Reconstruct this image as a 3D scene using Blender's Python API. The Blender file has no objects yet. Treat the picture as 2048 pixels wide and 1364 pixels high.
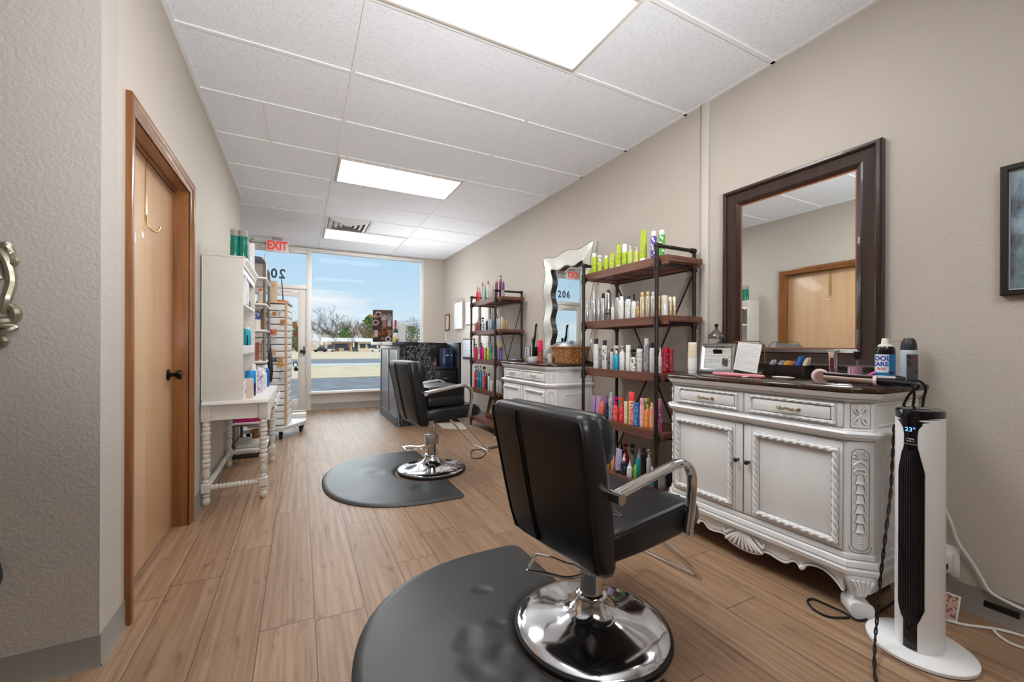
import bpy, bmesh, math, random
from mathutils import Vector, Matrix
PI = math.pi
random.seed(7)
SC = bpy.context.scene
COL = SC.collection

# ------------------------------------------------------------------ camera
CAM_H, YAW, FPX = 1.0985, math.radians(26.51), 811.36
cam_data = bpy.data.cameras.new('camera')
cam = bpy.data.objects.new('camera', cam_data)
COL.objects.link(cam)
cam.location = (0, 0, CAM_H)
cam.rotation_mode = 'XYZ'
cam.rotation_euler = (PI / 2, math.radians(-0.2), -YAW)
cam_data.sensor_width = 36
cam_data.lens = FPX * 36 / 2048
cam_data.shift_x = (1024 - 1005.3) / 2048
cam_data.shift_y = (692.6 - 682) / 2048
cam_data.clip_start = 0.02
cam_data.clip_end = 600
SC.camera = cam

# ------------------------------------------------------------------ view
SC.view_settings.view_transform = 'Standard'
SC.view_settings.look = 'None'
SC.view_settings.exposure = 0.36
SC.view_settings.gamma = 1.0
SC.view_settings.use_curve_mapping = False


def lin(c):
    out = []
    for v in c[:3]:
        v = v / 255.0
        out.append(v / 12.92 if v <= 0.04045 else ((v + 0.055) / 1.055) ** 2.4)
    return (out[0], out[1], out[2], 1.0)


# ------------------------------------------------------------------ sky
world = bpy.data.worlds.new('sky')
SC.world = world
world.use_nodes = True
wn, wl = world.node_tree.nodes, world.node_tree.links
wn.clear()
w_out = wn.new('ShaderNodeOutputWorld')
w_bg = wn.new('ShaderNodeBackground')
w_bg.inputs['Strength'].default_value = 0.82
w_tc = wn.new('ShaderNodeTexCoord')
w_sep = wn.new('ShaderNodeSeparateXYZ')
wl.new(w_tc.outputs['Generated'], w_sep.inputs[0])
w_rmp = wn.new('ShaderNodeValToRGB')
w_rmp.color_ramp.elements[0].position = 0.0
w_rmp.color_ramp.elements[0].color = lin((226, 238, 249))
w_rmp.color_ramp.elements[1].position = 0.42
w_rmp.color_ramp.elements[1].color = lin((146, 195, 240))
e = w_rmp.color_ramp.elements.new(0.14)
e.color = lin((194, 222, 246))
wl.new(w_sep.outputs['Z'], w_rmp.inputs[0])
w_map = wn.new('ShaderNodeMapping')
w_map.inputs['Scale'].default_value = (1.0, 1.0, 3.2)
w_map.inputs['Location'].default_value = (0.35, 0.2, 0.0)
wl.new(w_tc.outputs['Generated'], w_map.inputs[0])
w_noi = wn.new('ShaderNodeTexNoise')
w_noi.inputs['Scale'].default_value = 3.4
w_noi.inputs['Detail'].default_value = 7
w_noi.inputs['Roughness'].default_value = 0.55
wl.new(w_map.outputs[0], w_noi.inputs[0])
w_cr = wn.new('ShaderNodeValToRGB')
w_cr.color_ramp.elements[0].position = 0.53
w_cr.color_ramp.elements[0].color = (0, 0, 0, 1)
w_cr.color_ramp.elements[1].position = 0.70
w_cr.color_ramp.elements[1].color = (0.9, 0.9, 0.9, 1)
wl.new(w_noi.outputs['Fac'], w_cr.inputs[0])
w_mix = wn.new('ShaderNodeMixRGB')
w_mix.inputs[2].default_value = lin((250, 250, 252))
wl.new(w_cr.outputs[0], w_mix.inputs[0])
wl.new(w_rmp.outputs[0], w_mix.inputs[1])
wl.new(w_mix.outputs[0], w_bg.inputs['Color'])
wl.new(w_bg.outputs[0], w_out.inputs[0])

# ------------------------------------------------------------------ sun (behind the building, lights the street)
sun_d = bpy.data.lights.new('sun', 'SUN')
sun_d.energy = 1.75
sun_d.angle = 0.01
sun_d.color = (1.0, 0.95, 0.87)
sun = bpy.data.objects.new('sun', sun_d)
COL.objects.link(sun)
sun.location = (-6, -14, 30)
sun.rotation_euler = (math.radians(43), 0, math.radians(-22))

# added wide soft sun lamp on the window side, fills the room like skylight
glow_d = bpy.data.lights.new('added_sky_fill', 'SUN')
glow_d.energy = 1.7
glow_d.angle = math.radians(52)
glow_d.color = (0.95, 0.98, 1.0)
glow = bpy.data.objects.new('added_sky_fill', glow_d)
COL.objects.link(glow)
glow.location = (2, 20, 12)
glow.rotation_euler = (math.radians(-66), 0, math.radians(4))

# added ceiling fill lamps: two beside the camera, one hidden behind the reception desk
for lx, ly, lz, pw, rx, ry, sz, spr in [(0.50, -0.42, 1.30, 16, 180 - 60, 3, 0.5, 105), (0.80, -0.58, 1.30, 15, 180 - 58, 0, 0.5, 105), (1.76, 6.62, 0.55, 36, 180 + 26, -30, 1.0, 150)]:
    a_d = bpy.data.lights.new('bounce_fill', 'AREA')
    a_d.shape = 'DISK'
    a_d.size = sz
    a_d.spread = math.radians(spr)
    a_d.energy = pw
    a_d.color = (0.98, 0.99, 1.0)
    a_o = bpy.data.objects.new('bounce_fill', a_d)
    COL.objects.link(a_o)
    a_o.location = (lx, ly, lz)
    a_o.rotation_euler = (math.radians(rx), math.radians(ry), 0)

TROFFER_STRENGTH = 13.0      # emission of the fluorescent diffusers (built with each ceiling light)

# ------------------------------------------------------------------ helpers


class MB:
    """collects geometry for ONE mesh"""

    def __init__(self):
        self.bm = bmesh.new()

    def verts(self, pts):
        return [self.bm.verts.new(p) for p in pts]

    def face(self, vs):
        try:
            return self.bm.faces.new(vs)
        except ValueError:
            return None

    def poly(self, pts):
        self.face(self.verts(pts))
        return self

    def box(self, c, s, bevel=0.0, seg=2, rot=None):
        m = Matrix.Translation(Vector(c))
        if rot is not None:
            m = m @ rot.to_4x4()
        m = m @ Matrix.Diagonal((s[0], s[1], s[2], 1.0))
        r = bmesh.ops.create_cube(self.bm, size=1.0, matrix=m)
        if bevel > 0:
            es = list({e for v in r['verts'] for e in v.link_edges})
            bmesh.ops.bevel(self.bm, geom=es, offset=bevel, segments=seg, affect='EDGES', profile=0.5)
        return self

    def box2(self, x0, x1, y0, y1, z0, z1, bevel=0.0, seg=2):
        return self.box(((x0 + x1) / 2, (y0 + y1) / 2, (z0 + z1) / 2), (abs(x1 - x0), abs(y1 - y0), abs(z1 - z0)), bevel, seg)

    def loft(self, rings, closed=True, cap=True, loop=False):
        vs = [self.verts(r) for r in rings]
        n = len(rings[0])
        k = len(vs)
        for i in range(k if loop else k - 1):
            a, b = vs[i], vs[(i + 1) % k]
            for j in range(n if closed else n - 1):
                self.face([a[j], a[(j + 1) % n], b[(j + 1) % n], b[j]])
        if cap and closed and not loop:
            self.face(list(reversed(vs[0])))
            self.face(vs[-1])
        return self

    def prism(self, poly, lo, hi, axis='z'):
        def P(u, v, w):
            return {'z': (u, v, w), 'y': (u, w, v), 'x': (w, u, v)}[axis]
        return self.loft([[P(u, v, lo) for u, v in poly], [P(u, v, hi) for u, v in poly]])

    def lathe(self, prof, n=20, c=(0, 0, 0), axis='z', sx=1.0, sy=1.0):
        rings = []
        for r, z in prof:
            ring = []
            for i in range(n):
                a = 2 * PI * i / n
                u, v = r * math.cos(a) * sx, r * math.sin(a) * sy
                p = {'z': (u, v, z), 'y': (u, z, v), 'x': (z, u, v)}[axis]
                ring.append((c[0] + p[0], c[1] + p[1], c[2] + p[2]))
            rings.append(ring)
        return self.loft(rings)

    def tube(self, path, r, n=8, closed=False, cap=True, flat=None, twist=0.0, lobes=0, lobe_amp=0.0, up=None):
        pts = [Vector(p) for p in path]
        k = len(pts)
        rs = r if isinstance(r, (list, tuple)) else [r] * k
        tang = []
        for i in range(k):
            if closed:
                t = pts[(i + 1) % k] - pts[i - 1]
            else:
                t = pts[min(i + 1, k - 1)] - pts[max(i - 1, 0)]
            tang.append(t.normalized() if t.length > 1e-9 else Vector((0, 0, 1)))
        ref = Vector(up) if up else (Vector((0, 0, 1)) if abs(tang[0].z) < 0.9 else Vector((1, 0, 0)))
        nrm = (ref - tang[0] * ref.dot(tang[0])).normalized()
        rings, dist = [], 0.0
        for i in range(k):
            if i > 0:
                nrm = (nrm - tang[i] * nrm.dot(tang[i]))
                nrm = nrm.normalized() if nrm.length > 1e-6 else tang[i].orthogonal().normalized()
                dist += (pts[i] - pts[i - 1]).length
            bi = tang[i].cross(nrm)
            ring = []
            for j in range(n):
                a = 2 * PI * j / n
                rr = rs[i]
                if lobes:
                    rr = rr * (1 + lobe_amp * math.cos(lobes * (a + twist * dist)))
                fx, fy = (flat if flat else (1, 1))
                ring.append(pts[i] + nrm * (rr * math.cos(a) * fx) + bi * (rr * math.sin(a) * fy))
            rings.append(ring)
        return self.loft(rings, cap=cap and not closed, loop=closed)

    def ball(self, c, r, seg=12, rings=8, s=(1, 1, 1), rot=None):
        m = Matrix.Translation(Vector(c))
        if rot is not None:
            m = m @ rot.to_4x4()
        m = m @ Matrix.Diagonal((s[0], s[1], s[2], 1))
        bmesh.ops.create_uvsphere(self.bm, u_segments=seg, v_segments=rings, radius=r, matrix=m)
        return self

    def xform(self, m):
        bmesh.ops.transform(self.bm, matrix=m, verts=self.bm.verts[:])
        return self

    def build(self, name, m, parent=None, angle=38, recalc=True, loc=None, rot=None):
        if recalc:
            bmesh.ops.recalc_face_normals(self.bm, faces=self.bm.faces[:])
        me = bpy.data.meshes.new(name)
        self.bm.to_mesh(me)
        self.bm.free()
        if m:
            me.materials.append(m)
        if angle and len(me.polygons):
            me.polygons.foreach_set('use_smooth', [True] * len(me.polygons))
            me.set_sharp_from_angle(angle=math.radians(angle))
        o = bpy.data.objects.new(name, me)
        COL.objects.link(o)
        if parent:
            o.parent = parent
        if loc is not None:
            o.location = loc
        if rot is not None:
            o.rotation_euler = rot
        return o


def tag(o, label=None, cat=None, group=None, kind=None):
    if label:
        o['label'] = label
    if cat:
        o['category'] = cat
    if group:
        o['group'] = group
    if kind:
        o['kind'] = kind
    return o


def thing(name, label, cat, loc=(0, 0, 0), rotz=0.0, group=None):
    o = bpy.data.objects.new(name, None)
    o.empty_display_size = 0.05
    COL.objects.link(o)
    o.location = loc
    o.rotation_euler = (0, 0, rotz)
    return tag(o, label, cat, group)


def dup(root, loc=None, rotz=None, label=None, group=None):
    r = root.copy()
    COL.objects.link(r)
    if loc is not None:
        r.location = loc
    if rotz is not None:
        r.rotation_euler = (0, 0, rotz)
    if label:
        r['label'] = label
    if group:
        r['group'] = group
    for ch in list(root.children):
        c = ch.copy()
        COL.objects.link(c)
        c.parent = r
        for g in list(ch.children):
            d = g.copy()
            COL.objects.link(d)
            d.parent = c
    return r


def struct(o):
    o['kind'] = 'structure'
    return o


def rrect(w, h, r, n=4, cx=0.0, cy=0.0):
    """rounded rectangle outline, counter-clockwise"""
    r = min(r, w / 2 - 1e-4, h / 2 - 1e-4)
    pts = []
    for ax, ay, a0 in ((w / 2 - r, h / 2 - r, 0), (-w / 2 + r, h / 2 - r, PI / 2), (-w / 2 + r, -h / 2 + r, PI), (w / 2 - r, -h / 2 + r, 1.5 * PI)):
        for i in range(n + 1):
            a = a0 + (PI / 2) * i / n
            pts.append((cx + ax + r * math.cos(a), cy + ay + r * math.sin(a)))
    return pts


def smooth_path(pts, n=6, closed=False):
    """Catmull-Rom through the points"""
    P = [Vector(p) for p in pts]
    k = len(P)
    out = []
    for i in range(k if closed else k - 1):
        if closed:
            a, b, c, d = P[i - 1], P[i], P[(i + 1) % k], P[(i + 2) % k]
        else:
            a, b, c, d = P[max(i - 1, 0)], P[i], P[i + 1], P[min(i + 2, k - 1)]
        for j in range(n):
            t = j / n
            out.append(0.5 * ((2 * b) + (c - a) * t + (2 * a - 5 * b + 4 * c - d) * t * t + (3 * b - a - 3 * c + d) * t ** 3))
    if not closed:
        out.append(P[-1])
    return out


def text_mesh(name, body, size, m, parent, loc, rot, extrude=0.0008, align='CENTER', sx=1.0, bold=0.0):
    cu = bpy.data.curves.new(name, 'FONT')
    cu.body = body
    cu.size = size
    cu.extrude = extrude
    cu.align_x = align
    cu.align_y = 'CENTER'
    cu.resolution_u = 3
    cu.offset = bold * size
    t = bpy.data.objects.new(name, cu)
    COL.objects.link(t)
    dg = bpy.context.evaluated_depsgraph_get()
    me = bpy.data.meshes.new_from_object(t.evaluated_get(dg))
    COL.objects.unlink(t)
    bpy.data.objects.remove(t)
    me.materials.clear()
    me.materials.append(m)
    o = bpy.data.objects.new(name, me)
    COL.objects.link(o)
    o.parent = parent
    o.location = loc
    o.rotation_euler = rot
    o.scale = (sx, 1, 1)
    return o


# photograph pixel -> point, on a plane of the room (used once to read positions off the photograph)
_F = Vector((math.sin(YAW), math.cos(YAW), 0))
_R = Vector((math.cos(YAW), -math.sin(YAW), 0))
_U = Vector((0, 0, 1))


def ray(px, py):
    return _F + _R * ((px - 1005.3) / FPX) + _U * ((692.6 - py) / FPX)


def at_x(px, py, X):
    d = ray(px, py)
    return Vector((0, 0, CAM_H)) + d * (X / d.x)


def at_y(px, py, Y):
    d = ray(px, py)
    return Vector((0, 0, CAM_H)) + d * (Y / d.y)


def at_z(px, py, Z=0.0):
    d = ray(px, py)
    return Vector((0, 0, CAM_H)) + d * ((Z - CAM_H) / d.z)


def depth_of(x, y):
    return x * _F.x + y * _F.y


# ------------------------------------------------------------------ materials
_MC = {}


def mat(name, rgb, rough=0.5, metal=0.0, bump=None, mottle=None, coat=0.0, trans=0.0, ior=1.45, emit=0.0, alpha=1.0, spec=0.5, aniso=0.0):
    key = (name, tuple(rgb), rough, metal, bump, mottle, coat, trans, emit, alpha)
    if key in _MC:
        return _MC[key]
    m = bpy.data.materials.new(name)
    m.use_nodes = True
    nt = m.node_tree
    b = nt.nodes['Principled BSDF']
    c = lin(rgb)
    b.inputs['Base Color'].default_value = c
    b.inputs['Roughness'].default_value = rough
    b.inputs['Metallic'].default_value = metal
    b.inputs['Coat Weight'].default_value = coat
    b.inputs['Coat Roughness'].default_value = 0.08
    b.inputs['Transmission Weight'].default_value = trans
    b.inputs['IOR'].default_value = ior
    b.inputs['Alpha'].default_value = alpha
    b.inputs['Specular IOR Level'].default_value = spec
    if emit:
        b.inputs['Emission Color'].default_value = c
        b.inputs['Emission Strength'].default_value = emit
    if mottle or bump:
        tc = nt.nodes.new('ShaderNodeTexCoord')
    if mottle:  # (scale, second colour, amount)
        n = nt.nodes.new('ShaderNodeTexNoise')
        n.inputs['Scale'].default_value = mottle[0]
        n.inputs['Detail'].default_value = 5
        nt.links.new(tc.outputs['Object'], n.inputs[0])
        r = nt.nodes.new('ShaderNodeValToRGB')
        r.color_ramp.elements[0].position = 0.5 - mottle[2]
        r.color_ramp.elements[1].position = 0.5 + mottle[2]
        r.color_ramp.elements[0].color = c
        r.color_ramp.elements[1].color = lin(mottle[1])
        nt.links.new(n.outputs['Fac'], r.inputs[0])
        nt.links.new(r.outputs[0], b.inputs['Base Color'])
    if bump:  # (scale, strength, distance)
        n2 = nt.nodes.new('ShaderNodeTexNoise')
        n2.inputs['Scale'].default_value = bump[0]
        n2.inputs['Detail'].default_value = 3
        nt.links.new(tc.outputs['Object'], n2.inputs[0])
        bp = nt.nodes.new('ShaderNodeBump')
        bp.inputs['Strength'].default_value = bump[1]
        bp.inputs['Distance'].default_value = bump[2] if len(bump) > 2 else 0.01
        nt.links.new(n2.outputs['Fac'], bp.inputs['Height'])
        nt.links.new(bp.outputs[0], b.inputs['Normal'])
    _MC[key] = m
    return m


class NT:
    """tiny node-graph helper"""

    def __init__(self, name, rough=0.5, metal=0.0):
        self.m = bpy.data.materials.new(name)
        self.m.use_nodes = True
        self.t = self.m.node_tree
        self.b = self.t.nodes['Principled BSDF']
        self.b.inputs['Roughness'].default_value = rough
        self.b.inputs['Metallic'].default_value = metal
        self.tc = self.t.nodes.new('ShaderNodeTexCoord')
        self.sep = None

    def link(self, a, b):
        self.t.links.new(a, b)

    def new(self, kind, **kw):
        n = self.t.nodes.new(kind)
        for k, v in kw.items():
            setattr(n, k, v)
        return n

    def xyz(self):
        if not self.sep:
            self.sep = self.new('ShaderNodeSeparateXYZ')
            self.link(self.tc.outputs['Object'], self.sep.inputs[0])
        return self.sep.outputs

    def math(self, op, a, b=None, c=None):
        n = self.new('ShaderNodeMath', operation=op)
        for i, v in enumerate((a, b, c)):
            if v is None:
                continue
            if isinstance(v, (int, float)):
                n.inputs[i].default_value = v
            else:
                self.link(v, n.inputs[i])
        return n.outputs[0]

    def comb(self, x, y, z):
        n = self.new('ShaderNodeCombineXYZ')
        for i, v in enumerate((x, y, z)):
            if isinstance(v, (int, float)):
                n.inputs[i].default_value = v
            else:
                self.link(v, n.inputs[i])
        return n.outputs[0]

    def noise(self, vec, scale, detail=4, rough=0.5):
        n = self.new('ShaderNodeTexNoise')
        n.inputs['Scale'].default_value = scale
        n.inputs['Detail'].default_value = detail
        n.inputs['Roughness'].default_value = rough
        self.link(vec, n.inputs[0])
        return n.outputs['Fac']

    def white(self, vec):
        n = self.new('ShaderNodeTexWhiteNoise')
        self.link(vec, n.inputs[0])
        return n.outputs['Value']

    def ramp(self, fac, stops):
        n = self.new('ShaderNodeValToRGB')
        els = n.color_ramp.elements
        els[0].position, els[0].color = stops[0][0], lin(stops[0][1])
        els[1].position, els[1].color = stops[-1][0], lin(stops[-1][1])
        for p, c in stops[1:-1]:
            x = els.new(p)
            x.color = lin(c)
        self.link(fac, n.inputs[0])
        return n.outputs[0]

    def mix(self, fac, a, b, blend='MIX'):
        n = self.new('ShaderNodeMixRGB', blend_type=blend)
        for i, v in enumerate((fac, a, b)):
            if isinstance(v, (int, float)):
                n.inputs[i].default_value = v
            elif isinstance(v, tuple):
                n.inputs[i].default_value = lin(v)
            else:
                self.link(v, n.inputs[i])
        return n.outputs[0]

    def bump(self, h, strength=0.3, dist=0.005):
        n = self.new('ShaderNodeBump')
        n.inputs['Strength'].default_value = strength
        n.inputs['Distance'].default_value = dist
        self.link(h, n.inputs['Height'])
        self.link(n.outputs[0], self.b.inputs['Normal'])

    def color(self, c):
        self.link(c, self.b.inputs['Base Color'])
        return self


# ---- room surfaces
def wall_mat(name, rgb, bstr):
    k = NT(name, 0.62)
    n1 = k.noise(k.tc.outputs['Object'], 75, 3, 0.6)
    n2 = k.noise(k.tc.outputs['Object'], 1.3, 3, 0.5)
    c = k.mix(k.math('MULTIPLY', n2, 0.14), rgb, tuple(int(v * 0.86) for v in rgb))
    k.color(c)
    k.bump(n1, bstr, 0.006)
    return k.m


def floor_mat():
    k = NT('vinyl_plank_floor', 0.42)
    x, y, z = k.xyz()
    row = k.math('FLOOR', k.math('DIVIDE', k.math('SUBTRACT', x, 0.056), 0.1935))
    fx = k.math('FRACT', k.math('DIVIDE', k.math('SUBTRACT', x, 0.056), 0.1935))
    off = k.math('MULTIPLY', k.white(k.comb(row, 3.7, 0)), 1.22)
    yy = k.math('DIVIDE', k.math('ADD', y, off), 1.22)
    colm = k.math('FLOOR', yy)
    fy = k.math('FRACT', yy)
    pid = k.white(k.comb(row, colm, 1.3))
    pid2 = k.white(k.comb(colm, row, 8.1))
    g1 = k.noise(k.comb(k.math('ADD', k.math('MULTIPLY', x, 48), k.math('MULTIPLY', pid, 40)), k.math('ADD', k.math('MULTIPLY', y, 1.25), k.math('MULTIPLY', pid2, 30)), 0), 1.0, 6, 0.62)
    g2 = k.noise(k.comb(k.math('ADD', k.math('MULTIPLY', x, 190), k.math('MULTIPLY', pid, 90)), k.math('MULTIPLY', y, 6), 0), 1.0, 3, 0.6)
    g3 = k.noise(k.comb(k.math('ADD', k.math('MULTIPLY', x, 7), k.math('MULTIPLY', pid2, 60)), k.math('MULTIPLY', y, 2.6), 0), 1.0, 4, 0.55)
    base = k.ramp(g1, [(0.26, (84, 60, 43)), (0.40, (144, 112, 85)), (0.55, (176, 144, 115)), (0.76, (204, 174, 146))])
    c = k.mix(k.math('MULTIPLY', k.math('SUBTRACT', 1.0, g2), 0.5), base, (92, 64, 44))
    c = k.mix(k.math('MULTIPLY', g3, 0.35), c, (166, 136, 108))
    c = k.mix(k.math('MULTIPLY', pid, 0.50), c, (122, 92, 68))
    ex = k.math('MINIMUM', fx, k.math('SUBTRACT', 1.0, fx))
    ey = k.math('MINIMUM', fy, k.math('SUBTRACT', 1.0, fy))
    kn = k.noise(k.comb(k.math('ADD', k.math('MULTIPLY', x, 22), k.math('MULTIPLY', pid, 17)), k.math('MULTIPLY', y, 7), 2.0), 1.0, 3, 0.5)
    c = k.mix(k.math('MULTIPLY', k.math('MAXIMUM', 0.0, k.math('MULTIPLY', k.math('SUBTRACT', kn, 0.60), 6.0)), 0.6), c, (74, 52, 38))
    sx = k.math('LESS_THAN', ex, 0.011)
    sy = k.math('LESS_THAN', ey, 0.0018)
    seam = k.math('MAXIMUM', sx, sy)
    c = k.mix(k.math('MULTIPLY', seam, 0.75), c, (62, 44, 32))
    k.color(c)
    rr = k.math('ADD', 0.36, k.math('MULTIPLY', g2, 0.2))
    k.link(rr, k.b.inputs['Roughness'])
    k.bump(k.math('SUBTRACT', k.math('MULTIPLY', g2, 0.5), seam), 0.25, 0.0015)
    return k.m


def tile_mat():
    k = NT('acoustic_tile', 0.85)
    n = k.noise(k.tc.outputs['Object'], 190, 2, 0.7)
    n2 = k.noise(k.tc.outputs['Object'], 420, 1, 0.5)
    f = k.ramp(n, [(0.60, (238, 241, 246)), (0.68, (152, 152, 154))])
    c = k.mix(k.math('MULTIPLY', k.math('GREATER_THAN', n2, 0.66), 0.45), f, (150, 148, 148))
    k.color(c)
    k.bump(n, 0.25, 0.003)
    return k.m


M_WALL = wall_mat('painted_wall', (198, 189, 178), 0.28)
M_WALL_ROUGH = wall_mat('orange_peel_wall', (190, 185, 178), 0.55)  # greyer than the other walls; this wall's shade is put into its colour
M_FLOOR = floor_mat()
M_TILE = tile_mat()
M_TBAR = mat('white_grid_bar', (236, 236, 236), 0.45)
M_BASE = mat('vinyl_baseboard', (146, 141, 135), 0.5)
M_ALU = mat('cream_window_frame', (226, 221, 215), 0.45)
M_WHITE = mat('white_paint', (232, 231, 229), 0.4)
M_ANTIQUE = mat('antique_white_paint', (238, 239, 240), 0.38, mottle=(9, (228, 229, 230), 0.3))
M_GLAZE = mat('grey_glaze', (120, 116, 110), 0.6)
M_CREAM = mat('cream_paint', (214, 209, 201), 0.42, mottle=(7, (204, 199, 190), 0.3))
M_CHROME = mat('chrome', (225, 226, 228), 0.09, 1.0)
M_STEEL = mat('brushed_steel', (190, 190, 192), 0.28, 1.0)
M_BLACK = mat('black_plastic', (18, 18, 20), 0.35)
M_LEATHER = mat('black_vinyl', (22, 23, 27), 0.36, bump=(160, 0.12, 0.002))
M_RUBBER = mat('black_rubber', (20, 20, 20), 0.55)
M_PIPE = mat('dark_iron_pipe', (38, 35, 36), 0.42, 0.5, mottle=(30, (62, 52, 48), 0.2))
M_PAPER = mat('white_paper', (238, 238, 236), 0.7)
M_INK = mat('grey_ink', (95, 95, 98), 0.7)


def glass_mat():
    """thin clear pane: mostly see-through, a little mirror"""
    m = bpy.data.materials.new('clear_glass')
    m.use_nodes = True
    nt = m.node_tree
    nt.nodes.clear()
    o = nt.nodes.new('ShaderNodeOutputMaterial')
    tr = nt.nodes.new('ShaderNodeBsdfTransparent')
    gl = nt.nodes.new('ShaderNodeBsdfGlossy')
    gl.inputs['Roughness'].default_value = 0.02
    fr = nt.nodes.new('ShaderNodeFresnel')
    fr.inputs['IOR'].default_value = 1.45
    mx = nt.nodes.new('ShaderNodeMixShader')
    tr.inputs['Color'].default_value = (0.96, 0.98, 0.97, 1)
    mu = nt.nodes.new('ShaderNodeMath')
    mu.operation = 'MULTIPLY'
    mu.inputs[1].default_value = 0.1
    nt.links.new(fr.outputs[0], mu.inputs[0])
    nt.links.new(mu.outputs[0], mx.inputs[0])
    nt.links.new(tr.outputs[0], mx.inputs[1])
    nt.links.new(gl.outputs[0], mx.inputs[2])
    nt.links.new(mx.outputs[0], o.inputs[0])
    return m


M_GLASS = glass_mat()
M_MIRROR = mat('mirror_glass', (232, 236, 236), 0.01, 1.0)


def wood_mat(name, c1, c2, c3, axis=2, scale=1.0, rough=0.4, coat=0.0):
    k = NT(name, rough)
    k.b.inputs['Coat Weight'].default_value = coat
    mp = k.new('ShaderNodeMapping')
    s = [28 * scale] * 3
    s[axis] = 1.6 * scale
    mp.inputs['Scale'].default_value = s
    k.link(k.tc.outputs['Object'], mp.inputs[0])
    n = k.noise(mp.outputs[0], 1.0, 6, 0.6)
    n2 = k.noise(k.tc.outputs['Object'], 2.2 * scale, 3, 0.5)
    c = k.ramp(n, [(0.3, c1), (0.5, c2), (0.72, c3)])
    c = k.mix(k.math('MULTIPLY', n2, 0.35), c, c2)
    k.color(c)
    k.bump(n, 0.08, 0.002)
    return k.m


M_OAK = wood_mat('stained_oak', (108, 64, 30), (134, 84, 43), (152, 100, 56), 2, 1.0, 0.35, 0.2)
M_OAKX = wood_mat('stained_oak_head', (108, 64, 30), (134, 84, 43), (152, 100, 56), 1, 1.0, 0.35, 0.2)
M_BIRCH = wood_mat('birch_door', (200, 160, 118), (212, 174, 134), (221, 186, 148), 2, 0.35, 0.38, 0.2)
M_PLANK = wood_mat('reddish_shelf_wood', (86, 52, 42), (112, 72, 58), (130, 90, 76), 1, 0.8, 0.42)
M_DARKWOOD = wood_mat('espresso_wood', (40, 26, 22), (52, 34, 29), (64, 44, 38), 2, 1.0, 0.3, 0.3)


def granite_mat():
    k = NT('brown_granite', 0.14)
    v = k.new('ShaderNodeTexVoronoi')
    v.inputs['Scale'].default_value = 120
    k.link(k.tc.outputs['Object'], v.inputs['Vector'])
    n = k.noise(k.tc.outputs['Object'], 38, 5, 0.65)
    c = k.ramp(n, [(0.34, (30, 22, 20)), (0.48, (82, 58, 42)), (0.58, (48, 36, 32)), (0.72, (140, 108, 82))])
    c = k.mix(0.35, c, v.outputs['Color'], 'MULTIPLY')
    k.color(c)
    return k.m


def marble_mat():
    k = NT('black_marble', 0.22)
    n = k.noise(k.tc.outputs['Object'], 5, 6, 0.6)
    mp = k.new('ShaderNodeMixRGB')
    mp.inputs[0].default_value = 0.22
    k.link(k.tc.outputs['Object'], mp.inputs[1])
    nn = k.new('ShaderNodeTexNoise')
    nn.inputs['Scale'].default_value = 7
    nn.inputs['Detail'].default_value = 5
    k.link(k.tc.outputs['Object'], nn.inputs[0])
    k.link(nn.outputs['Color'], mp.inputs[2])
    v = k.new('ShaderNodeTexVoronoi', feature='DISTANCE_TO_EDGE')
    v.inputs['Scale'].default_value = 22
    k.link(mp.outputs[0], v.inputs['Vector'])
    vein = k.math('MULTIPLY', k.math('LESS_THAN', v.outputs['Distance'], 0.028), k.math('GREATER_THAN', n, 0.47))
    c = k.mix(k.math('MULTIPLY', vein, 0.75), (22, 23, 28), (168, 168, 174))
    k.color(c)
    return k.m


M_GRANITE = granite_mat()
M_MARBLE = marble_mat()


def weave_mat():
    k = NT('woven_seagrass', 0.6)
    w = k.new('ShaderNodeTexNoise')
    w.inputs['Scale'].default_value = 60
    k.link(k.tc.outputs['Object'], w.inputs[0])
    c = k.ramp(w.outputs['Fac'], [(0.3, (112, 70, 32)), (0.5, (168, 112, 58)), (0.7, (206, 156, 96))])
    k.color(c)
    return k.m


M_WEAVE = weave_mat()
# ================================================================== the room
XL, XR, YF, CEIL = -0.612, 2.507, 7.62, 2.788
XA = -1.35          # left side of the entry alcove
YB = -4.0           # wall behind the camera
NEAR = 1.857        # the wall that juts out on the left

struct(MB().box2(-3.2, XR + 0.15, YB - 0.15, YF + 0.16, -0.12, 0.0).build('floor', M_FLOOR, angle=0))
struct(MB().box2(-3.2, XR + 0.15, YB - 0.15, YF + 0.16, CEIL, CEIL + 0.05).build('ceiling', M_TILE, angle=0))
struct(MB().box2(-3.4, XR + 0.3, YB - 0.3, YF + 0.28, CEIL + 0.1, CEIL + 0.6).build('roof', M_WALL, angle=0))  # unseen roof slab, put over the room to block the sun

struct(MB().box2(XR, XR + 0.15, YB, YF + 0.16, 0, CEIL).build('wall_right', M_WALL, angle=0))
w = MB()                                                     # left wall with the opening for the oak-cased door
w.box2(XL - 0.14, XL, NEAR + 0.14, 2.11, 0, CEIL)
w.box2(XL - 0.14, XL, 3.10, 5.42, 0, CEIL)
w.box2(XL - 0.14, XL, 2.11, 3.10, 2.055, CEIL)
struct(w.build('wall_left', M_WALL, angle=0))
struct(MB().box2(-3.2, XL, NEAR, NEAR + 0.14, 0, CEIL).build('wall_near_left', M_WALL_ROUGH, angle=0))
struct(MB().box2(-3.2, -3.05, YB, NEAR, 0, CEIL).build('wall_far_left', M_WALL, angle=0))
struct(MB().box2(-3.2, XR + 0.15, YB - 0.15, YB, 0, CEIL).build('wall_back', M_WALL, angle=0))
w = MB()
w.box2(XA - 0.14, XA, 5.28, YF + 0.16, 0, CEIL)
w.box2(XA, XL - 0.14, 5.28, 5.42, 0, CEIL)
struct(w.build('wall_entry_left', M_WALL, angle=0))
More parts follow.
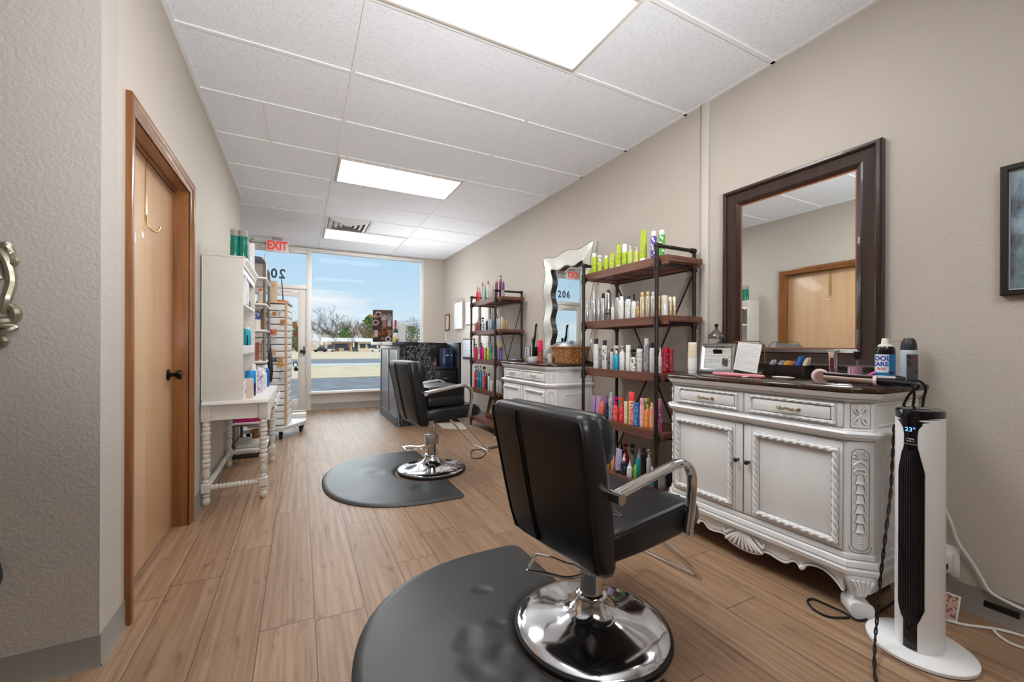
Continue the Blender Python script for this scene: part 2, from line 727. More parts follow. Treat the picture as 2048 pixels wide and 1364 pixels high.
w = MB()                                                     # front wall: pier, knee wall, pier left of the door
w.box2(2.105, XR, YF, YF + 0.16, 0, CEIL)
w.box2(0.16, 2.105, YF + 0.01, YF + 0.16, 0, 0.272)
w.box2(XA, -0.92, YF, YF + 0.16, 0, CEIL)
w.box2(-0.92, 2.105, YF + 0.03, YF + 0.16, 2.745, CEIL)
struct(w.build('wall_front', M_WALL, angle=0))

# baseboards
def baseboard(name, x0, y0, x1, y1, nx, ny, h=0.108):
    """vinyl cove base: a strip with a small toe"""
    b = MB()
    prof = [(0.0, 0.0), (0.011, 0.0), (0.005, 0.012), (0.004, h), (0.0, h)]
    r0 = [(x0 + nx * d, y0 + ny * d, z) for d, z in prof]
    r1 = [(x1 + nx * d, y1 + ny * d, z) for d, z in prof]
    b.loft([r0, r1])
    return struct(b.build(name, M_BASE))

baseboard('baseboard_near_left', -3.0, NEAR, XL + 0.004, NEAR, 0, -1)
baseboard('baseboard_left', XL, NEAR - 0.004, XL, 2.07, 1, 0)
baseboard('baseboard_left_far', XL, 3.175, XL, 5.42, 1, 0)
baseboard('baseboard_right', XR, YB, XR, YF, -1, 0)
baseboard('baseboard_front', 0.16, YF + 0.01, 2.105, YF + 0.01, 0, -1)

# ceiling grid
GX, GY = 0.2876, 2.0465
g = MB()
ys = [GY + 0.6096 * k for k in range(-9, 10) if GY + 0.6096 * k < YF]
xs = [GX + 1.2192 * k for k in range(-2, 2)]
for y in ys:
    x0 = XL if NEAR < y < 5.42 else (-3.05 if y < NEAR else XA)
    g.box2(x0, XR, y - 0.012, y + 0.012, CEIL - 0.006, CEIL + 0.01)
for x in xs:
    if x > XL:
        g.box2(x - 0.012, x + 0.012, YB, YF, CEIL - 0.007, CEIL + 0.01)
    elif x > XA:
        g.box2(x - 0.012, x + 0.012, 5.42, YF, CEIL - 0.007, CEIL + 0.01)
        g.box2(x - 0.012, x + 0.012, YB, NEAR, CEIL - 0.007, CEIL + 0.01)
    else:
        g.box2(x - 0.012, x + 0.012, YB, NEAR, CEIL - 0.007, CEIL + 0.01)
gy = GY + 0.6096 * 2                                          # the short cross bar in the cut tile on the left
g.box2(-0.235, -0.211, gy, gy + 0.6096, CEIL - 0.007, CEIL + 0.01)
g.box2(1.507 - 0.6096 - 0.012, 1.507 - 0.6096 + 0.012, GY + 0.6096 * 6, GY + 0.6096 * 7, CEIL - 0.007, CEIL + 0.01)
g.box2(XL, XL + 0.022, NEAR, 5.42, CEIL - 0.012, CEIL)        # wall angle
g.box2(XR - 0.02, XR, YB, YF, CEIL - 0.006, CEIL)
g.box2(-0.92, XR, YF + 0.005, YF + 0.03, CEIL - 0.02, CEIL)
struct(g.build('trim_1', M_TBAR, angle=0))

# flat raceway up the right wall
struct(MB().box2(XR - 0.022, XR, 1.853, 1.906, 0.11, CEIL - 0.006, 0.003).build('trim_2', mat('painted_raceway', (205, 200, 192), 0.5)))

# ------------------------------------------------------------------ ceiling lights
def diffuser_mat():
    k = NT('lit_diffuser', 0.4)
    x, y, z = k.xyz()
    s = k.math('SINE', k.math('MULTIPLY', y, 2 * PI / 0.15))
    f = k.math('ADD', 0.93, k.math('MULTIPLY', s, 0.07))
    n = k.noise(k.tc.outputs['Object'], 260, 2, 0.5)
    f = k.math('MULTIPLY', f, k.math('ADD', 0.9, k.math('MULTIPLY', n, 0.2)))
    k.b.inputs['Base Color'].default_value = lin((240, 240, 236))
    k.b.inputs['Emission Color'].default_value = (1.0, 0.99, 0.97, 1)
    k.link(k.math('MULTIPLY', f, TROFFER_STRENGTH), k.b.inputs['Emission Strength'])
    return k.m

M_DIFF = diffuser_mat()
M_FRAME = mat('light_frame', (206, 200, 192), 0.5)
lamp_root = None
for i, (k, lab) in enumerate([(-1, 'large lit fluorescent panel in the ceiling nearest the viewer, cut by the picture edge'),
                              (3, 'lit fluorescent ceiling panel in the middle of the room'),
                              (7, 'lit fluorescent ceiling panel beside the air vent, nearest the shop window'),
                              (-5, 'lit fluorescent ceiling panel behind the viewer')]):
    cx, cy = GX + 0.6096, GY + 0.6096 * k + 0.3048
    if lamp_root is None:
        lamp_root = thing('ceiling_light', lab, 'ceiling light', (cx, cy, CEIL), 0, 'fluorescent ceiling panels')
        hw, hd = 0.590, 0.287
        f = MB()
        for sx in (-1, 1):
            f.box2(sx * hw, sx * (hw - 0.022), -hd, hd, -0.016, 0.0, 0.003)
        for sy in (-1, 1):
            f.box2(-hw + 0.022, hw - 0.022, sy * hd, sy * (hd - 0.022), -0.016, 0.0, 0.003)
        f.build('frame', M_FRAME, lamp_root)
        d = MB()
        d.box2(-hw + 0.021, hw - 0.021, -hd + 0.021, hd - 0.021, -0.010, -0.001)
        d.build('diffuser', M_DIFF, lamp_root, angle=0)
    else:
        dup(lamp_root, (cx, cy, CEIL), label=lab)

# air vent
vx, vy = GX + 0.3048, GY + 0.6096 * 6 + 0.3048
v = thing('air_vent', 'square white louvred air vent in the ceiling beside the far light panel', 'air vent', (vx, vy, CEIL))
b = MB()
def sqring(b, h0, z0, h1, z1):
    b.loft([[(-h0, -h0, z0), (h0, -h0, z0), (h0, h0, z0), (-h0, h0, z0)], [(-h1, -h1, z1), (h1, -h1, z1), (h1, h1, z1), (-h1, h1, z1)]], cap=False)
M_VENT = mat('vent_enamel', (226, 226, 224), 0.4)
sqring(b, 0.285, -0.012, 0.262, -0.014)
sqring(b, 0.285, -0.001, 0.285, -0.012)
b.build('frame', M_VENT, v, recalc=False)
for i, h in enumerate((0.25, 0.185, 0.12)):
    b = MB()
    sqring(b, h, -0.008, h - 0.046, -0.036)
    sqring(b, h - 0.003, -0.006, h - 0.046, -0.034)
    b.build('louvre', M_VENT, v, recalc=False)
MB().box2(-0.05, 0.05, -0.05, 0.05, -0.02, -0.012, 0.003).build('centre_plate', M_VENT, v)
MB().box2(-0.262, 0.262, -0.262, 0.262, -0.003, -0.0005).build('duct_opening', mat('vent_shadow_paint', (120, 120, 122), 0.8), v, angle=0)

# ------------------------------------------------------------------ door in the left wall
OY0, OY1, OZ = 2.135, 3.075, 2.03
t = MB()
def casing(b, side):
    prof = [(0.0, 0.0), (0.018, 0.0), (0.024, 0.008), (0.024, 0.03), (0.018, 0.045), (0.012, 0.058), (0.0, 0.062)]
    return prof
def cas_pt(y, z, d):
    return (XL + d, y, z)
# casing swept round the opening (mitred), outer edge first
outer = [(0.000, 0.064), (0.020, 0.064), (0.023, 0.056), (0.021, 0.034), (0.014, 0.026), (0.012, 0.010), (0.008, 0.0), (0.0, 0.0)]
rings = []
for (yy, zz, sy, sz) in ((OY0, 0.0, -1, 0), (OY0, OZ, -1, 1), (OY1, OZ, 1, 1), (OY1, 0.0, 1, 0)):
    rings.append([(XL + d, yy + sy * o, zz + sz * o) for d, o in outer])
t.loft(rings)
# jamb lining and stop
for y0, y1 in ((OY0 - 0.02, OY0), (OY1, OY1 + 0.02)):
    t.box2(XL - 0.13, XL + 0.004, y0, y1, 0, OZ + 0.02)
t.box2(XL - 0.13, XL + 0.004, OY0, OY1, OZ, OZ + 0.02)
t.box2(XL - 0.072, XL - 0.058, OY0, OY0 + 0.012, 0, OZ, 0.002)
t.box2(XL - 0.072, XL - 0.058, OY0, OY1, OZ - 0.012, OZ, 0.002)
struct(t.build('trim_3', M_OAK))
DX = XL - 0.078
d1 = MB().box2(DX - 0.035, DX, OY0 + 0.003, OY1 - 0.003, 0.012, OZ - 0.003, 0.002).build('door_1', M_BIRCH)
struct(d1)
kb = MB()
M_KNOB = mat('oil_rubbed_knob', (24, 21, 22), 0.28, 0.6)
kb.lathe([(0.0, 0.0), (0.034, 0.0), (0.034, 0.004), (0.027, 0.010), (0.012, 0.016), (0.010, 0.030), (0.014, 0.036), (0.026, 0.046), (0.029, 0.056), (0.024, 0.066), (0.0, 0.070)], 24, (DX, 2.985, 0.925), 'x')
kb.build('door_knob', M_KNOB, d1)
hk = thing('over_door_hook', 'thin brass hook hanging over the top of the birch door', 'hook', (DX, 2.60, OZ - 0.003))
b = MB()
b.box2(-0.037, 0.003, -0.014, 0.014, 0.0005, 0.002)
b.box2(0.001, 0.003, -0.014, 0.014, -0.30, 0.0005)
b.build('strap', mat('brass_strap', (196, 160, 112), 0.3, 0.7), hk)
b = MB()
b.tube(smooth_path([(0.004, 0.0, -0.28), (0.008, 0.004, -0.33), (0.022, 0.02, -0.352), (0.035, 0.05, -0.345), (0.038, 0.075, -0.315)], 5), 0.004, 8)
b.build('hook_arm', mat('brass_strap', (196, 160, 112), 0.3, 0.7), hk)

# ------------------------------------------------------------------ shop window and entry door
fr = MB()
for (x0, x1, z0, z1) in ((0.092, 0.165, 0, 2.745), (2.062, 2.108, 0.272, 2.745), (0.165, 2.062, 2.695, 2.745), (0.165, 2.062, 0.272, 0.312), (-0.92, -0.872, 0, 2.745),
                         (-0.872, 0.092, 2.655, 2.745), (-0.872, 0.092, 2.05, 2.115)):
    fr.box2(x0, x1, YF - 0.005, YF + 0.09, z0, z1, 0.004)
fr.box2(0.13, 2.108, YF - 0.03, YF - 0.004, 0.272, 0.296, 0.004)
fr.box2(-0.92, 2.108, YF - 0.016, YF + 0.0, 2.728, 2.748, 0.003)
struct(fr.build('trim_4', M_ALU))
struct(MB().box2(0.16, 2.066, YF + 0.042, YF + 0.048, 0.308, 2.70).build('window_1', M_GLASS, angle=0))
struct(MB().box2(-0.876, 0.096, YF + 0.042, YF + 0.048, 2.112, 2.66).build('window_2', M_GLASS, angle=0))
dr = MB()
for (x0, x1, z0, z1) in ((-0.868, -0.745, 0.012, 2.045), (-0.035, 0.088, 0.012, 2.045), (-0.745, -0.035, 1.925, 2.045), (-0.745, -0.035, 0.012, 0.19)):
    dr.box2(x0, x1, YF + 0.018, YF + 0.062, z0, z1, 0.003)
d2 = struct(dr.build('door_2', M_ALU))
MB().box2(-0.75, -0.03, YF + 0.037, YF + 0.043, 0.185, 1.93).build('glass_pane', M_GLASS, d2, angle=0)
b = MB()
b.box2(0.046, 0.068, YF + 0.006, YF + 0.018, 0.935, 1.085, 0.004)
b.box2(-0.005, 0.078, YF - 0.022, YF + 0.008, 0.975, 1.025, 0.006)
b.build('door_handle', M_BLACK, d2)
b = MB()
b.box2(-0.56, -0.3, YF - 0.035, YF + 0.018, 1.955, 2.02, 0.006)
b.tube([(-0.32, YF - 0.02, 1.985), (-0.12, YF - 0.10, 1.985), (-0.02, YF + 0.0, 2.0)], 0.007, 6)
b.build('door_closer', M_ALU, d2)

# house number on the glass over the door: reads 206 from the street
num = thing('house_number', 'black number 206 on the glass above the entry door, seen from behind', 'number sign', (-0.39, YF + 0.0405, 2.28))
M_NUM = mat('dark_vinyl', (62, 74, 86), 0.5)
for ch, x in (('2', 0.118), ('0', 0.0), ('6', -0.118)):
    text_mesh('digit', ch, 0.215, M_NUM, num, (x, 0, 0), (PI / 2, 0, PI), 0.0006, sx=0.88, bold=0.028)

# exit sign
ex = thing('exit_sign', 'white exit sign with red letters hanging from the ceiling by the entry door', 'exit sign', (-0.327, 7.28, 2.655))
b = MB()
b.box2(-0.155, 0.155, -0.022, 0.022, -0.092, 0.092, 0.006)
b.build('housing', mat('sign_plastic', (232, 228, 224), 0.4), ex)
text_mesh('lettering', 'EXIT', 0.185, mat('red_lettering', (226, 62, 48), 0.4, emit=0.35), ex, (0.0, -0.0232, 0.0), (PI / 2, 0, 0), 0.0006, sx=0.74, bold=0.035)
MB().box2(-0.07, 0.07, -0.03, 0.03, 0.090, 0.132, 0.006).build('mount', mat('grey_mount', (170, 166, 162), 0.5), ex)
for s in (-1, 1):
    b = MB()
    b.lathe([(0.0, -0.02), (0.028, -0.02), (0.03, 0.0), (0.02, 0.018), (0.0, 0.02)], 14, (s * 0.192, 0, -0.018), 'y')
    b.tube([(s * 0.15, 0, 0.0), (s * 0.175, 0.0, -0.008)], 0.009, 8)
    b.build('lamp_head', mat('lamp_head_plastic', (206, 202, 198), 0.35), ex)

# black slot in the right-hand baseboard
bv = MB()
bv.box2(XR - 0.0075, XR - 0.0045, 0.511, 0.604, 0.046, 0.070, 0.001)
tag(bv.build('baseboard_slot', M_BLACK), 'short black slot in the grey baseboard at the lower right', 'slot')
# ================================================================== antique white sideboards
M_HANDLE = mat('aged_bronze', (172, 154, 128), 0.28, 0.9)
M_KNOBD = mat('dark_glass_knob', (70, 62, 58), 0.15, 0.7)


GL = [None]


def rope_bar(b, p0, p1, r=0.0085, pitch=0.034):
    p0, p1 = Vector(p0), Vector(p1)
    L = (p1 - p0).length
    k = max(8, int(L / 0.0055))
    b.tube([p0 + (p1 - p0) * (i / k) for i in range(k + 1)], r, 14, twist=2 * PI / pitch / 2, lobes=2, lobe_amp=0.26)
    if GL[0] is not None:      # grey glaze wiped into the two valleys of the twist
        d = (p1 - p0).normalized()
        ref = Vector((0, 0, 1)) if abs(d.z) < 0.9 else Vector((1, 0, 0))
        nn = (ref - d * ref.dot(d)).normalized()
        bi = d.cross(nn)
        for ph in (PI / 2, 3 * PI / 2):
            pts = []
            for i in range(k + 1):
                a = ph - (2 * PI / pitch / 2) * L * i / k
                pts.append(p0 + (p1 - p0) * (i / k) + nn * (r * 0.745 * math.cos(a)) + bi * (r * 0.745 * math.sin(a)))
            GL[0].tube(pts, r * 0.11, 4)


def rope_rect(b, x0, x1, z0, z1, y, r=0.0085):
    rope_bar(b, (x0, y, z0), (x1, y, z0), r)
    rope_bar(b, (x0, y, z1), (x1, y, z1), r)
    rope_bar(b, (x0, y, z0), (x0, y, z1), r)
    rope_bar(b, (x1, y, z0), (x1, y, z1), r)
    for x in (x0, x1):
        for z in (z0, z1):
            b.ball((x, y, z), r * 1.15, 8, 6)


def line_rect(b, x0, x1, z0, z1, y, r=0.0013):
    b.tube([(x0, y, z0), (x1, y, z0), (x1, y, z1), (x0, y, z1)], r, 5, closed=True)


def scroll(b, pts, r=0.004, n=4):
    b.tube(smooth_path(pts, n), r, 6)


HALF, CH = 0.4975, 0.065


def foot_poly(off, zz=None):
    o = off
    c = CH + o * 0.41
    pts = [(-HALF - o, 0.475), (-HALF - o, CH - o * 0.41 + 0.0), (-HALF + CH - o * 0.41, -o), (HALF - CH + o * 0.41, -o), (HALF + o, CH - o * 0.41), (HALF + o, 0.475)]
    return pts if zz is None else [(x, y, zz) for x, y in pts]


def make_sideboard(name, label, loc, rotz):
    t = thing(name, label, 'sideboard', loc, rotz, 'white carved sideboards')
    # carcass with its three bands of moulding
    b = MB()
    prof = [(0.168, 0.006), (0.172, 0.020), (0.190, 0.024), (0.200, 0.018), (0.204, 0.018), (0.222, 0.014), (0.228, 0.006), (0.232, 0.006), (0.246, 0.004), (0.252, 0.0),
            (0.712, 0.0), (0.718, 0.006), (0.726, 0.010), (0.732, 0.022), (0.746, 0.028), (0.754, 0.022), (0.758, 0.004), (0.762, 0.0),
            (0.872, 0.0), (0.876, 0.006), (0.884, 0.008), (0.890, 0.020), (0.902, 0.026), (0.912, 0.030)]
    b.loft([foot_poly(o, z) for z, o in prof])
    b.build('carcass', M_ANTIQUE, t, angle=25)
    # glaze lines along the mouldings
    b = MB()
    for z, o in ((0.2015, 0.0195), (0.230, 0.0075), (0.715, 0.0045), (0.874, 0.0045), (0.887, 0.0155), (0.757, 0.0105)):
        b.tube(foot_poly(o, z)[1:5], 0.0011, 4)
    b.build('glaze_line', M_GLAZE, t)
    # stone top
    b = MB()
    b.loft([foot_poly(0.024, 0.912), foot_poly(0.032, 0.915), foot_poly(0.034, 0.922), foot_poly(0.032, 0.933), foot_poly(0.026, 0.937)])
    b.build('stone_top', M_GRANITE, t, angle=50)
    # drawers
    for x0, x1 in ((-0.4225, -0.004), (0.004, 0.4225)):
        b = MB()
        b.box2(x0, x1, -0.004, 0.01, 0.767, 0.868, 0.0015)
        b.box2(x0 + 0.045, x1 - 0.045, -0.009, 0.0, 0.792, 0.845, 0.003)
        d = b.build('drawer', M_ANTIQUE, t)
        GL[0] = MB()
        b = MB()
        rope_rect(b, x0 + 0.032, x1 - 0.032, 0.781, 0.856, -0.007, 0.0062)
        b.build('rope_moulding', M_ANTIQUE, d)
        b, GL[0] = GL[0], None
        line_rect(b, x0, x1, 0.767, 0.868, -0.0042)
        line_rect(b, x0 + 0.044, x1 - 0.044, 0.791, 0.846, -0.0045)
        line_rect(b, x0 + 0.022, x1 - 0.022, 0.772, 0.864, -0.0042, 0.0009)
        b.build('glaze_line', M_GLAZE, d)
        cx = (x0 + x1) / 2
        b = MB()
        b.tube(smooth_path([(cx - 0.042, -0.010, 0.818), (cx - 0.034, -0.024, 0.818), (cx - 0.018, -0.027, 0.815), (cx, -0.028, 0.819), (cx + 0.018, -0.027, 0.815), (cx + 0.034, -0.024, 0.818), (cx + 0.042, -0.010, 0.818)], 4),
               [0.004] * 4 + [0.0055] * 17 + [0.004] * 4, 8)
        b.ball((cx - 0.042, -0.011, 0.818), 0.010, 10, 6, (1, 0.5, 1.0))
        b.ball((cx + 0.042, -0.011, 0.818), 0.010, 10, 6, (1, 0.5, 1.0))
        b.build('handle', M_HANDLE, d)
    # doors
    for x0, x1, kx in ((-0.4225, -0.002, -0.028), (0.002, 0.4225, 0.028)):
        b = MB()
        b.box2(x0, x1, -0.004, 0.012, 0.257, 0.708, 0.0015)
        xa, xb = (x0 + 0.020, x1 - 0.060) if kx < 0 else (x0 + 0.060, x1 - 0.020)
        fr_ = 0.018
        for (u0, u1, v0, v1) in ((xa, xb, 0.282, 0.282 + fr_), (xa, xb, 0.672 - fr_, 0.672), (xa, xa + fr_, 0.282, 0.672), (xb - fr_, xb, 0.282, 0.672)):
            b.box2(u0, u1, -0.009, 0.0, v0, v1, 0.003)
        d = b.build('door', M_ANTIQUE, t)
        GL[0] = MB()
        b = MB()
        rope_rect(b, xa + 0.004, xb - 0.004, 0.286, 0.668, -0.012, 0.0100)
        b.build('rope_moulding', M_ANTIQUE, d)
        b, GL[0] = GL[0], None
        line_rect(b, x0, x1, 0.257, 0.708, -0.0042)
        line_rect(b, xa + fr_ + 0.001, xb - fr_ - 0.001, 0.282 + fr_ + 0.001, 0.672 - fr_ - 0.001, -0.0045, 0.001)
        line_rect(b, xa - 0.006, xb + 0.006, 0.276, 0.678, -0.0042, 0.0009)
        b.tube([(xb + 0.020 if kx < 0 else xa - 0.020, -0.0042, 0.26), (xb + 0.020 if kx < 0 else xa - 0.020, -0.0042, 0.706)], 0.0008, 4)
        b.build('glaze_line', M_GLAZE, d)
        b = MB()
        b.lathe([(0.0, 0.0), (0.008, 0.0), (0.005, -0.006), (0.005, -0.012), (0.011, -0.018), (0.012, -0.024), (0.007, -0.029), (0.0, -0.030)], 12, (kx, -0.004, 0.522), 'y')
        b.build('knob', M_KNOBD, d)
    # carved corner panels on the two chamfers
    for s in (-1, 1):
        M = Matrix.Translation((s * (HALF - CH / 2), CH / 2, 0)) @ Matrix.Rotation(s * PI / 4, 4, 'Z')
        b = MB()
        # square rosette
        for a in range(4):
            th = PI / 4 + a * PI / 2
            for dth in (-0.22, 0.22):
                pts = [(0.008 * math.cos(th), 0, 0.818 + 0.008 * math.sin(th))]
                pts += [(q * 0.030 * math.cos(th + dth * w) * 1.0, -0.003, 0.818 + q * 0.045 * math.sin(th + dth * w)) for q, w in ((0.45, 1.5), (0.8, 1.1), (1.0, 0.1))]
                scroll(b, pts, 0.0042, 3)
        b.ball((0, -0.002, 0.818), 0.008, 10, 6, (1, 0.5, 1))
        b.box2(-0.0335, 0.0335, -0.0004, 0.002, 0.262, 0.868)
        for z0 in (0.772, 0.864):
            b.tube([(-0.030, -0.001, z0), (0.030, -0.001, z0)], 0.0022, 5)
        # shell, scrolls, chain of bell flowers
        for i in range(7):
            a = PI * (0.08 + 0.84 * i / 6)
            b.tube([(0.004 * math.cos(a), -0.001, 0.640 + 0.004 * math.sin(a)), (0.022 * math.cos(a), -0.004, 0.640 + 0.034 * math.sin(a)), (0.024 * math.cos(a), -0.001, 0.640 + 0.038 * math.sin(a))], [0.002, 0.0048, 0.002], 6)
        for sx in (-1, 1):
            scroll(b, [(0.0, -0.002, 0.632), (sx * 0.012, -0.004, 0.626), (sx * 0.022, -0.003, 0.612), (sx * 0.014, -0.002, 0.602), (sx * 0.008, -0.002, 0.610)], 0.0045, 4)
            scroll(b, [(0.0, -0.002, 0.598), (sx * 0.012, -0.004, 0.600), (sx * 0.020, -0.003, 0.586), (sx * 0.012, -0.002, 0.580)], 0.004, 4)
        for i in range(6):
            zz = 0.560 - i * 0.040
            b.lathe([(0.001, zz + 0.017), (0.007, zz + 0.014), (0.0105, zz + 0.006), (0.0115, zz - 0.006), (0.014, zz - 0.014), (0.019, zz - 0.020), (0.006, zz - 0.018), (0.0, zz - 0.019)], 12, (0, 0.0, 0), 'z', 1.0, 0.42)
            b.ball((0, -0.003, zz - 0.021), 0.0045, 8, 5)
        for i in range(5):
            b.ball((0, -0.001, 0.318 - i * 0.010), 0.007, 8, 5, (1, 0.5, 0.55))
        b.xform(M)
        cv = b.build('carved_panel', M_ANTIQUE, t)
        b = MB()
        b.tube([(x, -0.0006, z) for x, z in rrect(0.060, 0.415, 0.026, 5, 0, 0.474)], 0.0013, 5, closed=True)
        b.tube([(x, -0.0006, z) for x, z in rrect(0.066, 0.100, 0.003, 2, 0, 0.818)], 0.0012, 5, closed=True)
        for i in range(6):          # glaze round each bell flower, shell rib and petal
            zz = 0.560 - i * 0.040
            for sx in (-1, 1):
                b.tube([(sx * 0.002, -0.0012, zz + 0.019), (sx * 0.0085, -0.0012, zz + 0.016), (sx * 0.013, -0.0012, zz + 0.006), (sx * 0.0135, -0.0012, zz - 0.006), (sx * 0.016, -0.0012, zz - 0.013), (sx * 0.022, -0.0012, zz - 0.020), (sx * 0.009, -0.0012, zz - 0.021), (0, -0.0012, zz - 0.028)], 0.0009, 4)
        for i in range(8):
            a = PI * (0.02 + 0.96 * i / 7)
            b.tube([(0.006 * math.cos(a), -0.0022, 0.640 + 0.006 * math.sin(a)), (0.025 * math.cos(a), -0.0022, 0.640 + 0.038 * math.sin(a))], 0.0009, 4)
        for a in range(4):
            th = PI / 4 + a * PI / 2
            for dth in (-0.42, 0.0, 0.42):
                b.tube([(q * 0.031 * math.cos(th + dth * w_), -0.0042 if dth == 0 else -0.0012, 0.818 + q * 0.046 * math.sin(th + dth * w_)) for q, w_ in ((0.3, 1.3), (0.62, 1.2), (0.9, 0.8), (1.0, 0.1))], 0.0009, 4)
        b.tube(smooth_path([(-0.038, -0.0006, 0.285), (-0.030, -0.0006, 0.262), (0, -0.0006, 0.256), (0.030, -0.0006, 0.262), (0.038, -0.0006, 0.285)], 4), 0.0011, 5)
        b.xform(M)
        b.build('glaze_line', M_GLAZE, t)
        # side panel: raised line with clipped corners
        b = MB()
        X = s * (HALF + 0.0005)
        loop = [(0.13, 0.33), (0.16, 0.30), (0.38, 0.30), (0.41, 0.33), (0.41, 0.62), (0.38, 0.65), (0.16, 0.65), (0.13, 0.62)]
        b.tube([(X, y, z) for y, z in loop], 0.0045, 6, closed=True)
        for z in (0.776, 0.866):
            rope_bar(b, (X, 0.09, z), (X, 0.455, z), 0.0045, 0.016)
        b.build('side_moulding', M_ANTIQUE, t)
    # scalloped apron with its rim and centre shell
    half = [(0.0, 0.066), (0.05, 0.070), (0.085, 0.083), (0.10, 0.100), (0.13, 0.102), (0.17, 0.094), (0.20, 0.096), (0.225, 0.116), (0.245, 0.118), (0.258, 0.106), (0.272, 0.104), (0.276, 0.116), (0.29, 0.130), (0.33, 0.140), (0.37, 0.132), (0.405, 0.105), (0.42, 0.085)]
    edge = smooth_path([(-x, 0, z) for x, z in reversed(half[1:])] + [(x, 0, z) for x, z in half], 3)
    b = MB()
    b.loft([[(p.x, 0.004, p.z) for p in edge] + [(0.42, 0.004, 0.17), (-0.42, 0.004, 0.17)], [(p.x, 0.024, p.z) for p in edge] + [(0.42, 0.024, 0.17), (-0.42, 0.024, 0.17)]])
    b.tube([(p.x, 0.003, p.z + 0.003) for p in edge], 0.0055, 6)
    for sx in (-1, 1):
        b.ball((sx * 0.264, 0.002, 0.108), 0.012, 10, 6, (1, 0.8, 1))
    b.box2(-HALF + 0.01, -HALF + 0.03, 0.06, 0.44, 0.09, 0.17)
    b.box2(HALF - 0.03, HALF - 0.01, 0.06, 0.44, 0.09, 0.17)
    ap = b.build('apron', M_ANTIQUE, t)
    b = MB()
    for i in range(9):
        a = (i - 4) / 4.0
        b.tube(smooth_path([(a * 0.020, 0.0, 0.160), (a * 0.050, -0.006, 0.128), (a * 0.085, -0.008, 0.088 + 0.012 * abs(a)), (a * 0.095, -0.002, 0.074 + 0.016 * abs(a))], 4), [0.004] + [0.0065] * 11 + [0.004], 6)
    for sx in (-1, 1):
        scroll(b, [(sx * 0.05, 0, 0.156), (sx * 0.075, -0.004, 0.140), (sx * 0.098, -0.004, 0.120), (sx * 0.105, 0.0, 0.145)], 0.006, 4)
    b.build('carved_shell', M_ANTIQUE, ap)
    b = MB()
    b.tube([(p.x, 0.0022, p.z + 0.0105) for p in edge], 0.0014, 4)
    for i in range(8):
        a = (i - 3.5) / 4.0
        b.tube(smooth_path([(a * 0.022, -0.003, 0.158), (a * 0.051, -0.008, 0.128), (a * 0.086, -0.010, 0.090 + 0.012 * abs(a))], 4), 0.0012, 4)
    b.build('glaze_line', M_GLAZE, ap)
    # scroll feet in front, plain ones behind
    for s in (-1, 1):
        b = MB()
        M = Matrix.Translation((s * (HALF - 0.052), 0.050, 0)) @ Matrix.Rotation(s * PI / 4, 4, 'Z')
        cs = [(0.170, -0.012, 0.105, 0.070), (0.150, -0.018, 0.100, 0.066), (0.120, -0.012, 0.078, 0.055), (0.095, 0.000, 0.058, 0.045), (0.072, 0.004, 0.050, 0.042), (0.060, -0.004, 0.056, 0.054)]
        b.loft([[(x, y, z) for x, y in rrect(wd, dp, 0.014, 3, 0, cy)] for z, cy, wd, dp in cs])
        b.loft([[(x, y, z) for x, z in rrect(0.080, 0.064, 0.022, 4, 0, 0.032)] for y in (-0.052, 0.034)])
        for i in range(5):
            a = (i - 2) * 0.010
            b.tube(smooth_path([(a * 0.5, -0.040, 0.090), (a, -0.054, 0.125), (a * 1.7, -0.056, 0.155)], 3), 0.006, 6)
        for sx in (-1, 1):
            b.lathe([(0.0, 0.0), (0.017, 0.0), (0.018, 0.003), (0.0, 0.008)], 14, (sx * 0.039, -0.028, 0.034), 'x', 1, 1)
            b.ball((sx * 0.047, -0.014, 0.152), 0.011, 8, 5)
        b.xform(M)
        b.build('front_foot', M_ANTIQUE, t)
        b = MB()
        b.loft([[(x, y, z) for x, y in rrect(wd, wd, 0.012, 3, s * (HALF - 0.05), 0.425)] for z, wd in ((0.0, 0.05), (0.03, 0.06), (0.06, 0.045), (0.17, 0.08))])
        b.build('rear_foot', M_ANTIQUE, t)
    return t


SB1 = make_sideboard('sideboard', 'white carved sideboard with brown stone top below the dark-framed mirror', (2.02, 1.297, 0), -PI / 2)
SB2 = dup(SB1, (2.02, 3.58, 0), -PI / 2, 'white carved sideboard carrying the wicker basket, below the wavy silver mirror')

# ------------------------------------------------------------------ dark framed mirror
def frame_sweep(b, prof, y0, y1, z0, z1, X):
    """prof: (inward offset, height off the wall) ; frame on a wall plane X facing -X"""
    rings = []
    for (yy, zz, sy, sz) in ((y0, z0, 1, 1), (y1, z0, -1, 1), (y1, z1, -1, -1), (y0, z1, 1, -1)):
        rings.append([(X - h, yy + sy * o, zz + sz * o) for o, h in prof])
    b.loft(rings, closed=True, loop=True)

mr = thing('framed_mirror', 'large rectangular wall mirror in a wide dark brown wooden frame', 'mirror', (XR, 1.328, 1.54))
b = MB()
frame_sweep(b, [(0.0, 0.001), (0.0, 0.034), (0.006, 0.044), (0.018, 0.046), (0.026, 0.040), (0.030, 0.030), (0.036, 0.028), (0.080, 0.020), (0.086, 0.024), (0.094, 0.020), (0.108, 0.012), (0.108, 0.001)], -0.406, 0.406, -0.555, 0.560, 0)
b.build('frame', M_DARKWOOD, mr, angle=30)
b = MB()
frame_sweep(b, [(0.106, 0.008), (0.106, 0.013), (0.112, 0.012), (0.114, 0.007)], -0.406, 0.406, -0.555, 0.560, 0)
b.build('copper_edge', mat('copper_edge', (150, 92, 56), 0.4, 0.3), mr)
b = MB()
b.box2(-0.009, -0.004, -0.298, 0.298, -0.447, 0.452)
b.build('mirror_glass', M_MIRROR, mr, angle=0)

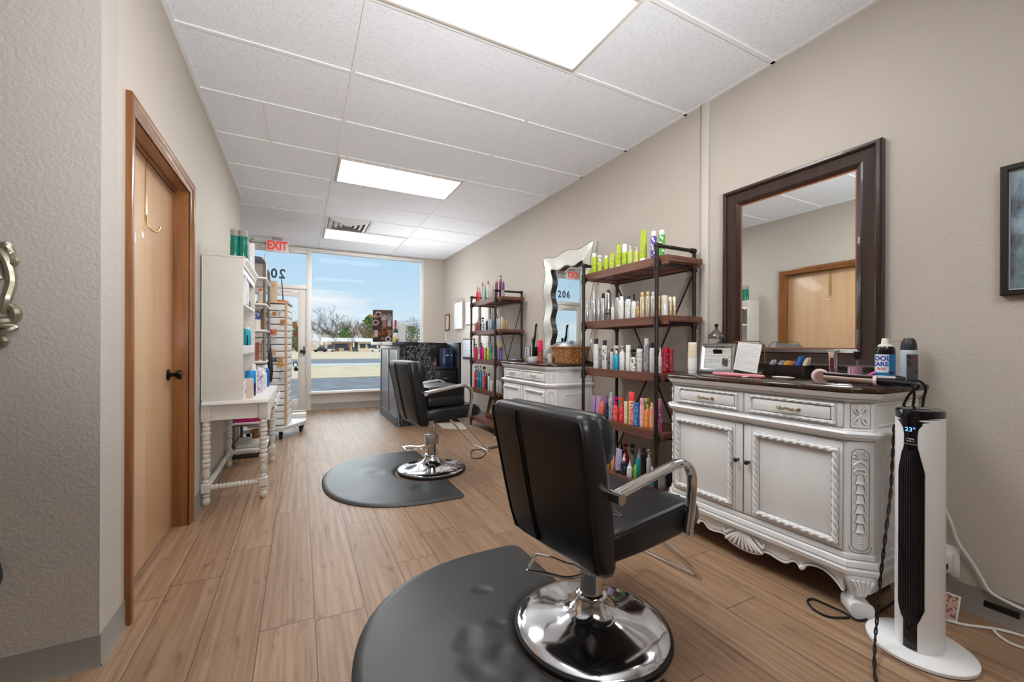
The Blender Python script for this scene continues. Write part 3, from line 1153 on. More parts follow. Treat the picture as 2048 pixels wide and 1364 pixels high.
# ------------------------------------------------------------------ wavy silver mirror
wm = thing('wavy_mirror', 'tall wall mirror with a wavy champagne silver frame behind the wicker basket', 'mirror', (XR - 0.002, 3.475, 0.945))
M_SILV = mat('champagne_silver', (216, 214, 206), 0.3, 0.3)
HW, HH, FW = 0.425, 1.155, 0.165


def wavy_loop(dy, dz0, dz1, amp, n=64, ph=0.0):
    """outline of half-width dy from z dz0..dz1, sides and top waved"""
    pts = []
    for i in range(n + 1):
        u = i / n
        pts.append((dy + amp * math.cos(2 * PI * 3.0 * u + ph), dz0 + (dz1 - dz0) * u))
    k = n // 2
    for i in range(1, k):
        u = i / k
        pts.append((dy - 2 * dy * u, dz1 + amp * 0.7 * (math.cos(2 * PI * 2.0 * u) - 1)))
    for i in range(n + 1):
        u = 1 - i / n
        pts.append((-dy - amp * math.cos(2 * PI * 3.0 * u + ph), dz0 + (dz1 - dz0) * u))
    for i in range(1, k):
        u = i / k
        pts.append((-dy + 2 * dy * u, dz0 + amp * 0.7 * (1 - math.cos(2 * PI * 2.0 * u))))
    return pts

def wring(off, h, amp=0.020):
    return [(-h, y, z) for y, z in wavy_loop(HW - off, off + 0.005, HH - off, amp)]

b = MB()
b.loft([wring(0.0, 0.001), wring(0.0, 0.030), wring(0.006, 0.040), wring(0.03, 0.046), wring(FW - 0.03, 0.040), wring(FW - 0.012, 0.045), wring(FW - 0.003, 0.042), wring(FW - 0.003, 0.001)], loop=True)
b.build('frame', M_SILV, wm, angle=30)
b = MB()
b.loft([[(-0.006, y, z) for y, z in wavy_loop(HW - FW + 0.004, FW, HH - FW + 0.006, 0.020)], [(-0.010, y, z) for y, z in wavy_loop(HW - FW + 0.004, FW, HH - FW + 0.006, 0.020)]])
b.build('mirror_glass', M_MIRROR, wm, angle=0)
b = MB()
b.tube([(-0.0405, y, z) for y, z in wavy_loop(HW - 0.006, 0.011, HH - 0.006, 0.020)], 0.0022, 5, closed=True)
b.build('antique_line', mat('dark_antique_line', (84, 78, 70), 0.6), wm)

b = MB()
b.loft([wring(FW - 0.003, 0.044), wring(FW + 0.004, 0.040), wring(FW + 0.004, 0.011), wring(FW - 0.003, 0.011)], loop=True)
b.build('inner_edge', mat('dark_pewter_edge', (70, 66, 64), 0.35, 0.5), wm)
# ================================================================== styling chairs and mats
def make_mat_thing(loc, label):
    """D-shaped anti-fatigue mat: flat side towards +x, notch for the chair base"""
    R, ns = 0.725, 40
    def outline(off, z):
        r = R - off
        xf = 1.075 - 1.02 - off                      # flat side
        pts = []
        nr = 0.302 + off
        a0 = math.acos(max(-1, min(1, (xf - 0.0) / nr)))
        # notch, from +y edge round to -y edge (through -x)
        for i in range(19):
            a = a0 + (2 * PI - 2 * a0) * i / 18
            pts.append((nr * math.cos(a), nr * math.sin(a), z))
        cr = 0.05
        pts.append((xf, -r + cr, z)); pts.append((xf - cr * 0.3, -r + cr * 0.3, z)); pts.append((xf - cr, -r, z))
        cx = -0.15
        for i in range(ns + 1):
            a = -PI / 2 - PI * i / ns
            # slightly squared circle
            ca, sa = math.cos(a), math.sin(a)
            q = 1.0 / (abs(ca) ** 2.35 + abs(sa) ** 2.35) ** (1 / 2.35)
            pts.append((cx + r * ca * q, r * sa * q, z))
        pts.append((xf - cr, r, z)); pts.append((xf - cr * 0.3, r - cr * 0.3, z)); pts.append((xf, r - cr, z))
        return pts
    b = MB()
    b.loft([outline(0.0, 0.0), outline(0.0, 0.005), outline(0.012, 0.013), outline(0.030, 0.018), outline(0.038, 0.0185)])
    k = NT('mat_rubber', 0.4)
    k.b.inputs['Base Color'].default_value = lin((50, 50, 51))
    n = k.noise(k.tc.outputs['Object'], 240, 2, 0.6)
    n2 = k.noise(k.tc.outputs['Object'], 5, 3, 0.5)
    h = k.math('MULTIPLY', n, 0.05)
    x, y, z = k.xyz()
    # worn dents pressed into the foam
    for dx, dy, rad in [(q[0], q[1], q[2] * 1.35) for q in DENTS]:
        d = k.math('SQRT', k.math('ADD', k.math('POWER', k.math('SUBTRACT', x, dx), 2), k.math('POWER', k.math('SUBTRACT', y, dy), 2)))
        s = k.math('MAXIMUM', 0.0, k.math('SUBTRACT', 1.0, k.math('DIVIDE', d, rad)))
        s = k.math('MULTIPLY', k.math('MULTIPLY', s, s), k.math('SUBTRACT', 3.0, k.math('MULTIPLY', s, 2.0)))
        h = k.math('SUBTRACT', h, s)
    k.bump(h, 0.55, 0.010)
    k.link(k.math('ADD', 0.34, k.math('MULTIPLY', n2, 0.14)), k.b.inputs['Roughness'])
    o = b.build('floor_mat', k.m, angle=40, loc=loc)
    return tag(o, label, 'mat', 'anti-fatigue mats')

DENTS = [(-0.475, 0.115, 0.050), (-0.445, 0.165, 0.045), (-0.49, 0.02, 0.05), (-0.475, -0.03, 0.05), (-0.41, 0.015, 0.045), (-0.37, 0.035, 0.04), (-0.31, 0.165, 0.032), (-0.335, 0.175, 0.03), (-0.305, 0.40, 0.035), (-0.28, 0.385, 0.03), (-0.44, -0.10, 0.05), (-0.37, -0.12, 0.045)]
make_mat_thing((1.02, 1.255, 0), 'black D-shaped rubber mat with dents under the nearest styling chair')
DENTS = [(-0.45, 0.1, 0.08), (-0.2, -0.42, 0.07)]
make_mat_thing((1.03, 3.475, 0), 'smooth black D-shaped rubber mat under the styling chair farther back')


def make_chair(name, label, loc, rotz, lift, seat_only=False):
    t = thing(name, label, 'styling chair', loc, rotz, 'hydraulic styling chairs')
    # chrome dome base
    b = MB()
    b.lathe([(0.0, 0.020), (0.285, 0.020), (0.288, 0.024), (0.282, 0.030), (0.250, 0.040), (0.200, 0.049), (0.150, 0.058), (0.110, 0.070), (0.085, 0.084), (0.066, 0.104), (0.054, 0.124), (0.052, 0.132), (0.0, 0.132)], 56)
    b.build('base', mat('worn_chrome', (216, 217, 220), 0.1, 1.0), t, angle=50)
    b = MB()
    b.lathe([(0.24, 0.001), (0.292, 0.001), (0.299, 0.008), (0.298, 0.020), (0.289, 0.026), (0.27, 0.022), (0.24, 0.018)], 56)
    b.build('base_rim', M_RUBBER, t)
    b = MB()
    b.lathe([(0.0, 0.128), (0.057, 0.128), (0.060, 0.138), (0.055, 0.146), (0.045, 0.150), (0.044, 0.154), (0.044, 0.32), (0.0, 0.32)], 28)
    b.build('pump_column', M_CHROME, t)
    b = MB()
    b.lathe([(0.0, 0.30), (0.019, 0.30), (0.019, 0.375 + lift), (0.0, 0.375 + lift)], 16)
    b.build('piston', M_CHROME, t)
    # pump housing and foot lever
    b = MB()
    b.box((-0.004, 0, 0.278), (0.100, 0.104, 0.085), 0.008)
    b.build('pump_housing', M_STEEL, t)
    b = MB()
    b.tube(smooth_path([(-0.03, -0.046, 0.27), (-0.09, -0.050, 0.252), (-0.17, -0.062, 0.262), (-0.232, -0.066, 0.262), (-0.240, -0.055, 0.262), (-0.240, 0.055, 0.262), (-0.232, 0.066, 0.262), (-0.17, 0.062, 0.262), (-0.09, 0.050, 0.252), (-0.03, 0.046, 0.27)], 5), 0.0065, 8)
    b.xform(Matrix.Translation((0, 0, -0.045)) @ Matrix.Rotation(math.radians(-52 if not seat_only else -8), 4, 'Z'))
    b.build('foot_lever', M_CHROME, t)
    # seat
    z = lift
    b = MB()
    secs = []
    # profile along x : (x, top, bottom, half width)
    for x, zt, zb, hw in ((-0.165, 0.475, 0.398, 0.215), (-0.14, 0.486, 0.388, 0.236), (0.0, 0.496, 0.385, 0.240), (0.15, 0.502, 0.387, 0.242), (0.25, 0.506, 0.390, 0.242), (0.31, 0.503, 0.394, 0.240), (0.35, 0.488, 0.400, 0.234), (0.372, 0.462, 0.406, 0.222), (0.378, 0.440, 0.420, 0.205)):
        h = zt - zb
        secs.append([(x, u, (zt + zb) / 2 + v + z) for u, v in rrect(2 * hw, h, min(0.028, h * 0.45), 4)])
    b.loft(secs)
    st = b.build('seat', M_LEATHER, t, angle=50)
    b = MB()
    for s in (-1, 1):
        b.tube([(x, s * (hw - 0.010), zt - 0.002 + z) for x, zt, hw in ((-0.14, 0.484, 0.236), (0.0, 0.494, 0.240), (0.15, 0.500, 0.242), (0.25, 0.504, 0.242), (0.31, 0.500, 0.240))], 0.005, 6)
    for k in range(5):
        b.tube([(-0.10 + 0.09 * k, -0.16, 0.4945 + z), (-0.02 + 0.09 * k, 0.16, 0.4945 + z)], 0.003, 5)
        b.tube([(-0.02 + 0.09 * k, -0.16, 0.4945 + z), (-0.10 + 0.09 * k, 0.16, 0.4945 + z)], 0.003, 5)
    b.build('stitching', mat('black_piping', (14, 14, 15), 0.4), st)
    MB().box2(-0.13, 0.20, -0.10, 0.10, 0.366 + z, 0.392 + z, 0.006).build('seat_plate', mat('dark_steel_plate', (48, 48, 50), 0.4, 0.6), t)
    # back: lofted upholstered shell
    b = MB()
    rows = [(0.345, -0.150, 0.030, 0.190, 0.02), (0.352, -0.152, 0.070, 0.224, 0.03), (0.375, -0.160, 0.096, 0.232, 0.035), (0.45, -0.176, 0.108, 0.238, 0.035), (0.56, -0.198, 0.112, 0.244, 0.035), (0.68, -0.222, 0.110, 0.250, 0.035),
            (0.78, -0.244, 0.106, 0.254, 0.035), (0.84, -0.258, 0.100, 0.255, 0.035), (0.868, -0.264, 0.088, 0.250, 0.035), (0.884, -0.266, 0.062, 0.238, 0.028), (0.889, -0.266, 0.030, 0.215, 0.014)]
    b.loft([[(cx + v, u, zz + z) for u, v in rrect(2 * hw, dp, rr, 4)] for zz, cx, dp, hw, rr in rows])
    bk = b.build('backrest', M_LEATHER, t, angle=60)
    # rolled head cushion on the front of the back
    b = MB()
    hr = [(-0.252, 0.02), (-0.246, 0.045), (-0.225, 0.056), (0.225, 0.056), (0.246, 0.045), (0.252, 0.02)]
    b.loft([[(-0.200 + rr * 0.95 * math.cos(a), yy, 0.800 + z + rr * 1.55 * math.sin(a) - 0.30 * rr * math.cos(a)) for a in [2 * PI * i / 18 for i in range(18)]] for yy, rr in hr])
    b.build('head_cushion', M_LEATHER, bk, angle=60)
    # piping and seams on the rear panel
    b = MB()
    rear = [(zz + z, cx - dp / 2 - 0.001, hw) for zz, cx, dp, hw, rr in rows[2:9]]
    loop = [(x + 0.006, -(hw - 0.012), zz) for zz, x, hw in rear] + [(x + 0.006, hw - 0.012, zz) for zz, x, hw in reversed(rear)]
    b.tube(loop, 0.0055, 6, closed=True)
    for off in (0.068, 0.082):
        b.tube([(x - 0.0005, off * (hw / 0.25), zz) for zz, x, hw in rear], 0.0042, 6)
    b.build('piping', mat('black_piping', (14, 14, 15), 0.4), bk)
    # chrome arms
    for s in (-1, 1):
        y = s * 0.258
        b = MB()
        b.tube(smooth_path([(-0.175, y, 0.628 + z), (-0.10, y, 0.640 + z), (0.05, y, 0.662 + z), (0.16, y, 0.676 + z), (0.215, y, 0.668 + z), (0.252, y, 0.636 + z), (0.262, y, 0.590 + z), (0.254, y, 0.520 + z), (0.240, y, 0.445 + z), (0.234, y, 0.412 + z)], 5), 0.0195, 14, flat=(0.85, 1.0))
        a = b.build('armrest', M_CHROME, t, angle=60)
        b = MB()
        b.tube([(-0.175, s * 0.20, 0.628 + z), (-0.175, s * 0.290, 0.628 + z)], 0.0185, 14)
        b.build('arm_mount', M_CHROME, a)
        b = MB()
        b.tube([(0.234, s * 0.225, 0.416 + z), (0.234, s * 0.275, 0.416 + z)], 0.013, 12)
        b.build('arm_bolt', M_STEEL, a)
    # footrest loop
    b = MB()
    b.tube([(0.14, -0.146, 0.390 + z), (0.20, -0.149, 0.372 + z), (0.500, -0.156, 0.112 + z * 0.3), (0.512, -0.150, 0.100 + z * 0.3), (0.514, -0.134, 0.098 + z * 0.3), (0.514, 0.134, 0.098 + z * 0.3), (0.512, 0.150, 0.100 + z * 0.3), (0.500, 0.156, 0.112 + z * 0.3), (0.20, 0.149, 0.372 + z), (0.14, 0.146, 0.390 + z)], 0.0095, 10)
    b.build('footrest', M_CHROME, t)
    return t


CHAIR1 = make_chair('styling_chair', 'black styling chair seen from behind in the foreground, on a chrome disc base', (1.02, 1.262, 0), math.radians(8), 0.0)
CHAIR2 = make_chair('styling_chair', 'black styling chair farther back with a thick booster block on its seat', (1.045, 3.50, 0), math.radians(7), 0.085, True)
# booster block on the rear chair
b = MB()
b.loft([[(x, y, zz) for x, y in rrect(0.36 - i, 0.43 - i, 0.03, 4, 0.045, 0)] for zz, i in ((0.0, 0.012), (0.008, 0.0), (0.075, 0.0), (0.079, 0.006), (0.083, 0.0), (0.150, 0.0), (0.160, 0.008), (0.165, 0.03))])
bo = b.build('booster_cushion', M_LEATHER, angle=50, loc=(1.045, 3.50, 0.590), rot=(0, 0, math.radians(7)))
tag(bo, 'thick black booster cushion lying on the seat of the rear styling chair', 'cushion')
# ================================================================== the street outside
def ground_mat(name, c1, c2, c3, scale, rough=0.9):
    k = NT(name, rough)
    n = k.noise(k.tc.outputs['Object'], scale, 6, 0.65)
    n2 = k.noise(k.tc.outputs['Object'], scale * 0.12, 4, 0.6)
    c = k.ramp(n, [(0.35, c1), (0.5, c2), (0.68, c3)])
    c = k.mix(k.math('MULTIPLY', n2, 0.4), c, c1)
    k.color(c)
    return k.m

M_ASPH = ground_mat('worn_asphalt', (92, 93, 98), (112, 113, 118), (132, 132, 135), 1.6)
M_ROAD = ground_mat('road_asphalt', (96, 97, 104), (112, 114, 121), (126, 127, 132), 0.8)
M_CONC = ground_mat('pale_concrete', (176, 174, 170), (196, 194, 190), (210, 208, 203), 2.0)


def grass_mat(name, c1, c2, c3, c4, y_green0, y_green1):
    k = NT(name, 0.95)
    x, y, z = k.xyz()
    n = k.noise(k.comb(k.math('MULTIPLY', x, 0.8), k.math('MULTIPLY', y, 2.2), 0), 1.0, 6, 0.7)
    c = k.ramp(n, [(0.32, c1), (0.5, c2), (0.66, c3)])
    n2 = k.noise(k.comb(k.math('MULTIPLY', x, 0.25), k.math('MULTIPLY', y, 0.6), 4.0), 1.0, 4, 0.6)
    band = k.math('MULTIPLY', k.math('GREATER_THAN', y, y_green0), k.math('LESS_THAN', y, y_green1))
    f = k.math('MULTIPLY', band, k.math('GREATER_THAN', n2, 0.55))
    c = k.mix(k.math('MULTIPLY', f, 0.8), c, c4)
    k.color(c)
    return k.m

M_VERGE = grass_mat('dry_verge_grass', (186, 160, 122), (210, 184, 146), (224, 202, 168), (176, 174, 96), 30, 34)
M_LAWN = grass_mat('dry_lawn_grass', (190, 162, 124), (214, 186, 148), (226, 204, 170), (190, 180, 116), 52, 60)
GZ = -0.45


def sheet(name, x0, x1, y0, y1, m, z):
    b = MB()
    b.box2(x0, x1, y0, y1, z - 0.3, z)
    return struct(b.build(name, m, angle=0))

sheet('parking_lot', -60, 60, YF + 0.17, 21.1, M_ASPH, GZ)
sheet('verge', -120, 120, 21.1, 33.6, M_VERGE, GZ + 0.02)
sheet('road_curb', -160, 160, 33.6, 37.6, M_CONC, GZ + 0.03)
sheet('road', -160, 160, 37.6, 51.5, M_ROAD, GZ - 0.01)
sheet('lawn', -260, 260, 51.5, 340, M_LAWN, GZ)


def ground_at(px, Y):
    d = ray(px, 690)
    return d.x / d.y * Y

# houses far across the road
M_BRICK = mat('pale_brick', (206, 176, 150), 0.85, mottle=(1.2, (188, 154, 128), 0.2))
M_SIDING = mat('cream_siding', (226, 206, 176), 0.8)
M_ROOF = mat('pale_roof', (226, 226, 226), 0.6)
M_ROOFD = mat('grey_shingle', (150, 142, 138), 0.8)
M_WIN = mat('dark_window_glass', (58, 66, 76), 0.2)


def house(label, px0, px1, Y, h, m_wall, m_roof, wins, depth=9.0):
    x0, x1 = ground_at(px0, Y), ground_at(px1, Y)
    t = thing('house', label, 'house', ((x0 + x1) / 2, Y, GZ), 0, 'houses across the road')
    hw = (x1 - x0) / 2
    MB().box2(-hw, hw, 0, depth, 0, h).build('walls', m_wall, t, angle=0)
    b = MB()
    b.loft([[(x, -0.9, h - 0.05), (x, -0.9, h + 0.20), (x, depth / 2, h + 1.15), (x, depth + 0.9, h + 0.2), (x, depth + 0.9, h - 0.05)] for x in (-hw - 0.7, hw + 0.7)])
    b.build('roof', m_roof, t, angle=0)
    for u, wd, zz, hh in wins:
        f = MB().box2(-hw + u * 2 * hw - wd / 2, -hw + u * 2 * hw + wd / 2, -0.06, 0.02, zz, zz + hh).build('window', M_WIN, t, angle=0)
    return t

house('long pale brick house with white roof edge at the left of the shop window', 650, 704, 124, 2.7, M_BRICK, M_ROOF, [(0.2, 1.6, 0.9, 1.2), (0.5, 3.0, 0.9, 1.2), (0.8, 1.4, 0.2, 2.0)])
house('long cream house with white roof edge seen behind the small red trees', 716, 792, 124, 2.7, M_SIDING, M_ROOF, [(0.12, 1.6, 0.9, 1.2), (0.36, 2.6, 0.9, 1.2), (0.62, 2.0, 0.9, 1.2)])
house('small pale house beyond the glass entry door', 560, 634, 128, 2.6, M_SIDING, M_ROOFD, [(0.3, 1.4, 0.9, 1.2), (0.7, 1.4, 0.9, 1.2)])

# parked cars
M_TYRE = mat('tyre', (26, 26, 27), 0.8)


def car(label, px, Y, rgb, suv=False, rz=0.0):
    t = thing('car', label, 'car', (ground_at(px, Y), Y, GZ), rz, 'parked cars across the road')
    t.scale = (0.68,) * 3
    L, H = 2.25, (1.75 if suv else 1.42)
    side = [(-L, 0.35), (-L, 0.85), (-L + 0.25, 0.95), (-1.3, 1.0), (-0.75, H), (0.9, H), (1.45 if not suv else 1.95, 1.0), (L - 0.1, 0.92), (L, 0.75), (L, 0.35)]
    b = MB()
    b.loft([[(x, y, z) for x, z in side] for y in (-0.86, 0.86)])
    b.build('body', mat('car_paint', rgb, 0.25, coat=0.5), t, angle=30)
    g = MB()
    gl = [(-1.22, 1.02), (-0.74, H - 0.07), (0.86, H - 0.07), (1.36 if not suv else 1.8, 1.02)]
    g.loft([[(x, y, z) for x, z in gl] for y in (-0.875, 0.875)])
    g.build('side_glass', M_WIN, t, angle=0)
    for sx in (-1.4, 1.4):
        for sy in (-0.8, 0.8):
            MB().lathe([(0.0, -0.1), (0.33, -0.1), (0.33, 0.1), (0.0, 0.1)], 14, (sx, sy, 0.33), 'y').build('wheel', M_TYRE, t)
    return t

car('dark pickup parked at the far left of the shop window', 640.5, 108, (40, 40, 44), True, 0.2)
car('white car parked in front of the brick house', 656, 114, (238, 238, 240), False, 0.1)
car('dark car half hidden by the small red tree', 670, 118, (60, 58, 60), False, 1.2)
car('black car in front of the cream house', 711, 116, (34, 34, 38), True, 1.4)
car('white car parked next to the jewellery stand as seen from inside', 752, 114, (240, 240, 242), False, 0.0)

# trees
M_BARK = mat('grey_bark', (122, 110, 100), 0.9, mottle=(2, (142, 130, 120), 0.2))
M_BARKR = mat('reddish_twigs', (150, 108, 92), 0.9, mottle=(2, (164, 126, 108), 0.2))
M_LEAF = mat('evergreen_leaves', (84, 122, 52), 0.8, mottle=(0.8, (120, 150, 74), 0.25))
M_LEAFD = mat('dull_green_leaves', (104, 112, 66), 0.8, mottle=(0.8, (132, 136, 88), 0.25))


def limb(b, p, d, L, r, lvl, rng, spread):
    n = 3
    pts, rs = [p.copy()], [r]
    q, dd = p.copy(), d.copy()
    for i in range(n):
        dd = (dd + Vector((rng.uniform(-.16, .16), rng.uniform(-.16, .16), rng.uniform(-.03, .12)))).normalized()
        q = q + dd * (L / n)
        pts.append(q.copy())
        rs.append(r * (1 - 0.45 * (i + 1) / n))
    b.tube(pts, rs, 3 if lvl > 1 else 5)
    if lvl >= 5:
        return
    for i in range(3 if lvl < 4 else 2):
        a = rng.uniform(0, 2 * PI)
        tilt = rng.uniform(0.35, 0.85) * spread
        ax = dd.orthogonal().normalized()
        nd = (Matrix.Rotation(a, 3, dd) @ (Matrix.Rotation(tilt, 3, ax) @ dd)).normalized()
        k = rng.choice((1, 2, 3, 3))
        limb(b, pts[k], nd, L * rng.uniform(0.58, 0.8), max(rs[k] * 0.62, 0.035), lvl + 1, rng, spread)


def bare_tree(seed, m, H, spread):
    rng = random.Random(seed)
    t = thing('bare_tree', '', 'tree', (0, 0, 0), 0, 'trees beyond the road')
    b = MB()
    b.tube([(0, 0, 0), (0.05, 0, H * 0.16), (0.0, 0.1, H * 0.26)], [0.30, 0.24, 0.20], 6)
    b.build('trunk', m, t)
    b = MB()
    for i in range(4):
        a = i * PI / 2 + rng.uniform(-.4, .4)
        limb(b, Vector((0, 0.05, H * (0.18 + 0.025 * i))), Vector((math.cos(a) * 0.5 * spread, math.sin(a) * 0.5 * spread, 1)).normalized(), H * 0.30, 0.14, 1, rng, spread)
    b.build('branches', m, t)
    return t

TREES = {}
def put_bare(kind, px, Y, H, label, rz):
    if kind not in TREES:
        TREES[kind] = bare_tree(*{'tall': (3, M_BARK, 10.0, 0.9), 'wide': (11, M_BARK, 10.0, 1.15), 'red': (21, M_BARKR, 10.0, 1.1)}[kind])
        t = TREES[kind]
        t.location = (ground_at(px, Y), Y, GZ)
        t.rotation_euler = (0, 0, rz)
    else:
        t = dup(TREES[kind], (ground_at(px, Y), Y, GZ), rz)
    t['label'] = label
    t.scale = (H / 10.0,) * 3
    return t

put_bare('red', 640, 141, 10.5, 'reddish bare tree at the far left edge of the shop window', 0.3)
put_bare('tall', 664, 142, 14.5, 'tallest bare grey tree in the left half of the shop window', 1.0)
put_bare('wide', 704, 150, 13.0, 'wide bare grey tree in the middle of the left half of the window', 2.0)
put_bare('wide', 681, 158, 12.5, 'bare tree between the tallest tree and the wide grey tree', 3.6)
put_bare('tall', 722, 143, 10.5, 'bare tree just left of the green evergreen', 2.6)
put_bare('red', 716, 139, 8.5, 'small reddish bare tree below the wide grey tree', 4.0)
put_bare('red', 700, 110, 4.2, 'small red tree standing in front of the cream house', 1.2)
put_bare('red', 667, 111, 4.6, 'small red tree standing in front of the brick house', 5.1)
put_bare('wide', 806, 141, 12.5, 'bare tree right of the small white case on the counter', 0.5)
put_bare('tall', 834, 140, 11.5, 'bare tree at the right edge of the shop window', 1.9)
put_bare('wide', 592, 145, 12.0, 'bare tree seen through the glass entry door', 2.9)
put_bare('tall', 774, 150, 12.5, 'bare tree hidden behind the jewellery stand', 0.9)

put_bare('tall', 652, 150, 12.5, 'bare tree between the reddish tree and the tallest tree', 4.4)
put_bare('wide', 694, 160, 14.0, 'bare tree behind the round green bush', 5.2)
put_bare('red', 730, 136, 9.5, 'reddish bare tree in front of the green evergreen', 0.2)
put_bare('tall', 820, 150, 12.5, 'bare tree behind the dull green tree at the right', 3.3)


def leafy(label, px, Y, H, W, m, seed, trunk=True, z0=0.25):
    rng = random.Random(seed)
    t = thing('evergreen_tree' if trunk else 'green_bush', label, 'tree' if trunk else 'bush', (ground_at(px, Y), Y, GZ))
    if trunk:
        MB().tube([(0, 0, 0), (0.1, 0, H * 0.5), (0, 0, H * 0.8)], [0.28, 0.2, 0.08], 6).build('trunk', M_BARK, t)
    b = MB()
    for i in range(900):
        a, u = rng.uniform(0, 2 * PI), rng.random() ** 0.5
        zz = rng.uniform(z0, 1.0)
        prof = math.sin(PI * min(1.0, (zz - z0) / (1 - z0) * 0.85 + 0.12)) ** 0.7
        lump = 1 + 0.25 * math.sin(3 * a + 9 * zz + seed)
        r = W / 2 * prof * u * lump
        c = Vector((r * math.cos(a), r * math.sin(a), H * zz))
        s = 0.034 * H * rng.uniform(0.7, 1.4)
        n = Vector((rng.uniform(-1, 1), rng.uniform(-1, 1), rng.uniform(-0.3, 1))).normalized()
        u1 = n.orthogonal().normalized() * s
        v1 = n.cross(u1).normalized() * s * 0.7
        b.poly([c - u1, c + v1, c + u1, c - v1])
    b.build('foliage', m, t, angle=0, recalc=False)
    return t

leafy('tall green evergreen just left of the jewellery stand', 741, 142, 11.8, 6.5, M_LEAF, 5)
leafy('dull green tree in the right half of the shop window', 822, 132, 8.0, 9.5, M_LEAFD, 9, True, 0.1)
leafy('round bright green bush above the house roofs', 692, 142, 7.5, 5.0, M_LEAF, 13, False, 0.1)
leafy('low dull green tree behind the brick house', 652, 143, 6.5, 9.0, M_LEAFD, 17, True, 0.1)
leafy('dull green tree behind the wide bare tree', 676, 165, 6.5, 9.0, M_LEAFD, 23, True, 0.1)
leafy('dark green tree seen low through the glass entry door', 594, 118, 6.5, 3.5, M_LEAFD, 29, True, 0.05)
# ================================================================== pipe shelving with hair products
TIERS = (1.700, 1.305, 0.922, 0.530, 0.145)


def make_shelf(label, loc):
    t = thing('pipe_shelf', label, 'shelf', loc, 0, 'wood and iron pipe shelves')
    XF, XB, YE = -0.18, 0.18, 0.385
    for i, z in enumerate(TIERS):
        b = MB()
        y0 = -0.455 if i < 2 else -0.42
        b.loft([[(x, y, zz) for y, zz in rrect(0.44 - y0, 0.040, 0.006, 2, (0.44 + y0) / 2, z - 0.020)] for x in (-0.155, 0.175)])
        for x in (-0.142, 0.160):
            b.box2(x - 0.012, x + 0.012, y0 + 0.01, 0.43, z - 0.058, z - 0.039, 0.002)
        for y in (-0.36, -0.12, 0.12, 0.36):
            b.box2(-0.142, 0.160, y - 0.011, y + 0.011, z - 0.055, z - 0.039, 0.002)
        b.build('shelf_board', M_PLANK, t)
    for sx, x in ((-1, XF), (1, XB)):
        for sy in (-1, 1):
            b = MB()
            y = sy * YE
            b.tube([(x, y, 0.012), (x, y, 1.765)], 0.0135, 12)
            for z in TIERS:
                b.tube([(x, y, z - 0.075), (x, y, z - 0.018)], 0.0185, 12)
                b.tube([(x, y, z - 0.079), (x, y, z - 0.073)], 0.021, 12)
                b.tube([(x, y, z - 0.020), (x, y, z - 0.014)], 0.021, 12)
                b.tube([(x, y, z - 0.046), (x - sx * 0.035, y, z - 0.046)], 0.0175, 12)
            b.ball((x, y, 1.768), 0.019, 12, 8)
            b.tube([(x, y, 1.768), (x - sx * 0.03, y, 1.768)], 0.018, 12)
            p = b.build('post', M_PIPE, t)
            MB().lathe([(0.0, 0.0), (0.020, 0.0), (0.021, 0.006), (0.014, 0.014), (0.0, 0.015)], 12, (x, y, 0)).build('foot_pad', mat('pale_foot_pad', (196, 188, 176), 0.6), p)
    for sy in (-1, 1):
        y = sy * YE
        b = MB()
        b.tube([(XF, y, 1.768), (XB, y, 1.768)], 0.0125, 12)
        b.build('top_rail', M_PIPE, t)
        for z in TIERS:
            b = MB()
            b.tube([(XF, y, z - 0.046), (XB, y, z - 0.046)], 0.0125, 12)
            b.build('cross_pipe', M_PIPE, t)
    b = MB()
    b.tube([(XB + 0.002, -YE, 1.645), (XB + 0.002, YE, 1.645)], 0.011, 10)
    b.build('back_pipe', M_PIPE, t)
    for sy in (-1, 1):
        b = MB()
        b.tube([(XB + (0.006 if sy > 0 else -0.003), sy * (YE - 0.01), 1.60), (XB + (0.006 if sy > 0 else -0.003), -sy * (YE - 0.01), 0.22)], 0.0085, 8, flat=(1.0, 0.45))
        b.build('brace', M_PIPE, t)
    return t


SH1C, SH2C = (2.28, 2.325), (2.28, 4.79)
SHELF1 = make_shelf('tall five-tier wood and iron pipe shelf between the two sideboards', (SH1C[0], SH1C[1], 0))
SHELF2 = dup(SHELF1, (SH2C[0], SH2C[1], 0), label='five-tier wood and iron pipe shelf farther back, left of the wavy mirror')

# ------------------------------------------------------------------ bottles
_PRINT = {}


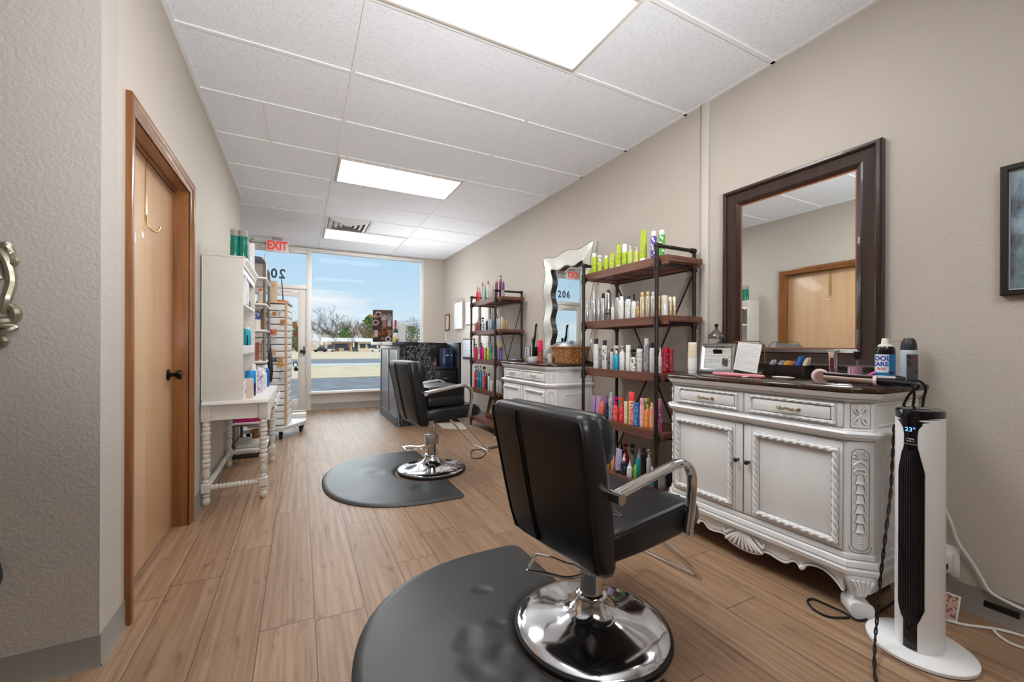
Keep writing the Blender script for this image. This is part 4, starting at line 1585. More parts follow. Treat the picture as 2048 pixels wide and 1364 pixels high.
def print_mat(rgb, ink, style, rough=0.4):
    key = (tuple(rgb), tuple(ink), style)
    if key in _PRINT:
        return _PRINT[key]
    k = NT('printed_label', rough)
    x, y, z = k.xyz()
    if style == 'lines':      # rows of small print
        row = k.math('FLOOR', k.math('MULTIPLY', z, 115))
        fz = k.math('FRACT', k.math('MULTIPLY', z, 115))
        n = k.noise(k.comb(k.math('MULTIPLY', k.math('ADD', x, y), 260), k.math('MULTIPLY', row, 7.3), 0), 1.0, 2, 0.6)
        f = k.math('MULTIPLY', k.math('MULTIPLY', k.math('GREATER_THAN', n, 0.5), k.math('LESS_THAN', fz, 0.5)), k.math('GREATER_THAN', k.white(k.comb(row, 2.0, 0)), 0.45))
    elif style == 'script':   # tall upright lettering running up the can
        n = k.noise(k.comb(k.math('MULTIPLY', x, 60), k.math('MULTIPLY', y, 60), k.math('MULTIPLY', z, 42)), 1.0, 1, 0.4)
        f = k.math('GREATER_THAN', n, 0.56)
    elif style == 'splash':   # blotchy pattern
        n = k.noise(k.tc.outputs['Object'], 85, 2, 0.5)
        f = k.math('GREATER_THAN', n, 0.53)
    else:                     # 'logo': one soft mark
        n = k.noise(k.comb(k.math('MULTIPLY', x, 45), k.math('MULTIPLY', y, 45), k.math('MULTIPLY', z, 34)), 1.0, 1, 0.4)
        f = k.math('GREATER_THAN', n, 0.63)
    k.color(k.mix(k.math('MULTIPLY', f, 0.85), tuple(rgb), tuple(ink)))
    _PRINT[key] = k.m
    return k.m


def bottle(kind, h, r, body, cap, label, loc, group, extra=None, metal=0.0, rough=0.3, rz=0.0, name=None):
    """one product; body and cap are parts, a printed band is a third"""
    nm = name or {'can': 'spray_can', 'pump': 'pump_bottle', 'trigger': 'trigger_spray_bottle', 'tube': 'squeeze_tube', 'flip': 'bottle', 'slim': 'bottle', 'jar': 'jar', 'nozzle': 'nozzle_bottle'}[kind]
    t = thing(nm, label, 'hair product', loc, rz, group)
    mb = mat('bottle_plastic', body, rough, metal)
    mc = mat('cap_plastic', cap, 0.35, 0.7 if cap[0] > 180 and abs(cap[0] - cap[2]) > 30 and metal else 0.0)
    b, c = MB(), MB()
    n = 18
    if kind == 'can':
        cz = h * (extra.get('cap', 0.18) if extra else 0.18)
        hb = h - cz
        b.lathe([(0.0, 0.0), (r * 0.94, 0.0), (r, r * 0.08), (r, hb - r * 0.45), (r * 0.93, hb - r * 0.22), (r * 0.74, hb), (0, hb)], n)
        cr = r * (extra.get('cr', 0.74) if extra else 0.74)
        c.lathe([(0, hb), (cr, hb), (cr, h - cr * 0.15), (cr * 0.9, h), (0, h)], n)
    elif kind == 'flip':
        hb = h * 0.86
        b.lathe([(0.0, 0.0), (r * 0.92, 0.0), (r, r * 0.1), (r, hb - r * 0.8), (r * 0.9, hb - r * 0.4), (r * 0.6, hb), (0, hb)], n)
        c.lathe([(0, hb), (r * 0.62, hb), (r * 0.62, h - r * 0.08), (r * 0.55, h), (0, h)], n)
    elif kind == 'slim':
        hb = h * 0.72
        b.lathe([(0.0, 0.0), (r * 0.92, 0.0), (r, r * 0.1), (r, hb * 0.86), (r * 0.7, hb * 0.95), (r * 0.42, hb), (0, hb)], n)
        c.lathe([(0, hb), (r * 0.45, hb), (r * 0.40, h), (0, h)], n)
    elif kind == 'jar':
        hb = h * (1 - (extra or {}).get('cap', 0.35))
        b.lathe([(0.0, 0.0), (r * 0.95, 0.0), (r, r * 0.1), (r, hb), (0, hb)], n)
        c.lathe([(0, hb), (r * 1.0, hb), (r * 1.0, h - r * 0.1), (r * 0.92, h), (0, h)], n)
    elif kind == 'pump':
        hb = h * 0.76
        b.lathe([(0.0, 0.0), (r * 0.92, 0.0), (r, r * 0.1), (r, hb - r * 0.7), (r * 0.86, hb - r * 0.3), (r * 0.45, hb), (0, hb)], n)
        c.lathe([(0, hb), (r * 0.48, hb), (r * 0.48, hb + h * 0.06), (r * 0.16, hb + h * 0.07), (r * 0.16, h - h * 0.06), (0, h - h * 0.06)], 12)
        c.box((-r * 0.25, 0, h - h * 0.03), (r * 1.15, r * 0.42, h * 0.055), r * 0.08, 1)
    elif kind == 'nozzle':
        hb = h * 0.66
        b.lathe([(0.0, 0.0), (r * 0.92, 0.0), (r, r * 0.1), (r, hb - r * 0.9), (r * 0.8, hb - r * 0.35), (r * 0.4, hb), (0, hb)], n)
        c.lathe([(0, hb), (r * 0.46, hb), (r * 0.46, hb + h * 0.10), (r * 0.26, hb + h * 0.14), (r * 0.14, h), (0, h)], 12)
    elif kind == 'trigger':
        hb = h * 0.64
        b.lathe([(0.0, 0.0), (r * 0.92, 0.0), (r, r * 0.1), (r, hb * 0.78), (r * 0.8, hb * 0.92), (r * 0.36, hb), (0, hb)], n)
        c.lathe([(0, hb), (r * 0.42, hb), (r * 0.40, hb + h * 0.10), (r * 0.34, hb + h * 0.16), (0, hb + h * 0.16)], 12)
        c.loft([[(x, y, z) for x, z in ((-r * 1.0, h * 0.90), (r * 0.55, h * 0.86), (r * 0.70, h * 0.93), (r * 0.3, h), (-r * 0.9, h * 0.985))] for y in (-r * 0.3, r * 0.3)])
        c.tube([(-r * 0.35, 0, h * 0.90), (-r * 0.75, 0, h * 0.80), (-r * 0.70, 0, h * 0.72)], r * 0.13, 6)
    elif kind == 'tube':
        cz = h * 0.13
        secs = []
        for u in (0.0, 0.25, 0.55, 0.8, 0.93, 1.0):
            wx = r * (1 - u) + r * 1.18 * u
            wy = r * (1 - u * u) + r * 0.07
            secs.append([(wy * math.cos(2 * PI * i / n), wx * math.sin(2 * PI * i / n), cz + (h - cz) * u) for i in range(n)])
        b.loft(secs)
        c.lathe([(0, 0), (r * 0.95, 0), (r * 0.95, cz), (0, cz)], n)
    b.build('body', mb, t, angle=45)
    c.build('pump_head' if kind in ('pump',) else ('spray_head' if kind == 'trigger' else 'cap'), mc, t, angle=45)
    if extra and extra.get('band'):
        col, ink, style, lo, hi = extra['band']
        q = MB()
        zl, zh = h * lo, h * hi
        if kind == 'tube':
            secs = []
            cz = h * 0.13
            for i_ in range(5):
                zz = zl + (zh - zl) * i_ / 4
                u = (zz - cz) / (h - cz)
                wx = (r * (1 - u) + r * 1.18 * u) * 1.025
                wy = (r * (1 - u * u) + r * 0.07) * 1.03 + 0.0006
                secs.append([(wy * math.cos(2 * PI * i / n), wx * math.sin(2 * PI * i / n), zz) for i in range(n)])
            q.loft(secs, cap=False)
        else:
            q.lathe([(r * 1.012, zl), (r * 1.012, zh)], n)
        q.build('label', print_mat(col, ink, style), t, angle=45)
    return t


W_, K_ = (236, 236, 234), (26, 26, 28)
SILV, CHAMP, LIME, GRN = (196, 197, 199), (206, 184, 152), (176, 196, 44), (74, 150, 58)
ORD = ['first', 'second', 'third', 'fourth', 'fifth', 'sixth', 'seventh', 'eighth', 'ninth', 'tenth', 'eleventh', 'twelfth', 'thirteenth', 'fourteenth', 'fifteenth', 'sixteenth', 'seventeenth', 'eighteenth', 'nineteenth', 'twentieth']


def lines(c=W_, ink=(90, 90, 92), lo=0.12, hi=0.62, style='lines'):
    return {'band': (c, ink, style, lo, hi)}


def stock(rows, ox, oy, sc, z, xrows, ylo, yhi, group, where):
    """rows: (x, width, top, bottom, kind, body, cap, words, extra, metal) in crop pixels, left to right"""
    placed = []
    rows = sorted(rows, key=lambda q: q[0])
    for i, row in enumerate(rows):
        x, wd, top, bot, kind, body, cap, words = row[:8]
        extra = row[8] if len(row) > 8 else None
        metal = row[9] if len(row) > 9 else 0.0
        px = ox + x / sc
        for X in xrows:
            d = ray(px, 690)
            Y = X * d.y / d.x
            s = depth_of(X, Y) / FPX
            r = max(0.010, wd / sc * s / 2 * 0.94)
            h = (bot - top) / sc * s
            Y = min(max(Y, ylo + r), yhi - r)
            if all((X - a) ** 2 + (Y - b_) ** 2 > (r + rr) ** 2 for a, b_, rr in placed):
                break
        else:
            # squeeze it between its neighbours
            r = max(0.009, min((math.hypot(X - a, Y - b_) - rr) for a, b_, rr in placed))
        placed.append((X, Y, r))
        lab = '%s, %s from left on %s' % (words, ORD[i], where)
        bottle(kind, h, r, body, cap, lab, (X, Y, z), group, extra, metal, 0.3 if not metal else 0.26, rz=0.0)


XR1 = (2.165, 2.245, 2.325, 2.40)
G1 = dict(ox=1140, oy=430, sc=5.93)
stock([
    (207, 62, 612, 680, 'flip', LIME, (214, 218, 210), 'small lime bottle', None),
    (285, 72, 405, 655, 'can', LIME, (226, 232, 222), 'tall lime can with white cap', lines(LIME, (120, 140, 30), .15, .7), 0),
    (352, 62, 430, 640, 'trigger', LIME, (232, 234, 230), 'white-headed lime spray bottle', lines(LIME, (214, 122, 60), .08, .5, 'logo'), 0),
    (425, 62, 445, 632, 'flip', LIME, (228, 230, 226), 'short lime bottle with white cap', lines(LIME, (206, 110, 60), .08, .4, 'logo'), 0),
    (497, 72, 410, 610, 'tube', LIME, (232, 228, 214), 'lime squeeze tube', lines((178, 200, 40), (90, 120, 30), .35, .75), 0),
    (575, 70, 310, 595, 'tube', (170, 190, 40), (236, 226, 214), 'taller lime squeeze tube', lines((170, 190, 40), (80, 110, 40), .25, .6), 0),
    (645, 70, 305, 575, 'can', LIME, (234, 236, 236), 'lime can with tall clear cap', {'cap': 0.36, 'cr': .8, 'band': (LIME, (70, 110, 40), 'lines', .1, .55)}, 0),
    (712, 68, 330, 560, 'pump', (186, 202, 66), (234, 236, 236), 'pale lime pump bottle', lines((190, 208, 80), (110, 150, 140), .1, .6), 0),
    (787, 58, 340, 540, 'pump', (196, 206, 84), (228, 226, 222), 'lime and white pump bottle', lines((200, 206, 92), (206, 130, 80), .08, .5, 'logo'), 0),
    (865, 84, 135, 520, 'tube', (166, 186, 34), (226, 230, 220), 'tallest lime squeeze tube', lines((170, 188, 36), (70, 140, 110), .18, .5), 0),
    (988, 72, 150, 490, 'can', (92, 66, 168), (236, 236, 238), 'purple spray can with white cap', {'cap': .17, 'cr': .8, 'band': ((92, 66, 168), (238, 238, 240), 'script', .1, .78)}, 0),
    (1085, 80, 130, 460, 'can', (78, 158, 60), (236, 236, 238), 'green spray can with white cap', {'cap': .17, 'cr': .8, 'band': ((78, 158, 60), (238, 240, 238), 'script', .1, .78)}, 0),
], z=TIERS[0], xrows=(2.19, 2.27, 2.34), ylo=1.90, yhi=2.755, group='products on the top tier of the near pipe shelf', where="the near shelf's top tier", **G1)
stock([
    (178, 36, 960, 1248, 'slim', SILV, SILV, 'slim silver bottle', None, .6),
    (215, 52, 955, 1245, 'slim', SILV, (214, 214, 214), 'silver bottle', None, .6),
    (283, 58, 880, 1245, 'slim', SILV, (220, 220, 220), 'tall silver bottle', None, .6),
    (338, 48, 940, 1240, 'pump', SILV, (206, 206, 208), 'silver pump bottle', None, .6),
    (392, 52, 915, 1240, 'can', (204, 204, 204), K_, 'silver can with black cap', None, .5),
    (452, 74, 868, 1230, 'can', (200, 201, 204), (40, 40, 44), 'large black-labelled chrome can', {'cap': .09, 'cr': .5, 'band': ((44, 44, 54), (190, 190, 196), 'lines', .08, .36)}, .9),
    (507, 48, 985, 1225, 'nozzle', (214, 208, 192), (206, 206, 206), 'cream nozzle bottle', None),
    (565, 56, 870, 1220, 'pump', SILV, K_, 'silver bottle with black pump', None, .6),
    (610, 74, 950, 1220, 'flip', (222, 224, 226), (234, 234, 232), 'white yellow-marked bottle', lines((214, 218, 220), (208, 192, 60), .2, .6, 'logo')),
    (690, 78, 945, 1215, 'flip', (214, 218, 222), K_, 'round-capped white yellow bottle', lines((208, 214, 218), (206, 188, 40), .2, .62, 'logo')),
    (757, 66, 920, 1205, 'slim', (216, 220, 224), K_, 'tall-capped white yellow bottle', lines((212, 216, 220), (206, 188, 40), .15, .52, 'logo')),
    (803, 44, 995, 1195, 'slim', (196, 160, 104), (206, 176, 128), 'slim gold bottle', None, .5),
    (860, 62, 895, 1195, 'can', (212, 194, 164), (206, 176, 128), 'champagne can with gold cap', None, .3),
    (925, 60, 890, 1190, 'can', (214, 198, 170), (212, 188, 144), 'second champagne can', None, .3),
    (987, 56, 885, 1180, 'can', (216, 216, 214), (208, 208, 208), 'pearl silver can', None, .4),
    (1060, 40, 940, 1175, 'flip', (190, 150, 104), (206, 176, 128), 'half-hidden gold bottle', None, .3),
    (1120, 76, 925, 1165, 'jar', (224, 222, 214), (206, 198, 184), 'wide gold-capped pearl bottle', {'cap': .42}, .1),
    (1190, 52, 935, 1165, 'jar', (206, 186, 152), (222, 208, 182), 'pale-capped champagne bottle', {'cap': .45}, .3),
    (1236, 38, 935, 1165, 'jar', (200, 180, 148), (226, 214, 190), 'slim champagne bottle', {'cap': .45}, .3),
], z=TIERS[1], xrows=XR1, ylo=1.90, yhi=2.755, group='products on the second tier of the near pipe shelf', where="the near shelf's second tier", **G1)
G2 = dict(ox=1140, oy=620, sc=5.93)
stock([
    (310, 68, 340, 690, 'can', (226, 227, 226), K_, 'tall white can with black cap', lines((224, 225, 224), (70, 70, 72), .08, .3)),
    (345, 56, 470, 695, 'trigger', (228, 228, 226), (226, 226, 226), 'small white spray bottle', lines((226, 226, 224), (60, 60, 62), .05, .4, 'logo')),
    (412, 66, 360, 700, 'can', (222, 223, 222), K_, 'square-capped white can', lines((222, 223, 222), (80, 80, 84), .3, .7, 'script')),
    (452, 66, 460, 705, 'pump', (224, 226, 226), (228, 228, 228), 'white pump bottle', lines((222, 226, 226), (110, 114, 118), .1, .6, 'script')),
    (497, 44, 465, 710, 'flip', (196, 198, 200), K_, 'grey and black bottle', None),
    (550, 74, 425, 715, 'trigger', (40, 166, 206), (232, 230, 226), 'bright blue spray bottle', None),
    (622, 72, 430, 720, 'pump', (226, 227, 228), (206, 208, 210), 'white bottle with clear cap', lines((226, 227, 228), (120, 120, 122), .2, .45, 'logo')),
    (693, 66, 420, 725, 'can', (228, 228, 226), (232, 232, 230), 'tall plain white can', {'cap': .28, 'cr': .9, 'band': ((226, 226, 226), (130, 130, 132), 'lines', .1, .3)}),
    (755, 82, 475, 735, 'trigger', (226, 227, 226), K_, 'black-headed white spray bottle', lines((224, 226, 226), (40, 40, 42), .1, .55, 'script')),
    (828, 78, 410, 740, 'can', (222, 218, 208), (46, 44, 44), 'cream can with black cap', lines((222, 218, 208), (120, 116, 110), .3, .7, 'lines')),
    (910, 72, 340, 740, 'can', (150, 152, 160), (206, 208, 210), 'tall grey can', lines((152, 154, 162), (112, 114, 122), .08, .7, 'script'), .3),
    (975, 62, 390, 745, 'can', (226, 227, 228), K_, 'white can beside the post', lines((226, 227, 228), (126, 170, 90), .3, .6, 'logo')),
    (1070, 70, 440, 750, 'nozzle', (228, 226, 222), (226, 226, 226), 'white bottle beside the post', lines((226, 226, 224), (60, 60, 62), .1, .25)),
    (1136, 72, 458, 756, 'jar', (206, 30, 62), (200, 36, 64), 'brightest red bottle', {'cap': .04, 'band': ((204, 28, 60), (240, 226, 226), 'script', .1, .8)}),
    (1196, 56, 460, 745, 'jar', (176, 24, 48), (190, 40, 60), 'middle red bottle', {'cap': .04, 'band': ((176, 24, 48), (220, 150, 160), 'lines', .1, .8)}),
    (1250, 56, 460, 735, 'jar', (158, 22, 42), (170, 36, 52), 'darkest red bottle', {'cap': .04, 'band': ((158, 22, 42), (210, 140, 150), 'lines', .1, .8)}),
], z=TIERS[2], xrows=XR1, ylo=1.92, yhi=2.755, group='products on the third tier of the near pipe shelf', where="the near shelf's third tier", **G2)
stock([
    (280, 62, 1000, 1235, 'tube', (176, 140, 186), (150, 116, 160), 'lilac squeeze tube', None),
    (342, 70, 1000, 1250, 'tube', (184, 146, 194), (160, 126, 170), 'second lilac squeeze tube', None),
    (384, 58, 1095, 1290, 'flip', (244, 120, 96), (250, 128, 104), 'small coral bottle', None),
    (420, 74, 1000, 1245, 'tube', (172, 132, 184), (150, 116, 160), 'third lilac squeeze tube', None),
    (438, 44, 1105, 1290, 'flip', (34, 46, 66), (30, 34, 48), 'small navy bottle', lines((34, 46, 66), (170, 180, 190), .1, .6)),
    (490, 60, 985, 1310, 'can', (178, 186, 202), (158, 188, 206), 'blue-capped grey can', {'cap': .2, 'cr': .55, 'band': ((178, 186, 202), (110, 116, 136), 'script', .1, .65)}),
    (548, 74, 1040, 1330, 'trigger', (238, 70, 74), (224, 22, 140), 'red magenta-headed spray bottle', lines((236, 66, 72), (250, 140, 130), .05, .5, 'splash')),
    (618, 66, 1040, 1335, 'trigger', (226, 52, 70), (246, 92, 26), 'red orange-headed spray bottle', lines((226, 52, 70), (250, 190, 190), .05, .5, 'logo')),
    (668, 50, 1085, 1345, 'jar', (234, 232, 188), (232, 226, 176), 'pale yellow bottle', {'cap': .05, 'band': ((236, 234, 192), (170, 170, 110), 'lines', .15, .8)}),
    (738, 84, 970, 1360, 'can', (242, 160, 130), (248, 84, 74), 'tall red-capped patterned can', {'cap': .26, 'cr': .9, 'band': ((244, 206, 170), (226, 62, 62), 'splash', .03, .7)}),
    (796, 76, 1100, 1375, 'jar', (40, 110, 190), (56, 120, 196), 'glittery blue can', {'cap': .05, 'band': ((36, 106, 188), (120, 176, 224), 'splash', .05, .92)}),
    (862, 66, 1050, 1395, 'can', (238, 170, 176), (222, 166, 178), 'pink patterned can', {'cap': .22, 'cr': .85, 'band': ((240, 176, 180), (250, 224, 216), 'splash', .05, .7)}),
    (922, 70, 1040, 1400, 'trigger', (246, 150, 70), (208, 218, 88), 'orange yellow-headed spray bottle', lines((244, 140, 66), (236, 210, 60), .05, .5, 'splash')),
    (975, 58, 1080, 1400, 'flip', (246, 168, 140), (250, 190, 160), 'peach bottle beside the post', lines((246, 168, 140), (250, 208, 190), .1, .7, 'splash')),
    (1062, 72, 1040, 1425, 'can', (236, 120, 160), (214, 158, 176), 'pink and blue can', {'cap': .2, 'cr': .85, 'band': ((226, 60, 130), (150, 206, 224), 'splash', .05, .74)}),
], z=TIERS[3], xrows=XR1, ylo=1.92, yhi=2.76, group='products on the fourth tier of the near pipe shelf', where="the near shelf's fourth tier", **G2)
G3 = dict(ox=1140, oy=740, sc=5.247)
stock([
    (345, 44, 900, 1060, 'flip', (206, 40, 60), (196, 40, 56), 'half-hidden red bottle', None),
    (398, 80, 720, 1070, 'can', (182, 196, 30), (232, 232, 210), 'tall lime yellow can', {'cap': .06, 'cr': .9}),
    (455, 44, 930, 1085, 'flip', (232, 166, 146), (236, 206, 196), 'small peach bottle', None),
    (478, 60, 680, 1040, 'nozzle', (140, 130, 122), (120, 112, 106), 'tall grey brown bottle', None),
    (520, 80, 850, 1100, 'tube', (176, 164, 206), (30, 30, 40), 'lavender squeeze tube', lines((180, 168, 208), (110, 100, 150), .3, .7)),
    (545, 60, 770, 1060, 'nozzle', (40, 34, 36), (26, 26, 26), 'black nozzle bottle', None),
    (572, 72, 890, 1110, 'nozzle', (34, 42, 60), (232, 232, 234), 'dark white-nozzled bottle', lines((30, 36, 54), (40, 150, 190), .05, .5, 'logo')),
    (592, 70, 780, 1060, 'trigger', (200, 28, 36), (170, 30, 36), 'red spray bottle', None),
    (632, 64, 910, 1085, 'nozzle', (230, 231, 232), (232, 232, 234), 'white nozzle bottle', lines((228, 230, 232), (120, 130, 150), .1, .5)),
    (660, 70, 780, 1080, 'trigger', (140, 136, 134), (70, 76, 80), 'grey spray bottle', None),
    (692, 40, 930, 1080, 'flip', (120, 206, 80), (140, 216, 110), 'slim green bottle', None),
    (730, 80, 900, 1180, 'nozzle', (52, 186, 198), (226, 234, 236), 'teal bottle with clear nozzle', None),
    (775, 64, 840, 1200, 'can', (24, 24, 26), (30, 30, 32), 'black can', {'cap': .15, 'cr': .7}),
    (832, 50, 810, 1180, 'pump', (190, 186, 180), (206, 206, 206), 'clear pump bottle', None),
    (850, 56, 910, 1205, 'trigger', (206, 202, 60), (226, 226, 120), 'yellow spray bottle', None),
    (868, 40, 1030, 1225, 'flip', (60, 178, 206), (206, 220, 226), 'slim light blue bottle', None),
    (920, 46, 1040, 1250, 'flip', (38, 140, 156), (40, 120, 136), 'slim teal bottle', None),
    (975, 70, 1020, 1265, 'pump', (150, 146, 144), (26, 26, 28), 'grey clear pump bottle', lines((168, 164, 160), (110, 106, 104), .15, .5)),
    (1046, 56, 990, 1200, 'can', (32, 30, 34), (26, 26, 28), 'last black can', None),
], z=TIERS[4], xrows=(2.165, 2.255, 2.345, 2.425), ylo=1.93, yhi=2.76, group='products on the bottom tier of the near pipe shelf', where="the near shelf's bottom tier", **G3)

# ---- rear shelf
R1 = dict(ox=920, oy=540, sc=9.743)
XR2 = (2.18, 2.26, 2.34, 2.41)
stock([
    (303, 26, 380, 590, 'slim', (206, 44, 56), (190, 40, 50), 'slim red bottle', None),
    (343, 40, 275, 580, 'slim', (222, 44, 58), (190, 40, 50), 'red bottle', None),
    (384, 30, 305, 575, 'slim', (214, 50, 62), (200, 40, 50), 'second red bottle', None),
    (435, 36, 190, 550, 'can', (178, 178, 170), (136, 92, 66), 'tall grey bottle with brown cap', None),
    (462, 30, 260, 548, 'slim', (206, 222, 220), (206, 210, 208), 'slim pale bottle', None),
    (490, 40, 230, 545, 'slim', (92, 150, 152), (120, 166, 166), 'teal bottle', None),
    (545, 46, 155, 525, 'can', (206, 202, 188), (140, 92, 64), 'cream bottle with brown cap', None),
    (592, 34, 195, 515, 'slim', (196, 194, 186), (180, 176, 170), 'slim grey bottle', None),
    (632, 44, 180, 505, 'flip', (186, 184, 182), (206, 204, 200), 'grey bottle', None),
    (706, 64, 120, 480, 'flip', (126, 62, 80), (190, 170, 170), 'maroon bottle', lines((150, 110, 120), (110, 60, 76), .02, .3, 'logo')),
    (795, 86, 65, 480, 'pump', (96, 32, 40), (110, 44, 50), 'large dark maroon pump bottle', None),
    (900, 74, 140, 470, 'flip', (112, 66, 122), (186, 170, 176), 'purple and grey bottle', lines((150, 146, 150), (120, 110, 124), .02, .38, 'logo')),
], z=TIERS[0], xrows=(2.19, 2.27, 2.35), ylo=4.37, yhi=5.22, group='products on the top tier of the rear pipe shelf', where="the rear shelf's top tier", **R1)
stock([
    (250, 54, 1000, 1170, 'flip', (168, 112, 62), (206, 196, 170), 'short amber bottle', None),
    (335, 54, 895, 1160, 'nozzle', (166, 84, 78), (206, 150, 130), 'dusky red bottle', None),
    (395, 40, 900, 1155, 'trigger', (40, 40, 46), K_, 'black spray bottle', None),
    (445, 66, 890, 1150, 'trigger', (216, 216, 216), K_, 'black-headed white spray bottle', lines((216, 216, 216), (40, 40, 44), .1, .5, 'script')),
    (520, 46, 925, 1140, 'flip', (38, 42, 56), (226, 226, 230), 'navy bottle', None),
    (565, 50, 900, 1140, 'pump', (176, 192, 208), (190, 206, 216), 'clear blue pump bottle', None),
    (605, 44, 850, 1140, 'pump', (186, 200, 214), (206, 212, 216), 'taller clear blue pump bottle', None),
    (640, 40, 930, 1136, 'flip', (60, 112, 140), (90, 140, 160), 'blue bottle', None),
    (716, 60, 845, 1130, 'pump', (212, 216, 220), (150, 156, 156), 'white pump bottle', None),
    (770, 50, 855, 1130, 'pump', (206, 206, 202), (170, 176, 172), 'grey-headed white pump bottle', None),
    (815, 46, 890, 1130, 'flip', (204, 190, 168), (226, 222, 214), 'cream bottle', None),
    (862, 44, 905, 1128, 'pump', (200, 176, 136), (206, 190, 160), 'pale amber pump bottle', None),
    (908, 56, 885, 1125, 'pump', (192, 156, 104), (206, 182, 140), 'amber pump bottle', None),
], z=TIERS[1], xrows=XR2, ylo=4.37, yhi=5.22, group='products on the second tier of the rear pipe shelf', where="the rear shelf's second tier", **R1)
R2 = dict(ox=920, oy=670, sc=9.743)
stock([
    (258, 74, 190, 475, 'pump', (222, 40, 52), (70, 24, 30), 'red pump bottle', None),
    (342, 84, 175, 480, 'pump', (36, 136, 172), (40, 100, 130), 'blue pump bottle', lines((36, 136, 172), (150, 200, 220), .35, .5, 'lines')),
    (412, 56, 175, 485, 'pump', (186, 0, 122), (90, 30, 60), 'magenta pump bottle', None),
    (448, 40, 180, 485, 'pump', (226, 40, 110), (110, 20, 50), 'pink pump bottle', None),
    (502, 60, 230, 500, 'flip', (120, 126, 96), (226, 226, 226), 'grey green bottle', lines((120, 126, 96), (206, 196, 60), .1, .6, 'splash')),
    (555, 56, 180, 505, 'pump', (196, 204, 40), (176, 40, 90), 'yellow pump bottle', None),
    (608, 56, 170, 510, 'flip', (48, 140, 160), (90, 160, 180), 'teal bottle', lines((60, 140, 170), (206, 206, 80), .05, .4, 'splash')),
    (705, 64, 110, 530, 'slim', (126, 40, 116), (218, 176, 60), 'purple bottle with yellow cap', lines((130, 40, 120), (220, 214, 226), .2, .6, 'logo')),
    (802, 88, 115, 490, 'slim', (96, 56, 112), (218, 176, 60), 'purple blue yellow-capped bottle', lines((110, 70, 130), (60, 130, 186), .05, .5, 'splash')),
], z=TIERS[2], xrows=XR2, ylo=4.40, yhi=5.22, group='products on the third tier of the rear pipe shelf', where="the rear shelf's third tier", **R2)
stock([
    (283, 78, 655, 1055, 'pump', (218, 28, 44), (70, 66, 74), 'red pump bottle', lines((218, 28, 44), (240, 220, 224), .36, .46, 'lines')),
    (356, 58, 650, 1080, 'pump', (36, 130, 168), (60, 60, 70), 'blue pump bottle', lines((36, 130, 168), (210, 226, 232), .36, .46, 'lines')),
    (410, 56, 655, 1092, 'pump', (40, 140, 178), (70, 70, 80), 'second blue pump bottle', lines((40, 140, 178), (210, 226, 232), .34, .44, 'lines')),
    (478, 66, 665, 1110, 'trigger', (206, 60, 76), (46, 46, 50), 'dark-headed red spray bottle', lines((206, 60, 76), (240, 170, 176), .1, .5, 'logo')),
    (522, 40, 790, 1112, 'can', (40, 44, 60), (34, 44, 60), 'slim navy can', None),
    (565, 46, 790, 1125, 'can', (214, 222, 226), (32, 52, 66), 'white can with navy cap', lines((214, 222, 226), (110, 150, 170), .1, .6)),
    (620, 62, 930, 1135, 'jar', (226, 224, 216), (228, 226, 220), 'short white bottle', {'cap': .2}),
    (728, 52, 915, 1150, 'jar', (230, 230, 228), (232, 232, 230), 'white bottle', {'cap': .2}),
    (780, 46, 920, 1155, 'jar', (222, 224, 224), (228, 228, 228), 'slim white bottle', {'cap': .25}),
    (820, 44, 925, 1150, 'flip', (214, 220, 224), (206, 210, 212), 'pale white bottle', None),
], z=TIERS[3], xrows=XR2, ylo=4.40, yhi=5.22, group='products on the fourth tier of the rear pipe shelf', where="the rear shelf's fourth tier", **R2)

# woven frame and dark bag on the rear shelf's lowest board
wf = thing('woven_frame', 'square woven seagrass picture frame leaning on the rear shelf, bottom tier', 'picture frame', (2.27, 4.86, TIERS[4]))
b = MB()
prof = [(0.0, 0.0), (0.0, 0.022), (0.012, 0.032), (0.045, 0.032), (0.06, 0.018), (0.06, 0.0)]
frame_sweep(b, prof, -0.16, 0.16, 0.0, 0.30, 0)
for i in range(60):
    u = i / 60 * 4
    s_, f = int(u), u - int(u)
    c = [(-0.13 + 0.26 * f, 0.03), (0.13, 0.03 + 0.24 * f), (0.13 - 0.26 * f, 0.27), (-0.13, 0.27 - 0.24 * f)][s_]
    dv = (0.026, 0.020) if s_ % 2 == 0 else (0.020, 0.026)
    b.tube([(-0.028, c[0] - dv[0], c[1] - dv[1]), (-0.037, c[0], c[1]), (-0.028, c[0] + dv[0], c[1] + dv[1])], 0.006, 5)
b.xform(Matrix.Rotation(math.radians(14), 4, 'Y'))
b.build('frame', mat('dark_seagrass', (128, 92, 60), 0.65, mottle=(60, (86, 58, 38), 0.2)), wf)
b = MB()
b.box2(-0.010, -0.004, -0.105, 0.105, 0.055, 0.245)
b.xform(Matrix.Rotation(math.radians(14), 4, 'Y'))
b.build('insert', mat('frame_insert', (214, 208, 200), 0.6), wf, angle=0)
b = MB()
secs = []
for zz, w_, d_, o in ((0.0, 0.20, 0.15, 0), (0.01, 0.22, 0.17, 0), (0.10, 0.20, 0.14, 0.01), (0.20, 0.14, 0.08, 0.02), (0.26, 0.08, 0.03, 0.03)):
    secs.append([(x, y, zz) for x, y in rrect(d_, w_, 0.03, 4, o, 0.0)])
b.loft(secs)
bag = b.build('body', mat('black_nylon', (34, 35, 40), 0.55, bump=(30, 0.3, 0.01)))
tb = thing('tote_bag', 'slumped black bag on the rear shelf, bottom tier, beside the woven frame', 'bag', (2.27, 4.55, TIERS[4]))
bag.parent = tb
